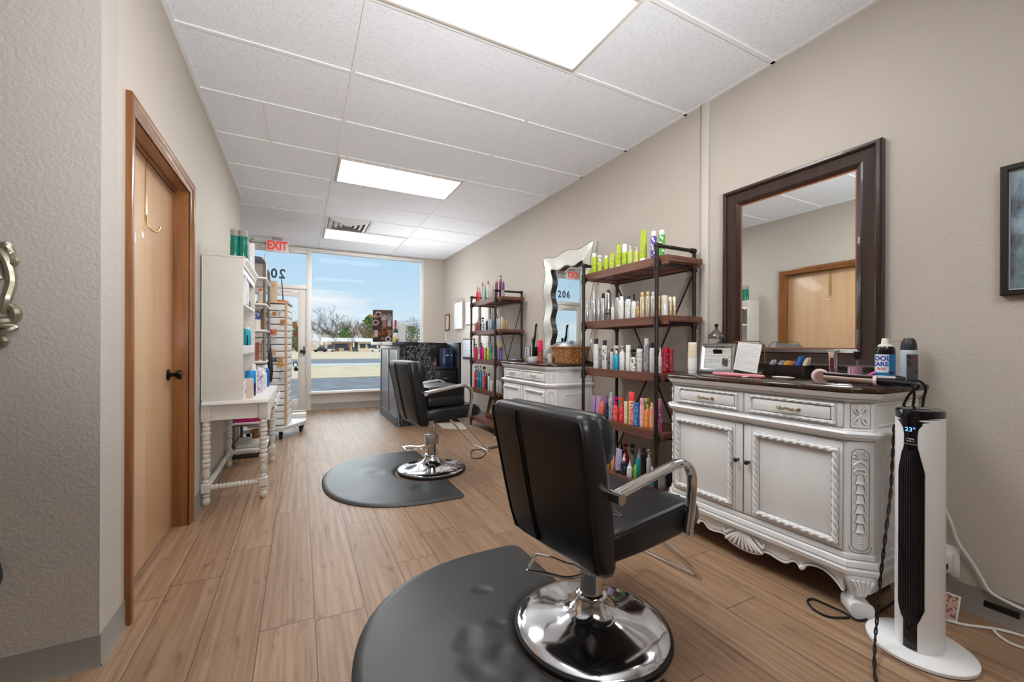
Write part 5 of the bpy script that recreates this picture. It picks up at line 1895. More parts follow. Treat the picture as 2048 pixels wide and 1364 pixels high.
MB().tube(smooth_path([(0.03, -0.06, 0.22), (-0.06, -0.05, 0.24), (-0.10, 0.0, 0.16), (-0.09, 0.06, 0.06)], 5), 0.007, 6).build('strap', mat('pale_strap', (190, 182, 170), 0.7), tb)
# ================================================================== left side: desk with hutch, rack, slatwall tower
def turned(b, c, z0, z1, r, axis='z', n=14, beads=9, first=0):
    """stack of turned rings between z0 and z1 (along axis)"""
    prof = []
    L = z1 - z0
    prof.append((0.0, z0))
    for i in range(beads):
        a = z0 + L * i / beads
        h = L / beads
        k = 1.0 + (0.10 if (i + first) % 3 == 1 else 0.0)
        prof += [(r * 0.74, a), (r * 0.98 * k, a + h * 0.22), (r * 1.0 * k, a + h * 0.5), (r * 0.98 * k, a + h * 0.78), (r * 0.74, a + h * 0.98)]
    prof.append((0.0, z1))
    b.lathe(prof, n, c, axis)


dk = thing('writing_desk', 'cream painted writing desk with turned spindle legs against the left wall', 'desk', (0, 0, 0))
DX0, DX1, DY0, DY1, DZ = -0.600, -0.195, 3.345, 4.485, 0.716
b = MB()
b.loft([[(x, y, z) for x, y in rrect(DX1 - DX0 - o, DY1 - DY0 - o, 0.012, 3, (DX0 + DX1) / 2, (DY0 + DY1) / 2)] for z, o in ((DZ - 0.028, 0.016), (DZ - 0.024, 0.004), (DZ - 0.010, 0.0), (DZ, 0.006))])
b.build('desk_top', M_WHITE, dk)
b = MB()
ax0, ax1, ay0, ay1, az0, az1 = -0.588, -0.222, 3.40, 4.43, 0.578, DZ - 0.026
b.box2(ax0, ax1, ay0 + 0.006, ay0 + 0.024, az0, az1)
b.box2(ax0, ax1, ay1 - 0.024, ay1 - 0.006, az0, az1)
b.box2(ax0 + 0.006, ax0 + 0.024, ay0, ay1, az0, az1)
b.build('apron', M_CREAM, dk)
# scalloped front rail with two ornate pulls
b = MB()
edge = []
for i in range(49):
    u = i / 48
    edge.append((3.40 + 1.03 * u, 0.560 + 0.055 * abs(math.sin(2 * PI * u)) ** 0.8))
b.loft([[(x, y, z) for y, z in edge] + [(x, 4.43, az1), (x, 3.40, az1)] for x in (-0.216, -0.196)])
fr_rail = b.build('front_rail', M_WHITE, dk)
for y in (3.66, 3.92, 4.17):
    b = MB()
    b.ball((-0.178, y, 0.655), 0.012, 10, 6)
    for s in (-1, 1):
        b.tube(smooth_path([(-0.180, y, 0.655), (-0.168, y + s * 0.03, 0.676), (-0.166, y + s * 0.045, 0.655), (-0.172, y + s * 0.025, 0.640), (-0.180, y, 0.655)], 4), 0.007, 6)
        b.tube(smooth_path([(-0.180, y, 0.650), (-0.170, y + s * 0.012, 0.620), (-0.172, y + s * 0.022, 0.600)], 4), 0.006, 6)
    b.build('bow_pull', M_WHITE, dk)
for x in (-0.578, -0.238):
    for y in (3.412, 4.418):
        b = MB()
        b.loft([[(u, v, z) for u, v in rrect(w_, w_, 0.006, 2, x, y)] for z, w_ in ((0.570, 0.046), (0.578, 0.058), (DZ - 0.028, 0.058))])
        b.lathe([(0.0, 0.535), (0.021, 0.535), (0.026, 0.548), (0.020, 0.560), (0.022, 0.574), (0.0, 0.574)], 14, (x, y, 0))
        turned(b, (x, y, 0), 0.255, 0.535, 0.0255, 'z', 14, 9)
        b.lathe([(0.0, 0.150), (0.015, 0.150), (0.023, 0.158), (0.014, 0.172), (0.023, 0.195), (0.027, 0.215), (0.022, 0.240), (0.026, 0.252), (0.0, 0.256)], 14, (x, y, 0))
        b.loft([[(u, v, z) for u, v in rrect(w_, w_, 0.008, 2, x, y)] for z, w_ in ((0.078, 0.040), (0.086, 0.056), (0.142, 0.056), (0.150, 0.040))])
        b.lathe([(0.0, 0.0), (0.018, 0.0), (0.024, 0.012), (0.026, 0.030), (0.018, 0.046), (0.016, 0.052), (0.025, 0.062), (0.018, 0.074), (0.0, 0.080)], 14, (x, y, 0))
        b.build('leg', M_CREAM, dk)
for y in (3.412, 4.418):
    b = MB()
    turned(b, (0, y, 0.114), -0.552, -0.264, 0.0195, 'x', 12, 13)
    b.build('stretcher', M_CREAM, dk)
b = MB()
turned(b, (-0.578, 0, 0.114), 3.44, 4.39, 0.0195, 'y', 12, 30)
b.build('stretcher', M_CREAM, dk)

# hutch standing on the desk
HX0, HX1, HY0, HY1, HZ0, HZ1 = -0.597, -0.362, 3.385, 4.225, DZ, 1.728
hu = thing('hutch', 'tall cream hutch with open white shelves standing on the writing desk', 'hutch', (0, 0, 0))
for nm, y0, y1 in (('side_panel', HY0, HY0 + 0.020), ('side_panel', HY1 - 0.020, HY1)):
    MB().box2(HX0, HX1, y0, y1, HZ0, HZ1 - 0.012, 0.002).build(nm, M_CREAM, hu)
MB().box2(HX0 - 0.006, HX0, HY0 + 0.004, HY1 - 0.004, HZ0 + 0.004, HZ1 - 0.02).build('back_panel', M_WHITE, hu)
MB().box2(HX0, HX1 + 0.012, HY0 - 0.004, HY1 + 0.004, HZ1 - 0.012, HZ1, 0.003).build('top_board', M_CREAM, hu)
b = MB()
b.loft([[(HX1 + d, y, z) for d, z in ((0.0, HZ1 - 0.075), (0.006, HZ1 - 0.07), (0.010, HZ1 - 0.045), (0.024, HZ1 - 0.03), (0.026, HZ1 - 0.012), (0.0, HZ1 - 0.012))] for y in (HY0, HY1)])
b.build('crown', M_WHITE, hu)
for z in (1.100, 1.410):
    MB().box2(HX0, HX1 - 0.004, HY0 + 0.02, HY1 - 0.02, z - 0.018, z, 0.002).build('shelf_board', M_WHITE, hu)
for ztop, dz in ((HZ1 - 0.075, 0.030), (1.083, 0.034)):
    b = MB()
    pts = []
    n = 14
    for i in range(n * 4 + 1):
        u = i / (n * 4)
        pts.append((HY0 + 0.02 + (HY1 - HY0 - 0.04) * u, ztop - dz - 0.018 * abs(math.sin(PI * n * u))))
    b.loft([[(x, y, z) for y, z in pts] + [(x, HY1 - 0.02, ztop + 0.004), (x, HY0 + 0.02, ztop + 0.004)] for x in (HX1 - 0.012, HX1 - 0.002)])
    b.build('scalloped_trim', M_WHITE, hu)


def simple(name, label, cat, m, loc, build, group=None, rz=0.0):
    b = MB()
    build(b)
    o = b.build(name, m, loc=loc, rot=(0, 0, rz))
    return tag(o, label, cat, group)

TEAL = (20, 118, 100)
for i, (px_, lab) in enumerate(((469, 'green bottle with grey cap on the hutch top, the one nearer the wall'), (486, 'green bottle with grey cap on the hutch top, the one nearer the front edge'))):
    X = (-0.500, -0.418)[i]
    p = at_y(px_, 600, 3.45)
    r = 0.029
    t = thing('green_bottle', lab, 'bottle', (p.x, 3.45, HZ1), 0, 'green bottles on the hutch')
    b = MB()
    b.lathe([(0.0, 0.0), (r * 0.95, 0.0), (r, 0.004), (r, 0.105), (r * 0.88, 0.125), (r * 0.97, 0.150), (0.0, 0.152)], 20)
    b.build('body', mat('green_bottle_plastic', TEAL, 0.2), t)
    b = MB()
    b.lathe([(0.0, 0.150), (r * 0.98, 0.150), (r * 0.98, 0.192), (r * 0.94, 0.196), (0.0, 0.196)], 20)
    b.build('cap', mat('grey_cap', (150, 146, 140), 0.4), t)

GH = 'things on the hutch top'
bottle('nozzle', 0.20, 0.026, (220, 218, 216), (226, 224, 222), 'white pointed bottle just behind the green bottles on the hutch top', (-0.405, 3.62, HZ1), GH)
bottle('can', 0.12, 0.024, (204, 214, 206), (206, 60, 70), 'pale can with red rim behind the white pointed bottle', (-0.40, 3.70, HZ1), GH)
st = thing('wooden_stick', 'short wooden stick poking out beside the white pointed bottle', 'stick', (-0.405, 3.60, HZ1))
b = MB()
b.lathe([(0.0, 0.0), (0.012, 0.0), (0.012, 0.15), (0.0, 0.15)], 10, (0.05, -0.02, 0))
b.build('holder', mat('grey_plastic', (170, 168, 166), 0.4), st)
MB().tube([(0.05, -0.02, 0.14), (0.085, 0.0, 0.185)], 0.004, 6).build('stick', mat('brown_wood', (120, 70, 50), 0.6), st)
bottle('flip', 0.15, 0.022, (226, 226, 228), (226, 226, 228), 'white bottle with dark stripes on the hutch top', (-0.40, 3.80, HZ1), GH, lines((226, 226, 230), (60, 64, 86), 0.05, 0.85, 'script'))
bottle('flip', 0.15, 0.024, (62, 64, 84), (60, 62, 80), 'dark slate bottle on the hutch top', (-0.395, 3.90, HZ1), GH)
bottle('pump', 0.17, 0.030, (206, 214, 206), (226, 226, 226), 'pale pump bottle toward the far end of the hutch top', (-0.40, 4.02, HZ1), GH)
MBX = mat('white_card', (236, 234, 236), 0.6)
simple('card_sheet', 'white upright card at the far end of the hutch top', 'card', MBX, (-0.39, 4.14, HZ1), lambda b: b.box2(-0.05, 0.03, -0.006, 0.006, 0, 0.26, 0.001))

# books and bottles inside the hutch
for i, (y, rgb, lab, h) in enumerate(((3.47, (232, 232, 236), 'white slim book nearest the viewer, top shelf of the hutch', 0.20), (3.51, (222, 222, 232), 'second white slim book on the top shelf of the hutch', 0.17),
                                      (3.545, (30, 62, 140), 'blue topped book on the top shelf of the hutch', 0.205), (3.58, (226, 224, 236), 'white book right of the blue one on the hutch shelf', 0.175), (3.615, (206, 204, 214), 'grey white book at the far end of the row', 0.165))):
    t = thing('book', lab, 'book', (-0.396, y + 0.10, 1.410), 0, 'books on the hutch shelf')
    MB().box2(-0.06, 0.035, -0.013, 0.013, 0.0, h, 0.002).build('cover', mat('book_cover', rgb, 0.5), t)
    MB().box2(-0.058, 0.0355, -0.0105, 0.0105, 0.003, h + 0.0004).build('pages', M_PAPER, t, angle=0)
simple('small_box', 'small dark box at the far end of the hutch top shelf', 'box', mat('charcoal_box', (70, 70, 74), 0.6), (-0.40, 3.92, 1.410), lambda b: b.box2(-0.03, 0.03, -0.03, 0.03, 0, 0.05, 0.002))
bottle('flip', 0.155, 0.026, (30, 140, 150), (206, 166, 60), 'teal bottle with amber top on the middle hutch shelf', (-0.384, 3.56, 1.100), 'bottles on the middle hutch shelf')
bottle('can', 0.10, 0.022, (36, 44, 60), (40, 120, 140), 'small navy bottle with teal cap on the middle hutch shelf', (-0.378, 3.64, 1.100), 'bottles on the middle hutch shelf')
bottle('flip', 0.135, 0.026, (40, 120, 150), (206, 226, 226), 'blue teal bottle with pale cap on the middle hutch shelf', (-0.392, 3.72, 1.100), 'bottles on the middle hutch shelf')
bottle('flip', 0.150, 0.024, (46, 176, 206), (226, 226, 226), 'bright sky blue bottle on the middle hutch shelf', (-0.377, 3.80, 1.100), 'bottles on the middle hutch shelf')
GD = 'things on the desk top'
t = thing('carton', 'beige and white carton nearest the viewer on the desk top', 'carton', (-0.330, 3.47, DZ), 0)
MB().box2(-0.045, 0.022, -0.045, 0.045, 0, 0.140, 0.0015).build('body', mat('beige_carton', (206, 190, 176), 0.6), t)
MB().box2(-0.047, -0.018, -0.047, 0.046, 0.0005, 0.1405).build('printed_side', print_mat((232, 230, 232), (50, 52, 70), 'script', 0.6), t, angle=0)
bottle('jar', 0.19, 0.036, (54, 56, 84), (30, 140, 206), 'dark jar with bright blue lid behind the beige carton', (-0.338, 3.62, DZ), GD, {'cap': .5})
bottle('flip', 0.235, 0.026, (228, 228, 232), (238, 238, 238), 'tall white bottle behind the blue lidded jar', (-0.33, 3.72, DZ), GD)
bottle('flip', 0.205, 0.028, (206, 196, 214), (228, 222, 232), 'lavender bottle with print on the desk top', (-0.298, 3.80, DZ), GD, lines((214, 204, 222), (120, 100, 140), .1, .7, 'script'))
bottle('flip', 0.195, 0.026, (226, 224, 226), (226, 226, 206), 'white bottle with cream cap on the desk top', (-0.288, 3.92, DZ), GD, lines((228, 226, 230), (150, 130, 150), .1, .7))
bottle('flip', 0.18, 0.028, (232, 232, 226), (222, 226, 190), 'white bottle farthest along the row on the desk top', (-0.285, 4.05, DZ), GD)
bottle('flip', 0.20, 0.034, (34, 100, 190), (206, 226, 238), 'bright blue bottle standing beyond the hutch on the desk top', (-0.292, 4.36, DZ), GD, lines((28, 94, 190), (70, 140, 220), .1, .6))

# metal rack behind the desk
rk = thing('metal_rack', 'grey metal rack with white shelves standing behind the writing desk', 'rack', (0, 0, 0))
M_RACK = mat('grey_rack_metal', (112, 108, 104), 0.4, 0.6)
RX0, RX1, RY0, RY1 = -0.575, -0.318, 4.66, 5.27
for x in (RX0, RX1):
    for y in (RY0, RY1):
        b = MB()
        b.box2(x - 0.013, x + 0.013, y - 0.013, y + 0.013, 0.05 if x == RX0 else 0.05, 1.92, 0.004)
        b.build('post', M_RACK, rk)
for y in (RY0, RY1):
    MB().tube(smooth_path([(RX1, y, 1.915), (RX1 - 0.03, y, 1.945), (RX0 + 0.03, y, 1.945), (RX0, y, 1.915)], 4), 0.011, 8).build('top_bar', M_RACK, rk)
RT = (0.085, 0.345, 0.945, 1.255, 1.515, 1.775)
for z in RT:
    b = MB()
    b.box2(RX0 - 0.02, RX1 + 0.018, RY0 - 0.02, RY1 + 0.02, z - 0.018, z, 0.004)
    sb = b.build('shelf_board', M_WHITE, rk)
    MB().box2(RX0, RX1 + 0.004, RY0 - 0.016, RY0 + 0.0, z - 0.034, z - 0.0185, 0.002).build('shelf_edge', M_RACK, sb)
b = MB()
b.box2(RX0 - 0.02, RX1 + 0.02, RY0 - 0.022, RY1 + 0.02, 0.0, 0.05, 0.004)
b.build('plinth', mat('dark_plinth', (50, 44, 42), 0.6), rk)
k = NT('ribbed_cloth', 0.85)
x_, y_, z_ = k.xyz()
k.color(k.mix(k.math('MULTIPLY', k.math('ADD', 1.0, k.math('SINE', k.math('MULTIPLY', x_, 520))), 0.5), (196, 194, 190), (232, 230, 228)))
simple('ribbed_cloth', 'folded ribbed grey cloth on the lowest shelf of the metal rack', 'cloth', k.m, (-0.45, 4.80, RT[0]), lambda b: b.box2(-0.115, 0.115, -0.10, 0.14, 0, 0.045, 0.016))
t = thing('magenta_box', 'bright magenta box with a small white label under the writing desk', 'box', (-0.455, 4.78, RT[1]))
MB().box2(-0.108, 0.108, -0.10, 0.12, 0, 0.085, 0.002).build('box', mat('magenta_card', (206, 14, 112), 0.5), t)
MB().box2(0.000, 0.062, -0.1012, -0.1002, 0.035, 0.075).build('label', print_mat((226, 220, 222), (90, 80, 90), 'script', 0.6), t, angle=0)
simple('cork_basket', 'small orange brown basket on the rack beside the ribbed cloth', 'basket', M_WEAVE, (-0.40, 5.14, RT[0]), lambda b: b.lathe([(0.0, 0.0), (0.06, 0.0), (0.075, 0.10), (0.07, 0.10), (0.056, 0.008), (0.0, 0.008)], 18))
t = thing('storage_tub', 'grey storage tub with dark lid on the top of the metal rack', 'tub', (-0.415, 4.86, RT[5]))
MB().loft([[(x, y, z) for x, y in rrect(w_, w_ * 1.2, 0.02, 3)] for z, w_ in ((0, 0.15), (0.15, 0.165))]).build('tub', mat('taupe_tub', (150, 140, 134), 0.5), t)
MB().loft([[(x, y, z) for x, y in rrect(w_, w_ * 1.2, 0.03, 4)] for z, w_ in ((0.15, 0.172), (0.16, 0.172), (0.20, 0.16), (0.225, 0.12), (0.235, 0.05))]).build('dark_cloth_lid', mat('slate_cloth', (72, 78, 90), 0.8), t)
bottle('nozzle', 0.30, 0.022, (216, 208, 214), (200, 190, 200), 'tall pale pointed bottle at the front of the rack top', (-0.335, 4.92, RT[5]), 'things on the metal rack')
bottle('flip', 0.16, 0.030, (206, 190, 170), (206, 100, 60), 'cream bottle with orange cap on the upper rack shelf', (-0.36, 4.80, RT[4]), 'things on the metal rack')
bottle('tube', 0.17, 0.030, (236, 236, 236), (226, 226, 226), 'white tube on the upper rack shelf', (-0.43, 4.76, RT[4]), 'things on the metal rack')
bottle('jar', 0.19, 0.040, (226, 224, 216), (40, 70, 140), 'white jar with blue label on the rack shelf', (-0.40, 4.78, RT[3]), 'things on the metal rack', {'cap': .1, 'band': ((40, 74, 150), (226, 226, 236), 'logo', .55, .88)})
bottle('flip', 0.22, 0.028, (170, 120, 50), (150, 100, 50), 'amber bottle at the front of the rack shelf', (-0.345, 4.84, RT[3]), 'things on the metal rack')
bottle('jar', 0.23, 0.040, (150, 84, 76), (206, 190, 180), 'brick red canister on the rack shelf', (-0.41, 4.78, RT[2]), 'things on the metal rack', {'cap': .2})
bottle('flip', 0.21, 0.026, (206, 190, 140), (190, 150, 100), 'cream and amber bottle on the rack shelf', (-0.345, 4.90, RT[2]), 'things on the metal rack')
t = thing('hanging_bag', 'long black bag hanging from the front of the metal rack', 'bag', (-0.285, 4.98, 0.945))
b = MB()
b.loft([[(x, y, z) for x, y in rrect(dx, dy, min(dx, dy) * 0.45, 4)] for z, dx, dy in ((-0.24, 0.015, 0.04), (-0.22, 0.035, 0.09), (-0.12, 0.05, 0.12), (0.0, 0.04, 0.10), (0.10, 0.02, 0.05), (0.14, 0.008, 0.02))])
b.build('body', mat('black_nylon', (34, 35, 40), 0.55, bump=(30, 0.3, 0.01)), t)
MB().tube([(0.0, 0.0, 0.13), (-0.005, 0.0, 0.24), (-0.016, 0.0, 0.305)], 0.004, 6).build('strap', M_BLACK, t)

# slatwall tower on wheels, hung with earrings
tw = thing('slatwall_tower', 'rolling white slatwall display tower with wood corner posts near the entry door', 'display rack', (-0.142, 5.50, 0), math.radians(-6))
TWW, TWD = 0.41, 0.42
M_SLAT = mat('white_slatwall', (226, 224, 222), 0.45)
M_POSTW = mat('pale_wood_post', (206, 172, 140), 0.5)
b = MB()
zs = [0.150 + 0.0805 * i for i in range(18)]
for i, z in enumerate(zs):
    z1 = z + 0.0705
    b.box2(-TWW, -0.026, 0.004, TWD, z, z1, 0.002)
    b.box2(-TWW, 0.0, 0.026, TWD, z, z1, 0.002)
b.build('slat_panel', M_SLAT, tw)
MB().box2(-TWW + 0.012, -0.012, 0.016, TWD - 0.012, 0.14, 1.59).build('core', mat('slat_groove', (60, 50, 46), 0.8), tw)
for x, y in ((-0.013, 0.013), (-TWW + 0.013, 0.013), (-0.013, TWD - 0.013)):
    MB().box2(x - 0.013, x + 0.013, y - 0.013, y + 0.013, 0.14, 1.60, 0.002).build('corner_post', M_POSTW, tw)
MB().box2(-TWW - 0.01, 0.01, -0.01, TWD + 0.01, 1.600, 1.622, 0.003).build('top_cap', M_POSTW, tw)
b = MB()
bp = [(-0.42, -0.15), (-0.03, -0.15), (0.17, 0.26), (0.17, 0.48), (-0.42, 0.54)]
b.loft([[(x, y, z) for x, y in bp] for z in (0.098, 0.140)])
b.build('base_board', mat('grey_white_base', (206, 206, 206), 0.45), tw)
for x, y in ((-0.05, -0.08), (0.12, 0.30), (-0.38, -0.08), (0.12, 0.46)):
    b = MB()
    b.lathe([(0.0, -0.014), (0.030, -0.014), (0.032, -0.008), (0.032, 0.008), (0.030, 0.014), (0.0, 0.014)], 16, (x, y, 0.032), 'x')
    b.box2(x - 0.020, x + 0.020, y - 0.02, y + 0.02, 0.066, 0.098, 0.003)
    b.box2(x - 0.020, x - 0.016, y - 0.012, y + 0.012, 0.03, 0.07)
    b.box2(x + 0.016, x + 0.020, y - 0.012, y + 0.012, 0.03, 0.07)
    b.build('caster', M_BLACK, tw)
TM = Matrix.Translation((-0.142, 5.50, 0)) @ Matrix.Rotation(math.radians(-6), 4, 'Z')


def on_tower(u, z, d=-0.004):
    p = TM @ Vector((u, d, z))
    return (p.x, p.y, p.z)

CARD = mat('kraft_card', (186, 122, 74), 0.7, mottle=(60, (206, 150, 104), 0.2))
M_GOLD = mat('gold_wire', (206, 160, 80), 0.25, 0.9)
hang = [(-0.20, 1.475, 'round', (196, 130, 80), 'round kraft earring card, top row, left'), (-0.135, 1.475, 'round', (190, 124, 76), 'round kraft earring card, top row, right'), (-0.075, 1.475, 'hoop', (190, 190, 194), 'small silver hoop earrings, top row'),
        (-0.20, 1.365, 'round', (200, 150, 110), 'round kraft earring card, second row'), (-0.045, 1.375, 'card', (190, 126, 78), 'square kraft earring card beside the wood post'),
        (-0.185, 1.27, 'tassel', (206, 50, 90), 'crimson tassel earrings on the slatwall'), (-0.13, 1.26, 'card', (206, 140, 90), 'orange kraft card right of the crimson tassels'), (-0.135, 1.16, 'hoop', (200, 196, 190), 'silver drop earrings below the crimson tassels'),
        (-0.19, 1.09, 'hoop', (206, 190, 176), 'pale drop earrings in the middle rows'), (-0.14, 1.02, 'card', (206, 170, 146), 'pale pink earring card in the middle'),
        (-0.135, 0.94, 'tassel', (60, 80, 110), 'navy tassel earrings below the pink card'), (-0.065, 0.93, 'card', (200, 150, 90), 'kraft card above the mustard tassel'), (-0.065, 0.885, 'tassel', (216, 156, 40), 'mustard tassel earrings near the wood post'),
        (-0.17, 0.83, 'round', (226, 150, 60), 'small orange earring on the lower rows'), (-0.055, 0.78, 'hoop', (150, 146, 146), 'upper pair of grey hoop earrings near the post'), (-0.055, 0.69, 'hoop', (150, 146, 146), 'lower pair of grey hoop earrings near the post')]
for u, z, kd, rgb, lab in hang:
    m_ = mat('earring_card', rgb, 0.6)
    t = thing('earrings', lab, 'earrings', on_tower(u, z, 0.0), math.radians(-6), 'earrings on the slatwall tower')
    b = MB()
    if kd == 'round':
        b.lathe([(0.0, -0.012), (0.026, -0.012), (0.026, -0.010), (0.0, -0.010)], 18, (0, 0, 0), 'y')
        b.build('card', m_, t)
        q = MB()
        for s in (-1, 1):
            q.tube([(s * 0.010 + 0.008 * math.cos(a), -0.014, -0.004 + 0.014 * math.sin(a)) for a in [2 * PI * i / 12 for i in range(12)]], 0.0014, 5, closed=True)
        q.build('hoops', M_GOLD, t)
    elif kd == 'card':
        b.box2(-0.024, 0.024, -0.012, -0.010, -0.032, 0.032, 0.0006)
        b.build('card', m_, t)
        q = MB()
        for s in (-1, 1):
            q.ball((s * 0.011, -0.015, 0.006), 0.005, 8, 6)
        q.build('studs', M_GOLD, t)
    elif kd == 'hoop':
        b.box2(-0.016, 0.016, -0.011, -0.009, 0.014, 0.040, 0.0006)
        b.build('card', mat('grey_card', (190, 190, 194), 0.6), t)
        q = MB()
        for s in (-1, 1):
            q.tube([(s * 0.016 + 0.014 * math.cos(a), -0.013, -0.008 + 0.024 * math.sin(a)) for a in [2 * PI * i / 16 for i in range(16)]], 0.0018, 5, closed=True)
        q.build('hoops', mat('silver_wire', rgb, 0.3, 0.8), t)
    else:
        for s in (-1, 1):
            for i in range(7):
                a = (i - 3) * 0.13
                b.tube([(s * 0.016, -0.013, 0.02), (s * 0.016 + 0.05 * math.sin(a), -0.015, -0.034)], 0.0034, 5)
        b.build('tassels', m_, t)
# a few more on the prongs of the right-hand face
for y, z, rgb, kd, lab in ((0.22, 1.36, (150, 100, 60), 'card', 'dark kraft earring card on the right face of the slatwall tower, upper'), (0.30, 1.25, (120, 76, 40), 'card', 'brown earring card on the right face of the slatwall tower, middle'), (0.26, 0.86, (40, 40, 40), 'hoop', 'black hoop earrings on the right face of the slatwall tower')):
    p = TM @ Vector((0.0, y, z))
    t = thing('earrings', lab, 'earrings', p, math.radians(-6), 'earrings on the slatwall tower')
    MB().tube([(0.0, 0, 0.036), (0.085, 0, 0.040)], 0.002, 6).build('prong', M_STEEL, t)
    b = MB()
    if kd == 'card':
        b.box2(0.030, 0.082, -0.001, 0.001, -0.036, 0.036, 0.0005)
        b.build('card', mat('earring_card', rgb, 0.6), t)
    else:
        b.tube([(0.06 + 0.024 * math.cos(a), 0, 0.0 + 0.034 * math.sin(a)) for a in [2 * PI * i / 16 for i in range(16)]], 0.005, 6, closed=True)
        b.lathe([(0.0, -0.003), (0.026, -0.003), (0.026, 0.003), (0.0, 0.003)], 18, (0.068, 0, -0.060), 'y')
        b.build('hoops', mat('silver_wire', rgb, 0.4, 0.3), t)
# things on top of the tower
simple('cork_coaster_stack', 'flat orange wooden tray lying on the slatwall tower', 'tray', mat('orange_wood', (196, 128, 80), 0.5), on_tower(-0.10, 1.622, 0.14), lambda b: b.lathe([(0.0, 0.0), (0.09, 0.0), (0.10, 0.018), (0.085, 0.03), (0.0, 0.022)], 20), None)
t = thing('paper_bag', 'tan paper bag standing on the slatwall tower', 'bag', on_tower(-0.155, 1.622, 0.03))
MB().loft([[(x, y, z) for x, y in rrect(0.085, 0.05, 0.004, 2)] for z in (0, 0.20)] + [[(x + 0.004, y, 0.245) for x, y in rrect(0.088, 0.036, 0.004, 2)]]).build('body', mat('tan_paper', (206, 184, 158), 0.7), t)
MB().lathe([(0.0, -0.002), (0.024, -0.002), (0.022, 0.001), (0.0, 0.001)], 16, (0.0, -0.0265, 0.185), 'y').build('seal', mat('gold_seal', (196, 160, 106), 0.5), t)
t = thing('mirror_stand', 'slim dark rod with knob standing on the slatwall tower', 'stand', on_tower(-0.075, 1.644, 0.14))
MB().tube([(0.012, 0, 0), (0.004, 0, 0.15), (-0.006, 0, 0.27)], [0.008, 0.005, 0.006], 8).build('rod', mat('slate_metal', (76, 82, 92), 0.4, 0.5), t)
MB().ball((-0.010, 0, 0.285), 0.016, 10, 8, (1.2, 1, 0.7)).build('knob', mat('slate_metal', (76, 82, 92), 0.4, 0.5), t)
simple('white_carton', 'low white carton on the floor beside the slatwall tower', 'carton', M_PAPER, (-0.02, 6.52, 0), lambda b: b.box2(-0.10, 0.10, -0.07, 0.07, 0, 0.13, 0.002))
# ================================================================== reception desk by the window
M_NAVY = mat('slate_blue_paint', (84, 94, 110), 0.4)
k = NT('beadboard_blue_grey', 0.28)
k.b.inputs['Base Color'].default_value = lin((134, 140, 152))
M_BEAD = k.m
M_BLK = mat('black_desk_laminate', (24, 25, 30), 0.35)
rd = thing('reception_desk', 'tall reception desk with blue grey panelled side and black marble front', 'reception desk', (0, 0, 0))
PX, PY0, PY1, PZ = 1.185, 5.56, 6.85, 1.105
b = MB()
b.box2(PX, PX + 0.10, PY0, PY1, 0, PZ)
b.build('side_wall', M_BEAD, rd, angle=0)
b = MB()
b.box2(PX - 0.014, PX, PY0 - 0.002, PY1, 0, 0.115, 0.003)
b.build('plinth', M_NAVY, rd)
b = MB()
for y in [PY0 + 0.002 + 0.62 * i for i in range(3)]:
    b.box2(PX - 0.011, PX, y, y + 0.045, 0.116, PZ - 0.06, 0.002)
b.box2(PX - 0.011, PX, PY0, PY1, PZ - 0.06, PZ, 0.002)
b.build('battens', M_BEAD, rd)
b = MB()
for y in (PY0 + 0.05, PY0 + 0.66, PY0 + 0.624, PY0 + 1.28):
    b.box2(PX - 0.003, PX + 0.001, y, y + 0.010, 0.116, PZ - 0.06)
b.build('dark_grooves', mat('groove_black', (24, 26, 32), 0.7), rd, angle=0)
MB().box2(PX + 0.02, 1.70, PY0 - 0.02, PY0 + 0.02, 0, 1.148).build('marble_front', M_MARBLE, rd, angle=0)
MB().box2(PX - 0.03, 1.46, PY0 - 0.03, PY1 + 0.03, PZ, PZ + 0.050, 0.004).build('counter_top', M_BLK, rd)
MB().box2(PX - 0.16, PX - 0.032, PY0 + 0.20, PY1, PZ + 0.004, PZ + 0.050, 0.003).build('ledge', M_WHITE, rd)
# black back desk unit
bd = thing('file_desk', 'black desk unit with drawers and raised panels right of the marble front', 'desk', (0, 0, 0))
MB().box2(1.715, 2.05, 5.62, 6.10, 0.02, 0.765, 0.003).build('pedestal', M_BLK, bd)
for z0, z1 in ((0.52, 0.745), (0.29, 0.505), (0.04, 0.275)):
    d = MB().box2(1.725, 2.04, 5.604, 5.62, z0, z1, 0.003).build('drawer', M_BLK, bd)
    MB().box2(1.845, 1.915, 5.590, 5.604, (z0 + z1) / 2 - 0.004, (z0 + z1) / 2 + 0.006, 0.002).build('handle', M_STEEL, d)
MB().lathe([(0.0, -0.006), (0.009, -0.006), (0.009, 0.0), (0.0, 0.0)], 12, (1.775, 5.604, 0.70), 'y').build('lock', M_STEEL, bd)
MB().box2(1.70, 2.055, 5.59, 6.14, 0.766, 0.792, 0.003).build('desk_top', M_BLK, bd)
MB().box2(1.70, 2.10, 6.14, 6.165, 0, 1.150, 0.003).build('back_panel', M_BLK, bd)
MB().box2(2.056, 2.10, 5.56, 6.139, 0, 1.150, 0.004).build('end_panel', M_BLK, bd)
for x, rgb, w_, lab in ((1.945, (30, 42, 74), 0.075, 'dark navy binder on the black desk, left one'), (2.015, (34, 48, 84), 0.050, 'slim navy binder on the black desk beside the end panel')):
    t = thing('binder', lab, 'binder', (x, 5.86, 0.792), 0, 'binders on the black desk')
    MB().box2(-w_ / 2, w_ / 2, -0.12, 0.14, 0, 0.27, 0.004).build('cover', mat('navy_binder', rgb, 0.35), t)
    MB().box2(-w_ / 2 + 0.02, w_ / 2 - 0.012, -0.1215, -0.1205, 0.165, 0.178).build('spine_label', M_PAPER, t, angle=0)
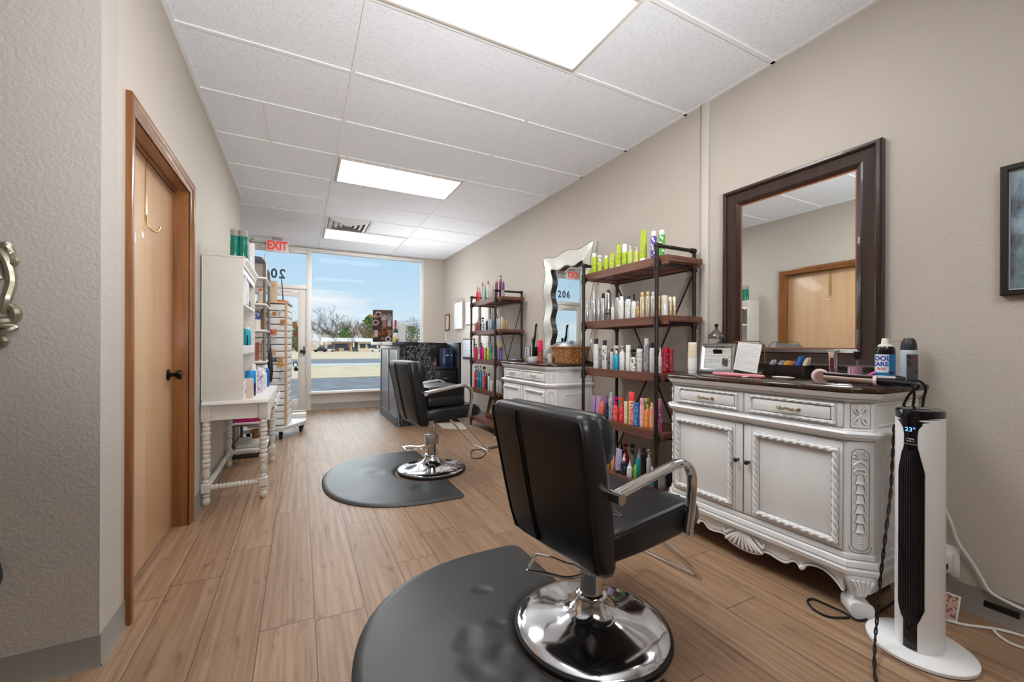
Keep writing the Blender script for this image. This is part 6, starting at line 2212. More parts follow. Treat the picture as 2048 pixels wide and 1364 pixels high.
bottle('can', 0.135, 0.026, (176, 44, 54), (190, 70, 70), 'red can standing at the left edge of the black desk', (1.735, 5.68, 0.792), None, lines((176, 40, 52), (226, 190, 190), .1, .7, 'splash'))
# jewellery stand with hair accessories
js = thing('jewellery_stand', 'dark board stand crowded with hair accessories on the reception counter', 'display stand', (1.150, 6.52, PZ + 0.05), math.radians(-16))
M_BOARD = mat('dark_brown_board', (62, 42, 38), 0.6)
MB().box2(-0.145, 0.155, -0.012, 0.012, 0.010, 0.505, 0.003).build('board', M_BOARD, js)
MB().box2(-0.13, 0.14, -0.055, 0.07, 0.0, 0.012, 0.003).build('foot', M_BOARD, js)
JM = Matrix.Translation((1.150, 6.52, PZ + 0.05)) @ Matrix.Rotation(math.radians(-16), 4, 'Z')
items = [(-0.06, 0.43, 'scrunchie', (190, 160, 150), 'dusty pink scrunchie at the top of the jewellery stand'), (0.02, 0.375, 'band', (206, 190, 194), 'pale grey hair band on the jewellery stand, upper middle'), (0.10, 0.38, 'band', (170, 150, 150), 'mauve hair band on the jewellery stand, upper right'),
         (-0.13, 0.40, 'bow', (196, 150, 110), 'tan bow at the upper left of the jewellery stand'), (-0.10, 0.305, 'scrunchie', (196, 176, 176), 'pale pink scrunchie at the left of the jewellery stand'), (0.03, 0.28, 'clip', (176, 130, 110), 'brown hair comb in the middle of the stand'), (0.105, 0.30, 'clip', (206, 184, 188), 'pale pink hair comb on the right of the stand'),
         (-0.095, 0.14, 'clip', (206, 196, 194), 'white hair comb low on the left of the stand'), (-0.01, 0.13, 'bow', (150, 66, 40), 'rust red bow low in the middle of the stand'), (0.03, 0.185, 'scrunchie', (160, 90, 60), 'rust scrunchie above the rust red bow'), (0.11, 0.15, 'clip', (176, 126, 80), 'tan hair comb low on the right of the stand'), (-0.14, 0.12, 'clip', (156, 116, 70), 'bronze hair comb at the lower left edge of the stand'), (0.03, 0.055, 'bow', (120, 110, 90), 'olive bow at the foot of the jewellery stand'), (0.09, 0.045, 'scrunchie', (226, 220, 216), 'small white scrunchie at the foot of the stand')]
for u, z, kd, rgb, lab in items:
    p = JM @ Vector((u, -0.013, z))
    m_ = mat('hair_accessory', rgb, 0.7, mottle=(70, tuple(int(v * 0.72) for v in rgb), 0.25))
    b = MB()
    if kd == 'scrunchie':
        b.tube([((0.036 + 0.004 * math.sin(9 * a)) * math.cos(a), -0.014 + 0.004 * math.sin(7 * a), (0.036 + 0.004 * math.sin(9 * a)) * math.sin(a)) for a in [2 * PI * i / 36 for i in range(36)]], [0.012 + 0.003 * math.sin(i * 1.9) for i in range(36)], 8, closed=True)
    elif kd == 'band':
        b.tube([(0.038 * math.cos(a), -0.014, 0.05 * math.sin(a)) for a in [2 * PI * i / 30 for i in range(30)]], 0.010, 8, closed=True, flat=(0.6, 1.3))
        b.lathe([(0.0, -0.008), (0.034, -0.008), (0.034, -0.003), (0.0, -0.003)], 16, (0, 0, 0), 'y')
    elif kd == 'clip':
        b.loft([[(x, y, z_) for x, z_ in rrect(0.058, 0.095, 0.010, 3)] for y in (-0.020, -0.002)])
        for i in range(5):
            b.box2(-0.024 + 0.011 * i, -0.020 + 0.011 * i, -0.020, -0.006, -0.066, -0.045)
    else:
        for s in (-1, 1):
            b.loft([[(s * x, -0.012 + y, z_ ) for y, z_ in rrect(0.020, h_, 0.009, 3)] for x, h_ in ((0.0, 0.022), (0.02, 0.045), (0.042, 0.062), (0.048, 0.045))])
            b.tube([(0, -0.014, -0.008), (s * 0.02, -0.014, -0.045)], 0.008, 6, flat=(0.5, 1.4))
        b.ball((0, -0.020, 0), 0.012, 8, 6)
    o = b.build('hair_' + kd if kd in ('band', 'clip', 'bow') else kd, m_, loc=p, rot=(0, 0, math.radians(-16)))
    tag(o, lab, 'hair accessory', 'hair accessories on the stand')
# other small things on the counter
t = thing('tall_bottle', 'dark green bottle with red foil neck on the reception counter', 'bottle', (1.232, 5.94, PZ + 0.05))
MB().lathe([(0.0, 0.0), (0.030, 0.0), (0.032, 0.006), (0.032, 0.155), (0.028, 0.175), (0.016, 0.195), (0.0, 0.196)], 18).build('body', mat('green_glass_bottle', (30, 60, 46), 0.15), t)
MB().lathe([(0.016, 0.193), (0.0165, 0.215), (0.0145, 0.30), (0.016, 0.302), (0.016, 0.315), (0.0, 0.318)], 16).build('foil_neck', mat('red_foil', (176, 56, 50), 0.35, 0.3), t)
MB().lathe([(0.0328, 0.045), (0.0328, 0.13)], 18).build('label', print_mat((226, 222, 224), (150, 50, 70), 'logo'), t)
bottle('flip', 0.085, 0.022, (226, 196, 60), (236, 226, 190), 'small yellow bottle in front of the green bottle on the counter', (1.170, 5.70, PZ + 0.05), None)
bottle('flip', 0.13, 0.022, (232, 228, 230), (236, 236, 238), 'white bottle beside the jewellery stand on the counter', (1.196, 5.81, PZ + 0.05), None, lines((236, 230, 232), (170, 50, 80), .1, .7, 'logo'))
simple('white_case', 'small white upright case on the corner of the reception counter', 'case', mat('pale_case', (206, 208, 210), 0.4), (1.285, 5.78, PZ + 0.05), lambda b: b.loft([[(x, y, z) for x, z in ((-0.042, 0.0), (0.042, 0.0), (0.042, 0.245), (0.02, 0.262), (-0.012, 0.27), (-0.042, 0.25))] for y in (-0.05, 0.05)]))
# pictures at the far end of the right wall
t = thing('small_picture', 'small brown framed picture on the right wall nearest the window corner', 'picture', (XR, 7.36, 1.548))
b = MB()
frame_sweep(b, [(0.0, 0.0), (0.0, 0.02), (0.022, 0.02), (0.026, 0.008), (0.026, 0.0)], -0.125, 0.125, -0.155, 0.155, 0)
b.build('frame', mat('brown_gold_frame', (112, 84, 52), 0.4), t)
MB().box2(-0.009, -0.004, -0.10, 0.10, -0.13, 0.13).build('print', print_mat((222, 214, 206), (120, 110, 104), 'script', 0.6), t, angle=0)
t = thing('canvas_sign', 'thick white canvas sign with faint lettering on the right wall', 'sign', (XR - 0.001, 6.68, 1.63))
MB().box2(-0.045, 0.0, -0.20, 0.20, -0.23, 0.23, 0.002).build('canvas', mat('grey_canvas_edge', (186, 182, 174), 0.7), t)
MB().box2(-0.0462, -0.0452, -0.198, 0.198, -0.228, 0.228).build('face', print_mat((232, 230, 226), (176, 172, 166), 'logo', 0.7), t, angle=0)
t = thing('paper_notice', 'white paper notice on the right wall beside the rear shelf', 'notice', (XR - 0.001, 6.14, 1.645))
MB().box2(-0.004, 0.0, -0.26, 0.26, -0.185, 0.185).build('sheet', print_mat((226, 226, 228), (170, 170, 180), 'lines', 0.7), t, angle=0)
MB().box2(-0.012, -0.0045, -0.26, 0.26, -0.197, -0.186).build('clip_rail', mat('charcoal_rail', (80, 80, 84), 0.5), t)
t = thing('price_board', 'long white price board behind the rear shelf on the right wall', 'board', (XR - 0.001, 5.60, 1.40))
MB().box2(-0.012, 0.0, -0.22, 0.22, -0.42, 0.36, 0.002).build('board', M_PAPER, t)
MB().box2(-0.030, -0.0125, -0.22, -0.16, -0.42, 0.36, 0.002).build('wood_upright', mat('brown_upright', (120, 94, 80), 0.5), t)
MB().box2(-0.030, -0.0125, 0.16, 0.22, -0.42, 0.36, 0.002).build('wood_upright', mat('brown_upright', (120, 94, 80), 0.5), t)
t = thing('wall_poster', 'dark edged poster of printed lines low on the wall behind the rear shelf', 'poster', (XR - 0.001, 6.28, 1.05))
MB().box2(-0.014, 0.0, -0.25, 0.25, -0.17, 0.17, 0.002).build('frame', mat('charcoal_frame', (52, 54, 60), 0.5), t)
MB().box2(-0.0152, -0.0142, -0.235, 0.235, -0.13, 0.155).build('print', print_mat((214, 218, 224), (70, 80, 96), 'lines', 0.6), t, angle=0)
b = MB()
b.tube(smooth_path([(XR - 0.012, 7.44, 1.36), (XR - 0.016, 7.43, 1.26), (XR - 0.012, 7.40, 1.20)], 4), 0.010, 8)
tag(b.build('wand_control', M_WHITE), 'short white blind wand hanging below the small brown framed picture', 'blind wand')
# pale board on the floor by the rear shelf
pts = [(1.70, 5.18), (1.955, 4.985), (2.02, 5.10), (2.06, 5.48), (1.74, 5.53)]
b = MB()
b.loft([[(x, y, z) for x, y in pts] for z in (0.0, 0.006)])
tag(b.build('floor_board', mat('pale_floor_board', (206, 202, 188), 0.5)), 'pale flat board lying on the floor behind the rear styling chair', 'board')
# ================================================================== things on the near sideboard
CT = 0.9372


def by_x(px, X):
    d = ray(px, 690)
    return X * d.y / d.x

GT = None
bottle('tube', 0.190, 0.026, (236, 235, 230), (232, 232, 230), 'white and cream squeeze tube at the left end of the near sideboard', (2.20, 1.745, CT), None, {'band': ((222, 206, 178), (210, 190, 160), 'lines', .5, .95)})
# certificate in a silver frame
t = thing('certificate_frame', 'silver framed certificate leaning at the left of the near sideboard top', 'picture frame', (2.345, 1.682, CT), 0)
TILT = Matrix.Rotation(math.radians(7), 4, 'Y')
b = MB()
frame_sweep(b, [(0.0, 0.0), (0.0, 0.016), (0.004, 0.020), (0.010, 0.017), (0.014, 0.019), (0.022, 0.010), (0.026, 0.006), (0.026, 0.0)], -0.118, 0.118, 0.0, 0.182, 0)
b.xform(TILT)
b.build('frame', mat('silver_frame', (206, 206, 206), 0.28, 0.75), t, angle=30)
b = MB()
b.box2(-0.005, -0.002, -0.095, 0.095, 0.024, 0.158)
b.xform(TILT)
pap = b.build('certificate', print_mat((226, 228, 226), (150, 152, 152), 'lines', 0.5), t, angle=0)
b = MB()
b.lathe([(0.0, -0.0062), (0.013, -0.0062), (0.013, -0.0052), (0.0, -0.0052)], 16, (0, 0.012, 0.140), 'x')
b.xform(TILT)
b.build('seal', mat('grey_seal', (150, 152, 156), 0.5), pap)
b = MB()
b.box2(-0.0064, -0.0054, -0.072, -0.034, 0.042, 0.092)
b.xform(TILT)
b.build('photo', print_mat((74, 80, 84), (206, 180, 160), 'logo', 0.4), pap, angle=0)
b = MB()
b.box2(0.004, 0.008, -0.03, 0.03, 0.012, 0.14)
b.xform(Matrix.Rotation(math.radians(-14), 4, 'Y') @ Matrix.Translation((0.034, 0, 0.0)))
b.build('easel_back', M_BLACK, t)
# disinfecting jar with teal liquid
t = thing('disinfectant_jar', 'tall glass jar with teal liquid and black knob behind the certificate', 'jar', (2.437, 1.752, CT))
r = 0.047
MB().lathe([(0.0, 0.0), (r, 0.0), (r, 0.225), (0.0, 0.225)], 28).build('glass', M_GLASS, t)
MB().lathe([(0.0, 0.004), (r - 0.003, 0.004), (r - 0.003, 0.185), (0.0, 0.185)], 28).build('liquid', mat('teal_liquid', (16, 92, 104), 0.08, trans=0.35, ior=1.33), t)
MB().lathe([(r + 0.001, 0.215), (r + 0.003, 0.225), (r, 0.240), (0.030, 0.256), (0.012, 0.272), (0.008, 0.280), (0.0, 0.280)], 24).build('lid', mat('smoky_lid', (120, 112, 106), 0.2, 0.4), t)
MB().lathe([(0.0, 0.280), (0.007, 0.280), (0.006, 0.290), (0.011, 0.296), (0.011, 0.312), (0.0, 0.314)], 14).build('knob', M_BLACK, t)
# gold wire frame with a handwritten note leaning on it
t = thing('gold_wire_frame', 'gold octagonal wire and glass frame standing on the near sideboard', 'picture frame', (2.315, 1.468, CT), 0)
oc = [(-0.075, 0.006), (-0.098, 0.030), (-0.098, 0.165), (-0.070, 0.195), (0.070, 0.195), (0.098, 0.165), (0.098, 0.030), (0.075, 0.006)]
b = MB()
b.tube([(0, y, z) for y, z in oc], 0.0024, 6, closed=True)
b.tube([(0.0, 0.08, 0.008), (0.06, 0.085, 0.002)], 0.002, 6)
b.tube([(0.0, -0.08, 0.008), (0.06, -0.085, 0.002)], 0.002, 6)
b.tube([(0.0, 0.0745, 0.0065), (-0.0, 0.072, 0.002)], 0.002, 6)
b.tube([(0.0, -0.0745, 0.0065), (-0.0, -0.072, 0.002)], 0.002, 6)
b.build('wire', M_GOLD, t)
b = MB()
b.loft([[(x, y * 0.985, 0.1 + (z - 0.1) * 0.985) for y, z in oc] for x in (-0.001, 0.001)])
b.build('glass', M_GLASS, t, angle=0)
t = thing('handwritten_note', 'white sheet with handwritten lines leaning on the gold wire frame', 'note', (2.292, 1.470, CT + 0.018), 0)
NM = Matrix.Rotation(math.radians(6), 4, 'Y') @ Matrix.Rotation(math.radians(7), 4, 'X')
b = MB()
b.box2(-0.0008, 0.0, -0.070, 0.070, 0.004, 0.168)
b.xform(NM)
b.build('sheet', M_PAPER, t, angle=0)
rng = random.Random(4)
b = MB()
for i in range(11):
    z = 0.148 - i * 0.0125
    y = 0.060 if i else 0.034
    yend = (-0.034, -0.055, -0.02, -0.052, -0.045, -0.002, 0.0, -0.054, -0.03, 0.018, -0.058)[i]
    while y > yend:
        ln = rng.uniform(0.008, 0.022)
        pts = []
        n = max(4, int(ln / 0.0022))
        for j in range(n + 1):
            pts.append((-0.0012, y - ln * j / n, z + rng.uniform(-0.0022, 0.0024)))
        b.tube(pts, 0.00045, 3)
        y -= ln + rng.uniform(0.003, 0.007)
b.xform(NM)
b.build('handwriting', mat('pen_ink', (66, 68, 80), 0.6), t, angle=0)
# flat pink brush
t = thing('pink_brush', 'flat pink plastic brush lying on the near sideboard top', 'brush', (2.125, 1.405, CT))
MB().loft([[(x, y, z) for x, z in rrect(w_, h_, min(w_, h_) * 0.45, 4, 0, 0.010)] for y, w_, h_ in ((0.142, 0.012, 0.010), (0.13, 0.026, 0.016), (0.05, 0.036, 0.019), (-0.02, 0.030, 0.018), (-0.10, 0.034, 0.018), (-0.138, 0.030, 0.016), (-0.145, 0.020, 0.010))]).build('body', mat('blush_pink_plastic', (226, 140, 152), 0.35), t)
MB().ball((-0.017, -0.055, 0.004), 0.012, 10, 6, (0.5, 1.6, 0.35)).build('shell_clip', mat('cream_shell', (226, 200, 170), 0.4), t)
# dark acrylic bin with hair clips
t = thing('clip_bin', 'dark clear bin holding coloured hair clips below the mirror', 'bin', (2.34, 1.265, CT))
M_SMOKE = mat('smoked_acrylic', (30, 28, 30), 0.12, alpha=0.82)
b = MB()
x0, x1, y0, y1, hh = -0.045, 0.045, -0.105, 0.105, 0.068
b.box2(x0, x1, y0, y1, 0, 0.004)
b.box2(x0, x0 + 0.003, y0, y1, 0.004, hh)
b.box2(x1 - 0.003, x1, y0, y1, 0.004, hh)
b.box2(x0 + 0.003, x1 - 0.003, y0, y0 + 0.003, 0.004, hh)
b.box2(x0 + 0.003, x1 - 0.003, y1 - 0.003, y1, 0.004, hh)
b.build('walls', M_SMOKE, t, angle=0)
for y, rgb, lab, h in ((0.085, (190, 192, 200), 'silver hair clip in the dark bin, leftmost', 0.088), (0.040, (150, 162, 190), 'grey blue hair clip in the dark bin', 0.086), (0.012, (226, 166, 34), 'mustard yellow hair clip in the dark bin', 0.086), (-0.014, (196, 116, 60), 'orange brown hair clip in the dark bin', 0.084), (-0.045, (40, 106, 190), 'bright blue hair clip rising highest from the dark bin', 0.112), (-0.080, (226, 206, 186), 'cream patterned hair clip with red base, rightmost in the dark bin', 0.104)):
    t = thing('hair_clip', lab, 'hair clip', (2.335, 1.265 + y, CT + 0.0045), 0, 'hair clips in the dark bin')
    b = MB()
    s = 1 if rgb[2] < 200 or rgb[0] > 220 else 1
    for off in (-0.010, 0.010):
        b.loft([[(x + off + 0.2 * z, yy - 0.25 * max(0, z - 0.05), z) for x, yy in rrect(0.008, w_, 0.003, 2)] for z, w_ in ((0.0, 0.008), (0.03, 0.018), (0.06, 0.024), (h - 0.01, 0.018), (h, 0.008))])
    b.tube([(-0.012, 0, 0.045), (0.026, 0, 0.045)], 0.004, 8)
    b.build('jaws', mat('clip_plastic', rgb, 0.35, mottle=(90, tuple(int(v * 0.75) for v in rgb), 0.2)), t)
t = thing('soap_dish', 'small white oval dish on the near sideboard top', 'dish', (2.165, 1.192, CT))
MB().lathe([(0.0, 0.0), (0.030, 0.0), (0.044, 0.010), (0.046, 0.013), (0.042, 0.013), (0.030, 0.004), (0.0, 0.004)], 26, (0, 0, 0), 'z', 0.75, 1.15).build('dish', mat('white_porcelain', (238, 238, 234), 0.2), t)
# chrome trimmer in its stand
t = thing('hair_trimmer', 'chrome and red hair trimmer standing in a grey charging stand', 'trimmer', (2.30, 1.038, CT))
MB().loft([[(x, y, z) for x, y in rrect(dx, dy, 0.008, 3)] for z, dx, dy in ((0.0, 0.07, 0.085), (0.006, 0.07, 0.085), (0.03, 0.045, 0.055), (0.042, 0.040, 0.042))]).build('stand', mat('grey_stand', (116, 110, 106), 0.4), t)
b = MB()
b.loft([[(x + c, y, z) for x, y in rrect(dx, dy, min(dx, dy) * 0.35, 4)] for z, dx, dy, c in ((0.030, 0.024, 0.026, 0), (0.06, 0.030, 0.034, 0), (0.10, 0.030, 0.036, 0), (0.125, 0.026, 0.034, -0.002), (0.142, 0.018, 0.034, -0.003))])
b.build('body', M_CHROME, t)
MB().loft([[(x - 0.0145, y, z) for x, y in rrect(0.006, dy, 0.002, 2)] for z, dy in ((0.045, 0.010), (0.07, 0.017), (0.10, 0.016), (0.112, 0.008))]).build('grip', mat('dark_red_grip', (104, 26, 30), 0.3), t)
MB().box2(-0.010, 0.004, -0.022, 0.022, 0.141, 0.149, 0.001).build('blade', M_STEEL, t)
# acrylic cup with small things
t = thing('acrylic_cup', 'clear cup with pink and white stripes on the near sideboard', 'cup', (2.335, 0.966, CT))
k = NT('striped_acrylic', 0.15)
x_, y_, z_ = k.xyz()
w = k.white(k.comb(k.math('FLOOR', k.math('MULTIPLY', y_, 180)), 1.0, 0.0))
k.color(k.ramp(w, [(0.0, (206, 206, 208)), (0.45, (150, 146, 148)), (0.55, (226, 110, 170)), (0.75, (176, 60, 80)), (1.0, (236, 236, 236))]))
MB().lathe([(0.0, 0.0), (0.029, 0.0), (0.029, 0.070), (0.026, 0.070), (0.026, 0.006), (0.0, 0.006)], 22).build('cup', k.m, t)
t = thing('tint_brush', 'black tint brush standing up in the clear striped cup', 'brush', (2.335, 0.966, CT + 0.007))
MB().tube([(0, 0, 0), (0.004, -0.006, 0.10)], 0.0035, 8).build('handle', M_STEEL, t)
MB().loft([[(x + 0.004, y - 0.006, z) for x, y in rrect(dx, dy, 0.003, 2)] for z, dx, dy in ((0.098, 0.010, 0.012), (0.108, 0.012, 0.026), (0.135, 0.010, 0.028), (0.137, 0.006, 0.02))]).build('bristles', M_BLACK, t)
# the two big cans
t = thing('blade_coolant_can', 'large blue and white spray can reading COOL CARE on the near sideboard', 'spray can', (2.265, 0.832, CT))
r = 0.033
MB().lathe([(0.0, 0.0), (r * .95, 0.0), (r, 0.004), (r, 0.135), (0.0, 0.136)], 32).build('body', mat('blue_can', (26, 124, 180), 0.3), t)
MB().lathe([(0.0, 0.133), (r * 1.003, 0.133), (r * 1.003, 0.142), (r * 0.96, 0.155), (r * 0.82, 0.166), (0.0, 0.167)], 32).build('black_shoulder', mat('black_enamel', (24, 22, 22), 0.2), t)
MB().lathe([(0.0, 0.164), (r * 0.80, 0.164), (r * 0.72, 0.172), (r * 0.42, 0.178), (r * 0.36, 0.198), (r * 0.30, 0.201), (0.0, 0.201)], 24).build('nozzle', mat('ivory_nozzle', (232, 228, 218), 0.4), t)
b = MB()
rr = r * 1.006
a0, a1, n = math.radians(96), math.radians(222), 20
b.loft([[(rr * math.cos(a0 + (a1 - a0) * i / n), rr * math.sin(a0 + (a1 - a0) * i / n), z) for i in range(n + 1)] for z in (0.055, 0.132)], closed=False, cap=False)
lab_o = b.build('white_label', mat('label_white', (222, 228, 234), 0.35), t)
M_BLUEINK = mat('royal_blue_ink', (30, 76, 176), 0.4)


def wrap_text(body, size, zc, ac, m, parent, rad, sx=1.0):
    o = text_mesh('lettering', body, size, m, parent, (0, 0, 0), (0, 0, 0), 0.0004, sx=1.0, bold=0.03)
    for v in o.data.vertices:
        a = ac + v.co.x * sx / rad
        R_ = rad + 0.0004 + v.co.z
        v.co = Vector((R_ * math.cos(a), R_ * math.sin(a), zc + v.co.y))
    return o

wrap_text('COOL', 0.027, 0.114, math.radians(165), M_BLUEINK, t, rr)
wrap_text('CARE', 0.025, 0.090, math.radians(167), M_BLUEINK, t, rr)
wrap_text('PLUS', 0.013, 0.070, math.radians(178), mat('red_ink', (206, 66, 60), 0.4), t, rr)
t = thing('duster_can', 'grey spray can with black trigger cap at the right end of the near sideboard', 'spray can', (2.432, 0.812, CT))
r = 0.030
MB().lathe([(0.0, 0.0), (r * .95, 0.0), (r, 0.004), (r, 0.138), (r * 0.9, 0.150), (r * .7, 0.156), (0.0, 0.156)], 30).build('body', mat('pale_can_grey', (186, 194, 206), 0.3), t)
b = MB()
rr = r * 1.006
a0, a1 = math.radians(186), math.radians(300)
b.loft([[(rr * math.cos(a0 + (a1 - a0) * i / n), rr * math.sin(a0 + (a1 - a0) * i / n), z) for i in range(n + 1)] for z in (0.006, 0.132)], closed=False, cap=False)
b.build('grey_label', print_mat((82, 82, 88), (40, 38, 40), 'logo', 0.35), t)
wrap_text('11', 0.024, 0.112, math.radians(262), mat('red_ink', (206, 66, 60), 0.4), t, rr)
MB().loft([[(x + c, y, z) for x, y in rrect(dx, dy, min(dx, dy) * 0.45, 5)] for z, dx, dy, c in ((0.152, 0.054, 0.054, 0), (0.170, 0.054, 0.052, 0), (0.190, 0.046, 0.044, 0.002), (0.200, 0.040, 0.034, 0.003), (0.204, 0.026, 0.022, 0.004))]).build('trigger_cap', mat('slate_plastic', (46, 48, 54), 0.4), t)
MB().tube([(-0.02, 0.006, 0.192), (-0.075, 0.030, 0.190)], 0.0012, 6).build('straw', mat('orange_straw', (206, 120, 90), 0.4), t)
# purple and blue paddle brush
t = thing('paddle_brush', 'purple and blue hair brush lying behind the curling tools', 'brush', (2.245, 0.975, CT))
k = NT('galaxy_plastic', 0.35)
x_, y_, z_ = k.xyz()
nz = k.noise(k.tc.outputs['Object'], 14, 3, 0.5)
k.color(k.ramp(k.math('ADD', k.math('MULTIPLY', y_, -3.5), k.math('MULTIPLY', nz, 1.0)), [(0.1, (36, 100, 176)), (0.4, (90, 60, 170)), (0.6, (126, 56, 176)), (0.8, (226, 110, 190)), (0.95, (30, 60, 150))]))
path = [(0.085, 0.013, 0.028, 0.012), (0.06, 0.014, 0.060, 0.020), (0.0, 0.014, 0.066, 0.022), (-0.05, 0.016, 0.040, 0.020), (-0.075, 0.024, 0.018, 0.016), (-0.11, 0.048, 0.015, 0.014), (-0.135, 0.058, 0.014, 0.013), (-0.175, 0.060, 0.012, 0.011), (-0.182, 0.060, 0.006, 0.006)]
MB().loft([[(x, y, z + zc) for x, z in rrect(w_, h_, min(w_, h_) * 0.45, 4)] for y, zc, w_, h_ in path]).build('body', k.m, t)
b = MB()
for i in range(6):
    for j in range(7):
        b.tube([(-0.022 + 0.009 * i, 0.055 - 0.016 * j, 0.006), (-0.022 + 0.009 * i, 0.055 - 0.016 * j, 0.001)], 0.0012, 4)
b.build('bristles', M_BLACK, t)
# blush hot brush / curler with round end
t = thing('curling_iron', 'blush pink curling iron with round end facing the viewer', 'curling iron', (2.075, 0.985, CT))
M_BLUSH = mat('blush_plastic', (232, 206, 202), 0.3)
b = MB()
b.lathe([(0.0, 0.0), (0.030, 0.0), (0.033, -0.005), (0.032, -0.018), (0.018, -0.028), (0.0, -0.030)], 28, (0, 0.02, 0.033), 'y')
b.xform(Matrix.Rotation(math.radians(0), 4, 'Z'))
M2 = Matrix.Translation((0.0, 0.0, 0.033)) @ Matrix.Rotation(math.radians(-52), 4, 'Z') @ Matrix.Translation((0.0, -0.0, -0.033))
bb = MB()
bb.lathe([(0.0, 0.0), (0.026, 0.0), (0.032, 0.004), (0.033, 0.012), (0.028, 0.024), (0.0, 0.026)], 28, (0, -0.004, 0.033), 'y')
bb.xform(M2)
b.bm.free()
bb.build('round_end', M_BLUSH, t)
bb = MB()
bb.lathe([(0.013, -0.0052), (0.023, -0.0052), (0.023, -0.0035), (0.013, -0.0035)], 28, (0, -0.0, 0.033), 'y')
bb.xform(M2)
bb.build('mauve_ring', mat('mauve_ring', (176, 130, 128), 0.35), t)
MB().tube([(0.012, -0.008, 0.030), (0.045, -0.175, 0.024)], 0.0145, 16).build('barrel', mat('champagne_barrel', (206, 180, 166), 0.25, 0.5), t)
MB().tube([(0.002, -0.010, 0.046), (0.034, -0.17, 0.040)], 0.006, 8).build('clamp', mat('dark_clamp', (60, 48, 46), 0.3, 0.5), t)
MB().tube([(0.045, -0.170, 0.024), (0.047, -0.18, 0.024)], 0.021, 16).build('collar', M_BLUSH, t)
MB().tube([(0.047, -0.18, 0.024), (0.062, -0.235, 0.020), (0.075, -0.275, 0.018)], [0.013, 0.015, 0.012], 14).build('handle', M_BLACK, t)
t = thing('straightening_wand', 'silver flat iron with black cord end at the right of the near sideboard', 'flat iron', (2.165, 0.905, CT))
MB().tube([(0.0, 0.0, 0.034), (0.055, -0.125, 0.034)], 0.0125, 14, flat=(0.8, 1.2)).build('shell', mat('silver_shell', (214, 212, 210), 0.2, 0.7), t)
MB().tube([(-0.01, 0.01, 0.014), (0.052, -0.125, 0.014)], 0.0115, 14, flat=(0.8, 1.2)).build('lower_plate', mat('black_gloss', (24, 26, 34), 0.25), t)
MB().tube([(0.053, -0.122, 0.032), (0.066, -0.150, 0.030)], [0.015, 0.010], 14).build('cord_end', M_BLACK, t)

# cords dropping from the tools to the floor behind the heater
M_CORD = mat('black_cord', (20, 20, 21), 0.45)
b = MB()
b.tube(smooth_path([(2.150, 0.712, 0.958), (2.150, 0.690, 0.950), (2.145, 0.668, 0.925), (2.140, 0.735, 0.70), (2.16, 0.748, 0.25), (2.18, 0.742, 0.02), (2.16, 0.66, 0.006)], 8), 0.0045, 8)
b.bm.free()
GC = 'tool cords over the sideboard end'
for lab, pts in (('black cord of the curling iron dropping over the sideboard end, leftmost', [(2.152, 0.708, 0.955), (2.156, 0.69, 0.948), (2.160, 0.725, 0.90), (2.165, 0.742, 0.80), (2.17, 0.745, 0.40), (2.19, 0.745, 0.006), (2.24, 0.72, 0.006)]),
                 ('black cord between the two outer cords over the sideboard end', [(2.222, 0.752, 0.956), (2.228, 0.735, 0.950), (2.232, 0.728, 0.90), (2.234, 0.738, 0.78), (2.236, 0.742, 0.40), (2.25, 0.742, 0.006), (2.30, 0.715, 0.006)]),
                 ('thick black cord of the silver flat iron, rightmost over the sideboard end', [(2.236, 0.750, 0.966), (2.262, 0.722, 0.962), (2.288, 0.712, 0.93), (2.292, 0.722, 0.86), (2.295, 0.735, 0.60), (2.30, 0.735, 0.20), (2.33, 0.735, 0.006), (2.38, 0.70, 0.006)])):
    b = MB()
    b.tube(smooth_path(pts, 8), 0.0046, 8)
    tag(b.build('tool_cord', M_CORD), lab, 'cord', GC)

# ================================================================== things on the far sideboard
t = thing('wicker_basket', 'woven wicker basket full of wrapped supplies on the far sideboard', 'basket', (2.352, 3.245, CT))
b = MB()
n = 15
for i in range(n):
    z = 0.006 + 0.010 * i
    gx, gy = 0.175 + 0.05 * i / n, 0.265 + 0.07 * i / n
    loop = rrect(gx, gy, 0.03, 4)
    pts = []
    for j in range(len(loop)):
        a, c_ = loop[j], loop[(j + 1) % len(loop)]
        m = max(1, int(math.hypot(c_[0] - a[0], c_[1] - a[1]) / 0.018))
        for q in range(m):
            pts.append((a[0] + (c_[0] - a[0]) * q / m, a[1] + (c_[1] - a[1]) * q / m))
    cen = [(x * (1 + 0.030 * (-1) ** (k_ + i)), y * (1 + 0.024 * (-1) ** (k_ + i)), z) for k_, (x, y) in enumerate(pts)]
    b.tube(cen, 0.0068, 6, closed=True)
b.box2(-0.085, 0.085, -0.13, 0.13, 0.0, 0.006)
b.build('weave', M_WEAVE, t)
b = MB()
b.tube([(x, y, 0.155) for x, y in rrect(0.235, 0.345, 0.035, 5)], 0.0095, 8, closed=True)
b.build('rim', M_WEAVE, t)
GB = 'supplies in the wicker basket'
def wrapped(name, label, c, s, m, seed):
    rng = random.Random(seed)
    b = MB()
    b.ball((0, 0, 0), 1.0, 12, 9)
    for v in b.bm.verts:
        k_ = 1 + rng.uniform(-0.16, 0.16)
        v.co = Vector((v.co.x * s[0] * k_, v.co.y * s[1] * k_, v.co.z * s[2] * k_))
    tag(b.build(name, m, loc=c, angle=25), label, 'package', GB)
wrapped('plastic_package', 'blue wrapped package in the wicker basket, left side', (2.345, 3.315, CT + 0.145), (0.075, 0.075, 0.062), mat('blue_wrap', (96, 118, 150), 0.2, mottle=(40, (206, 214, 226), 0.12)), 1)
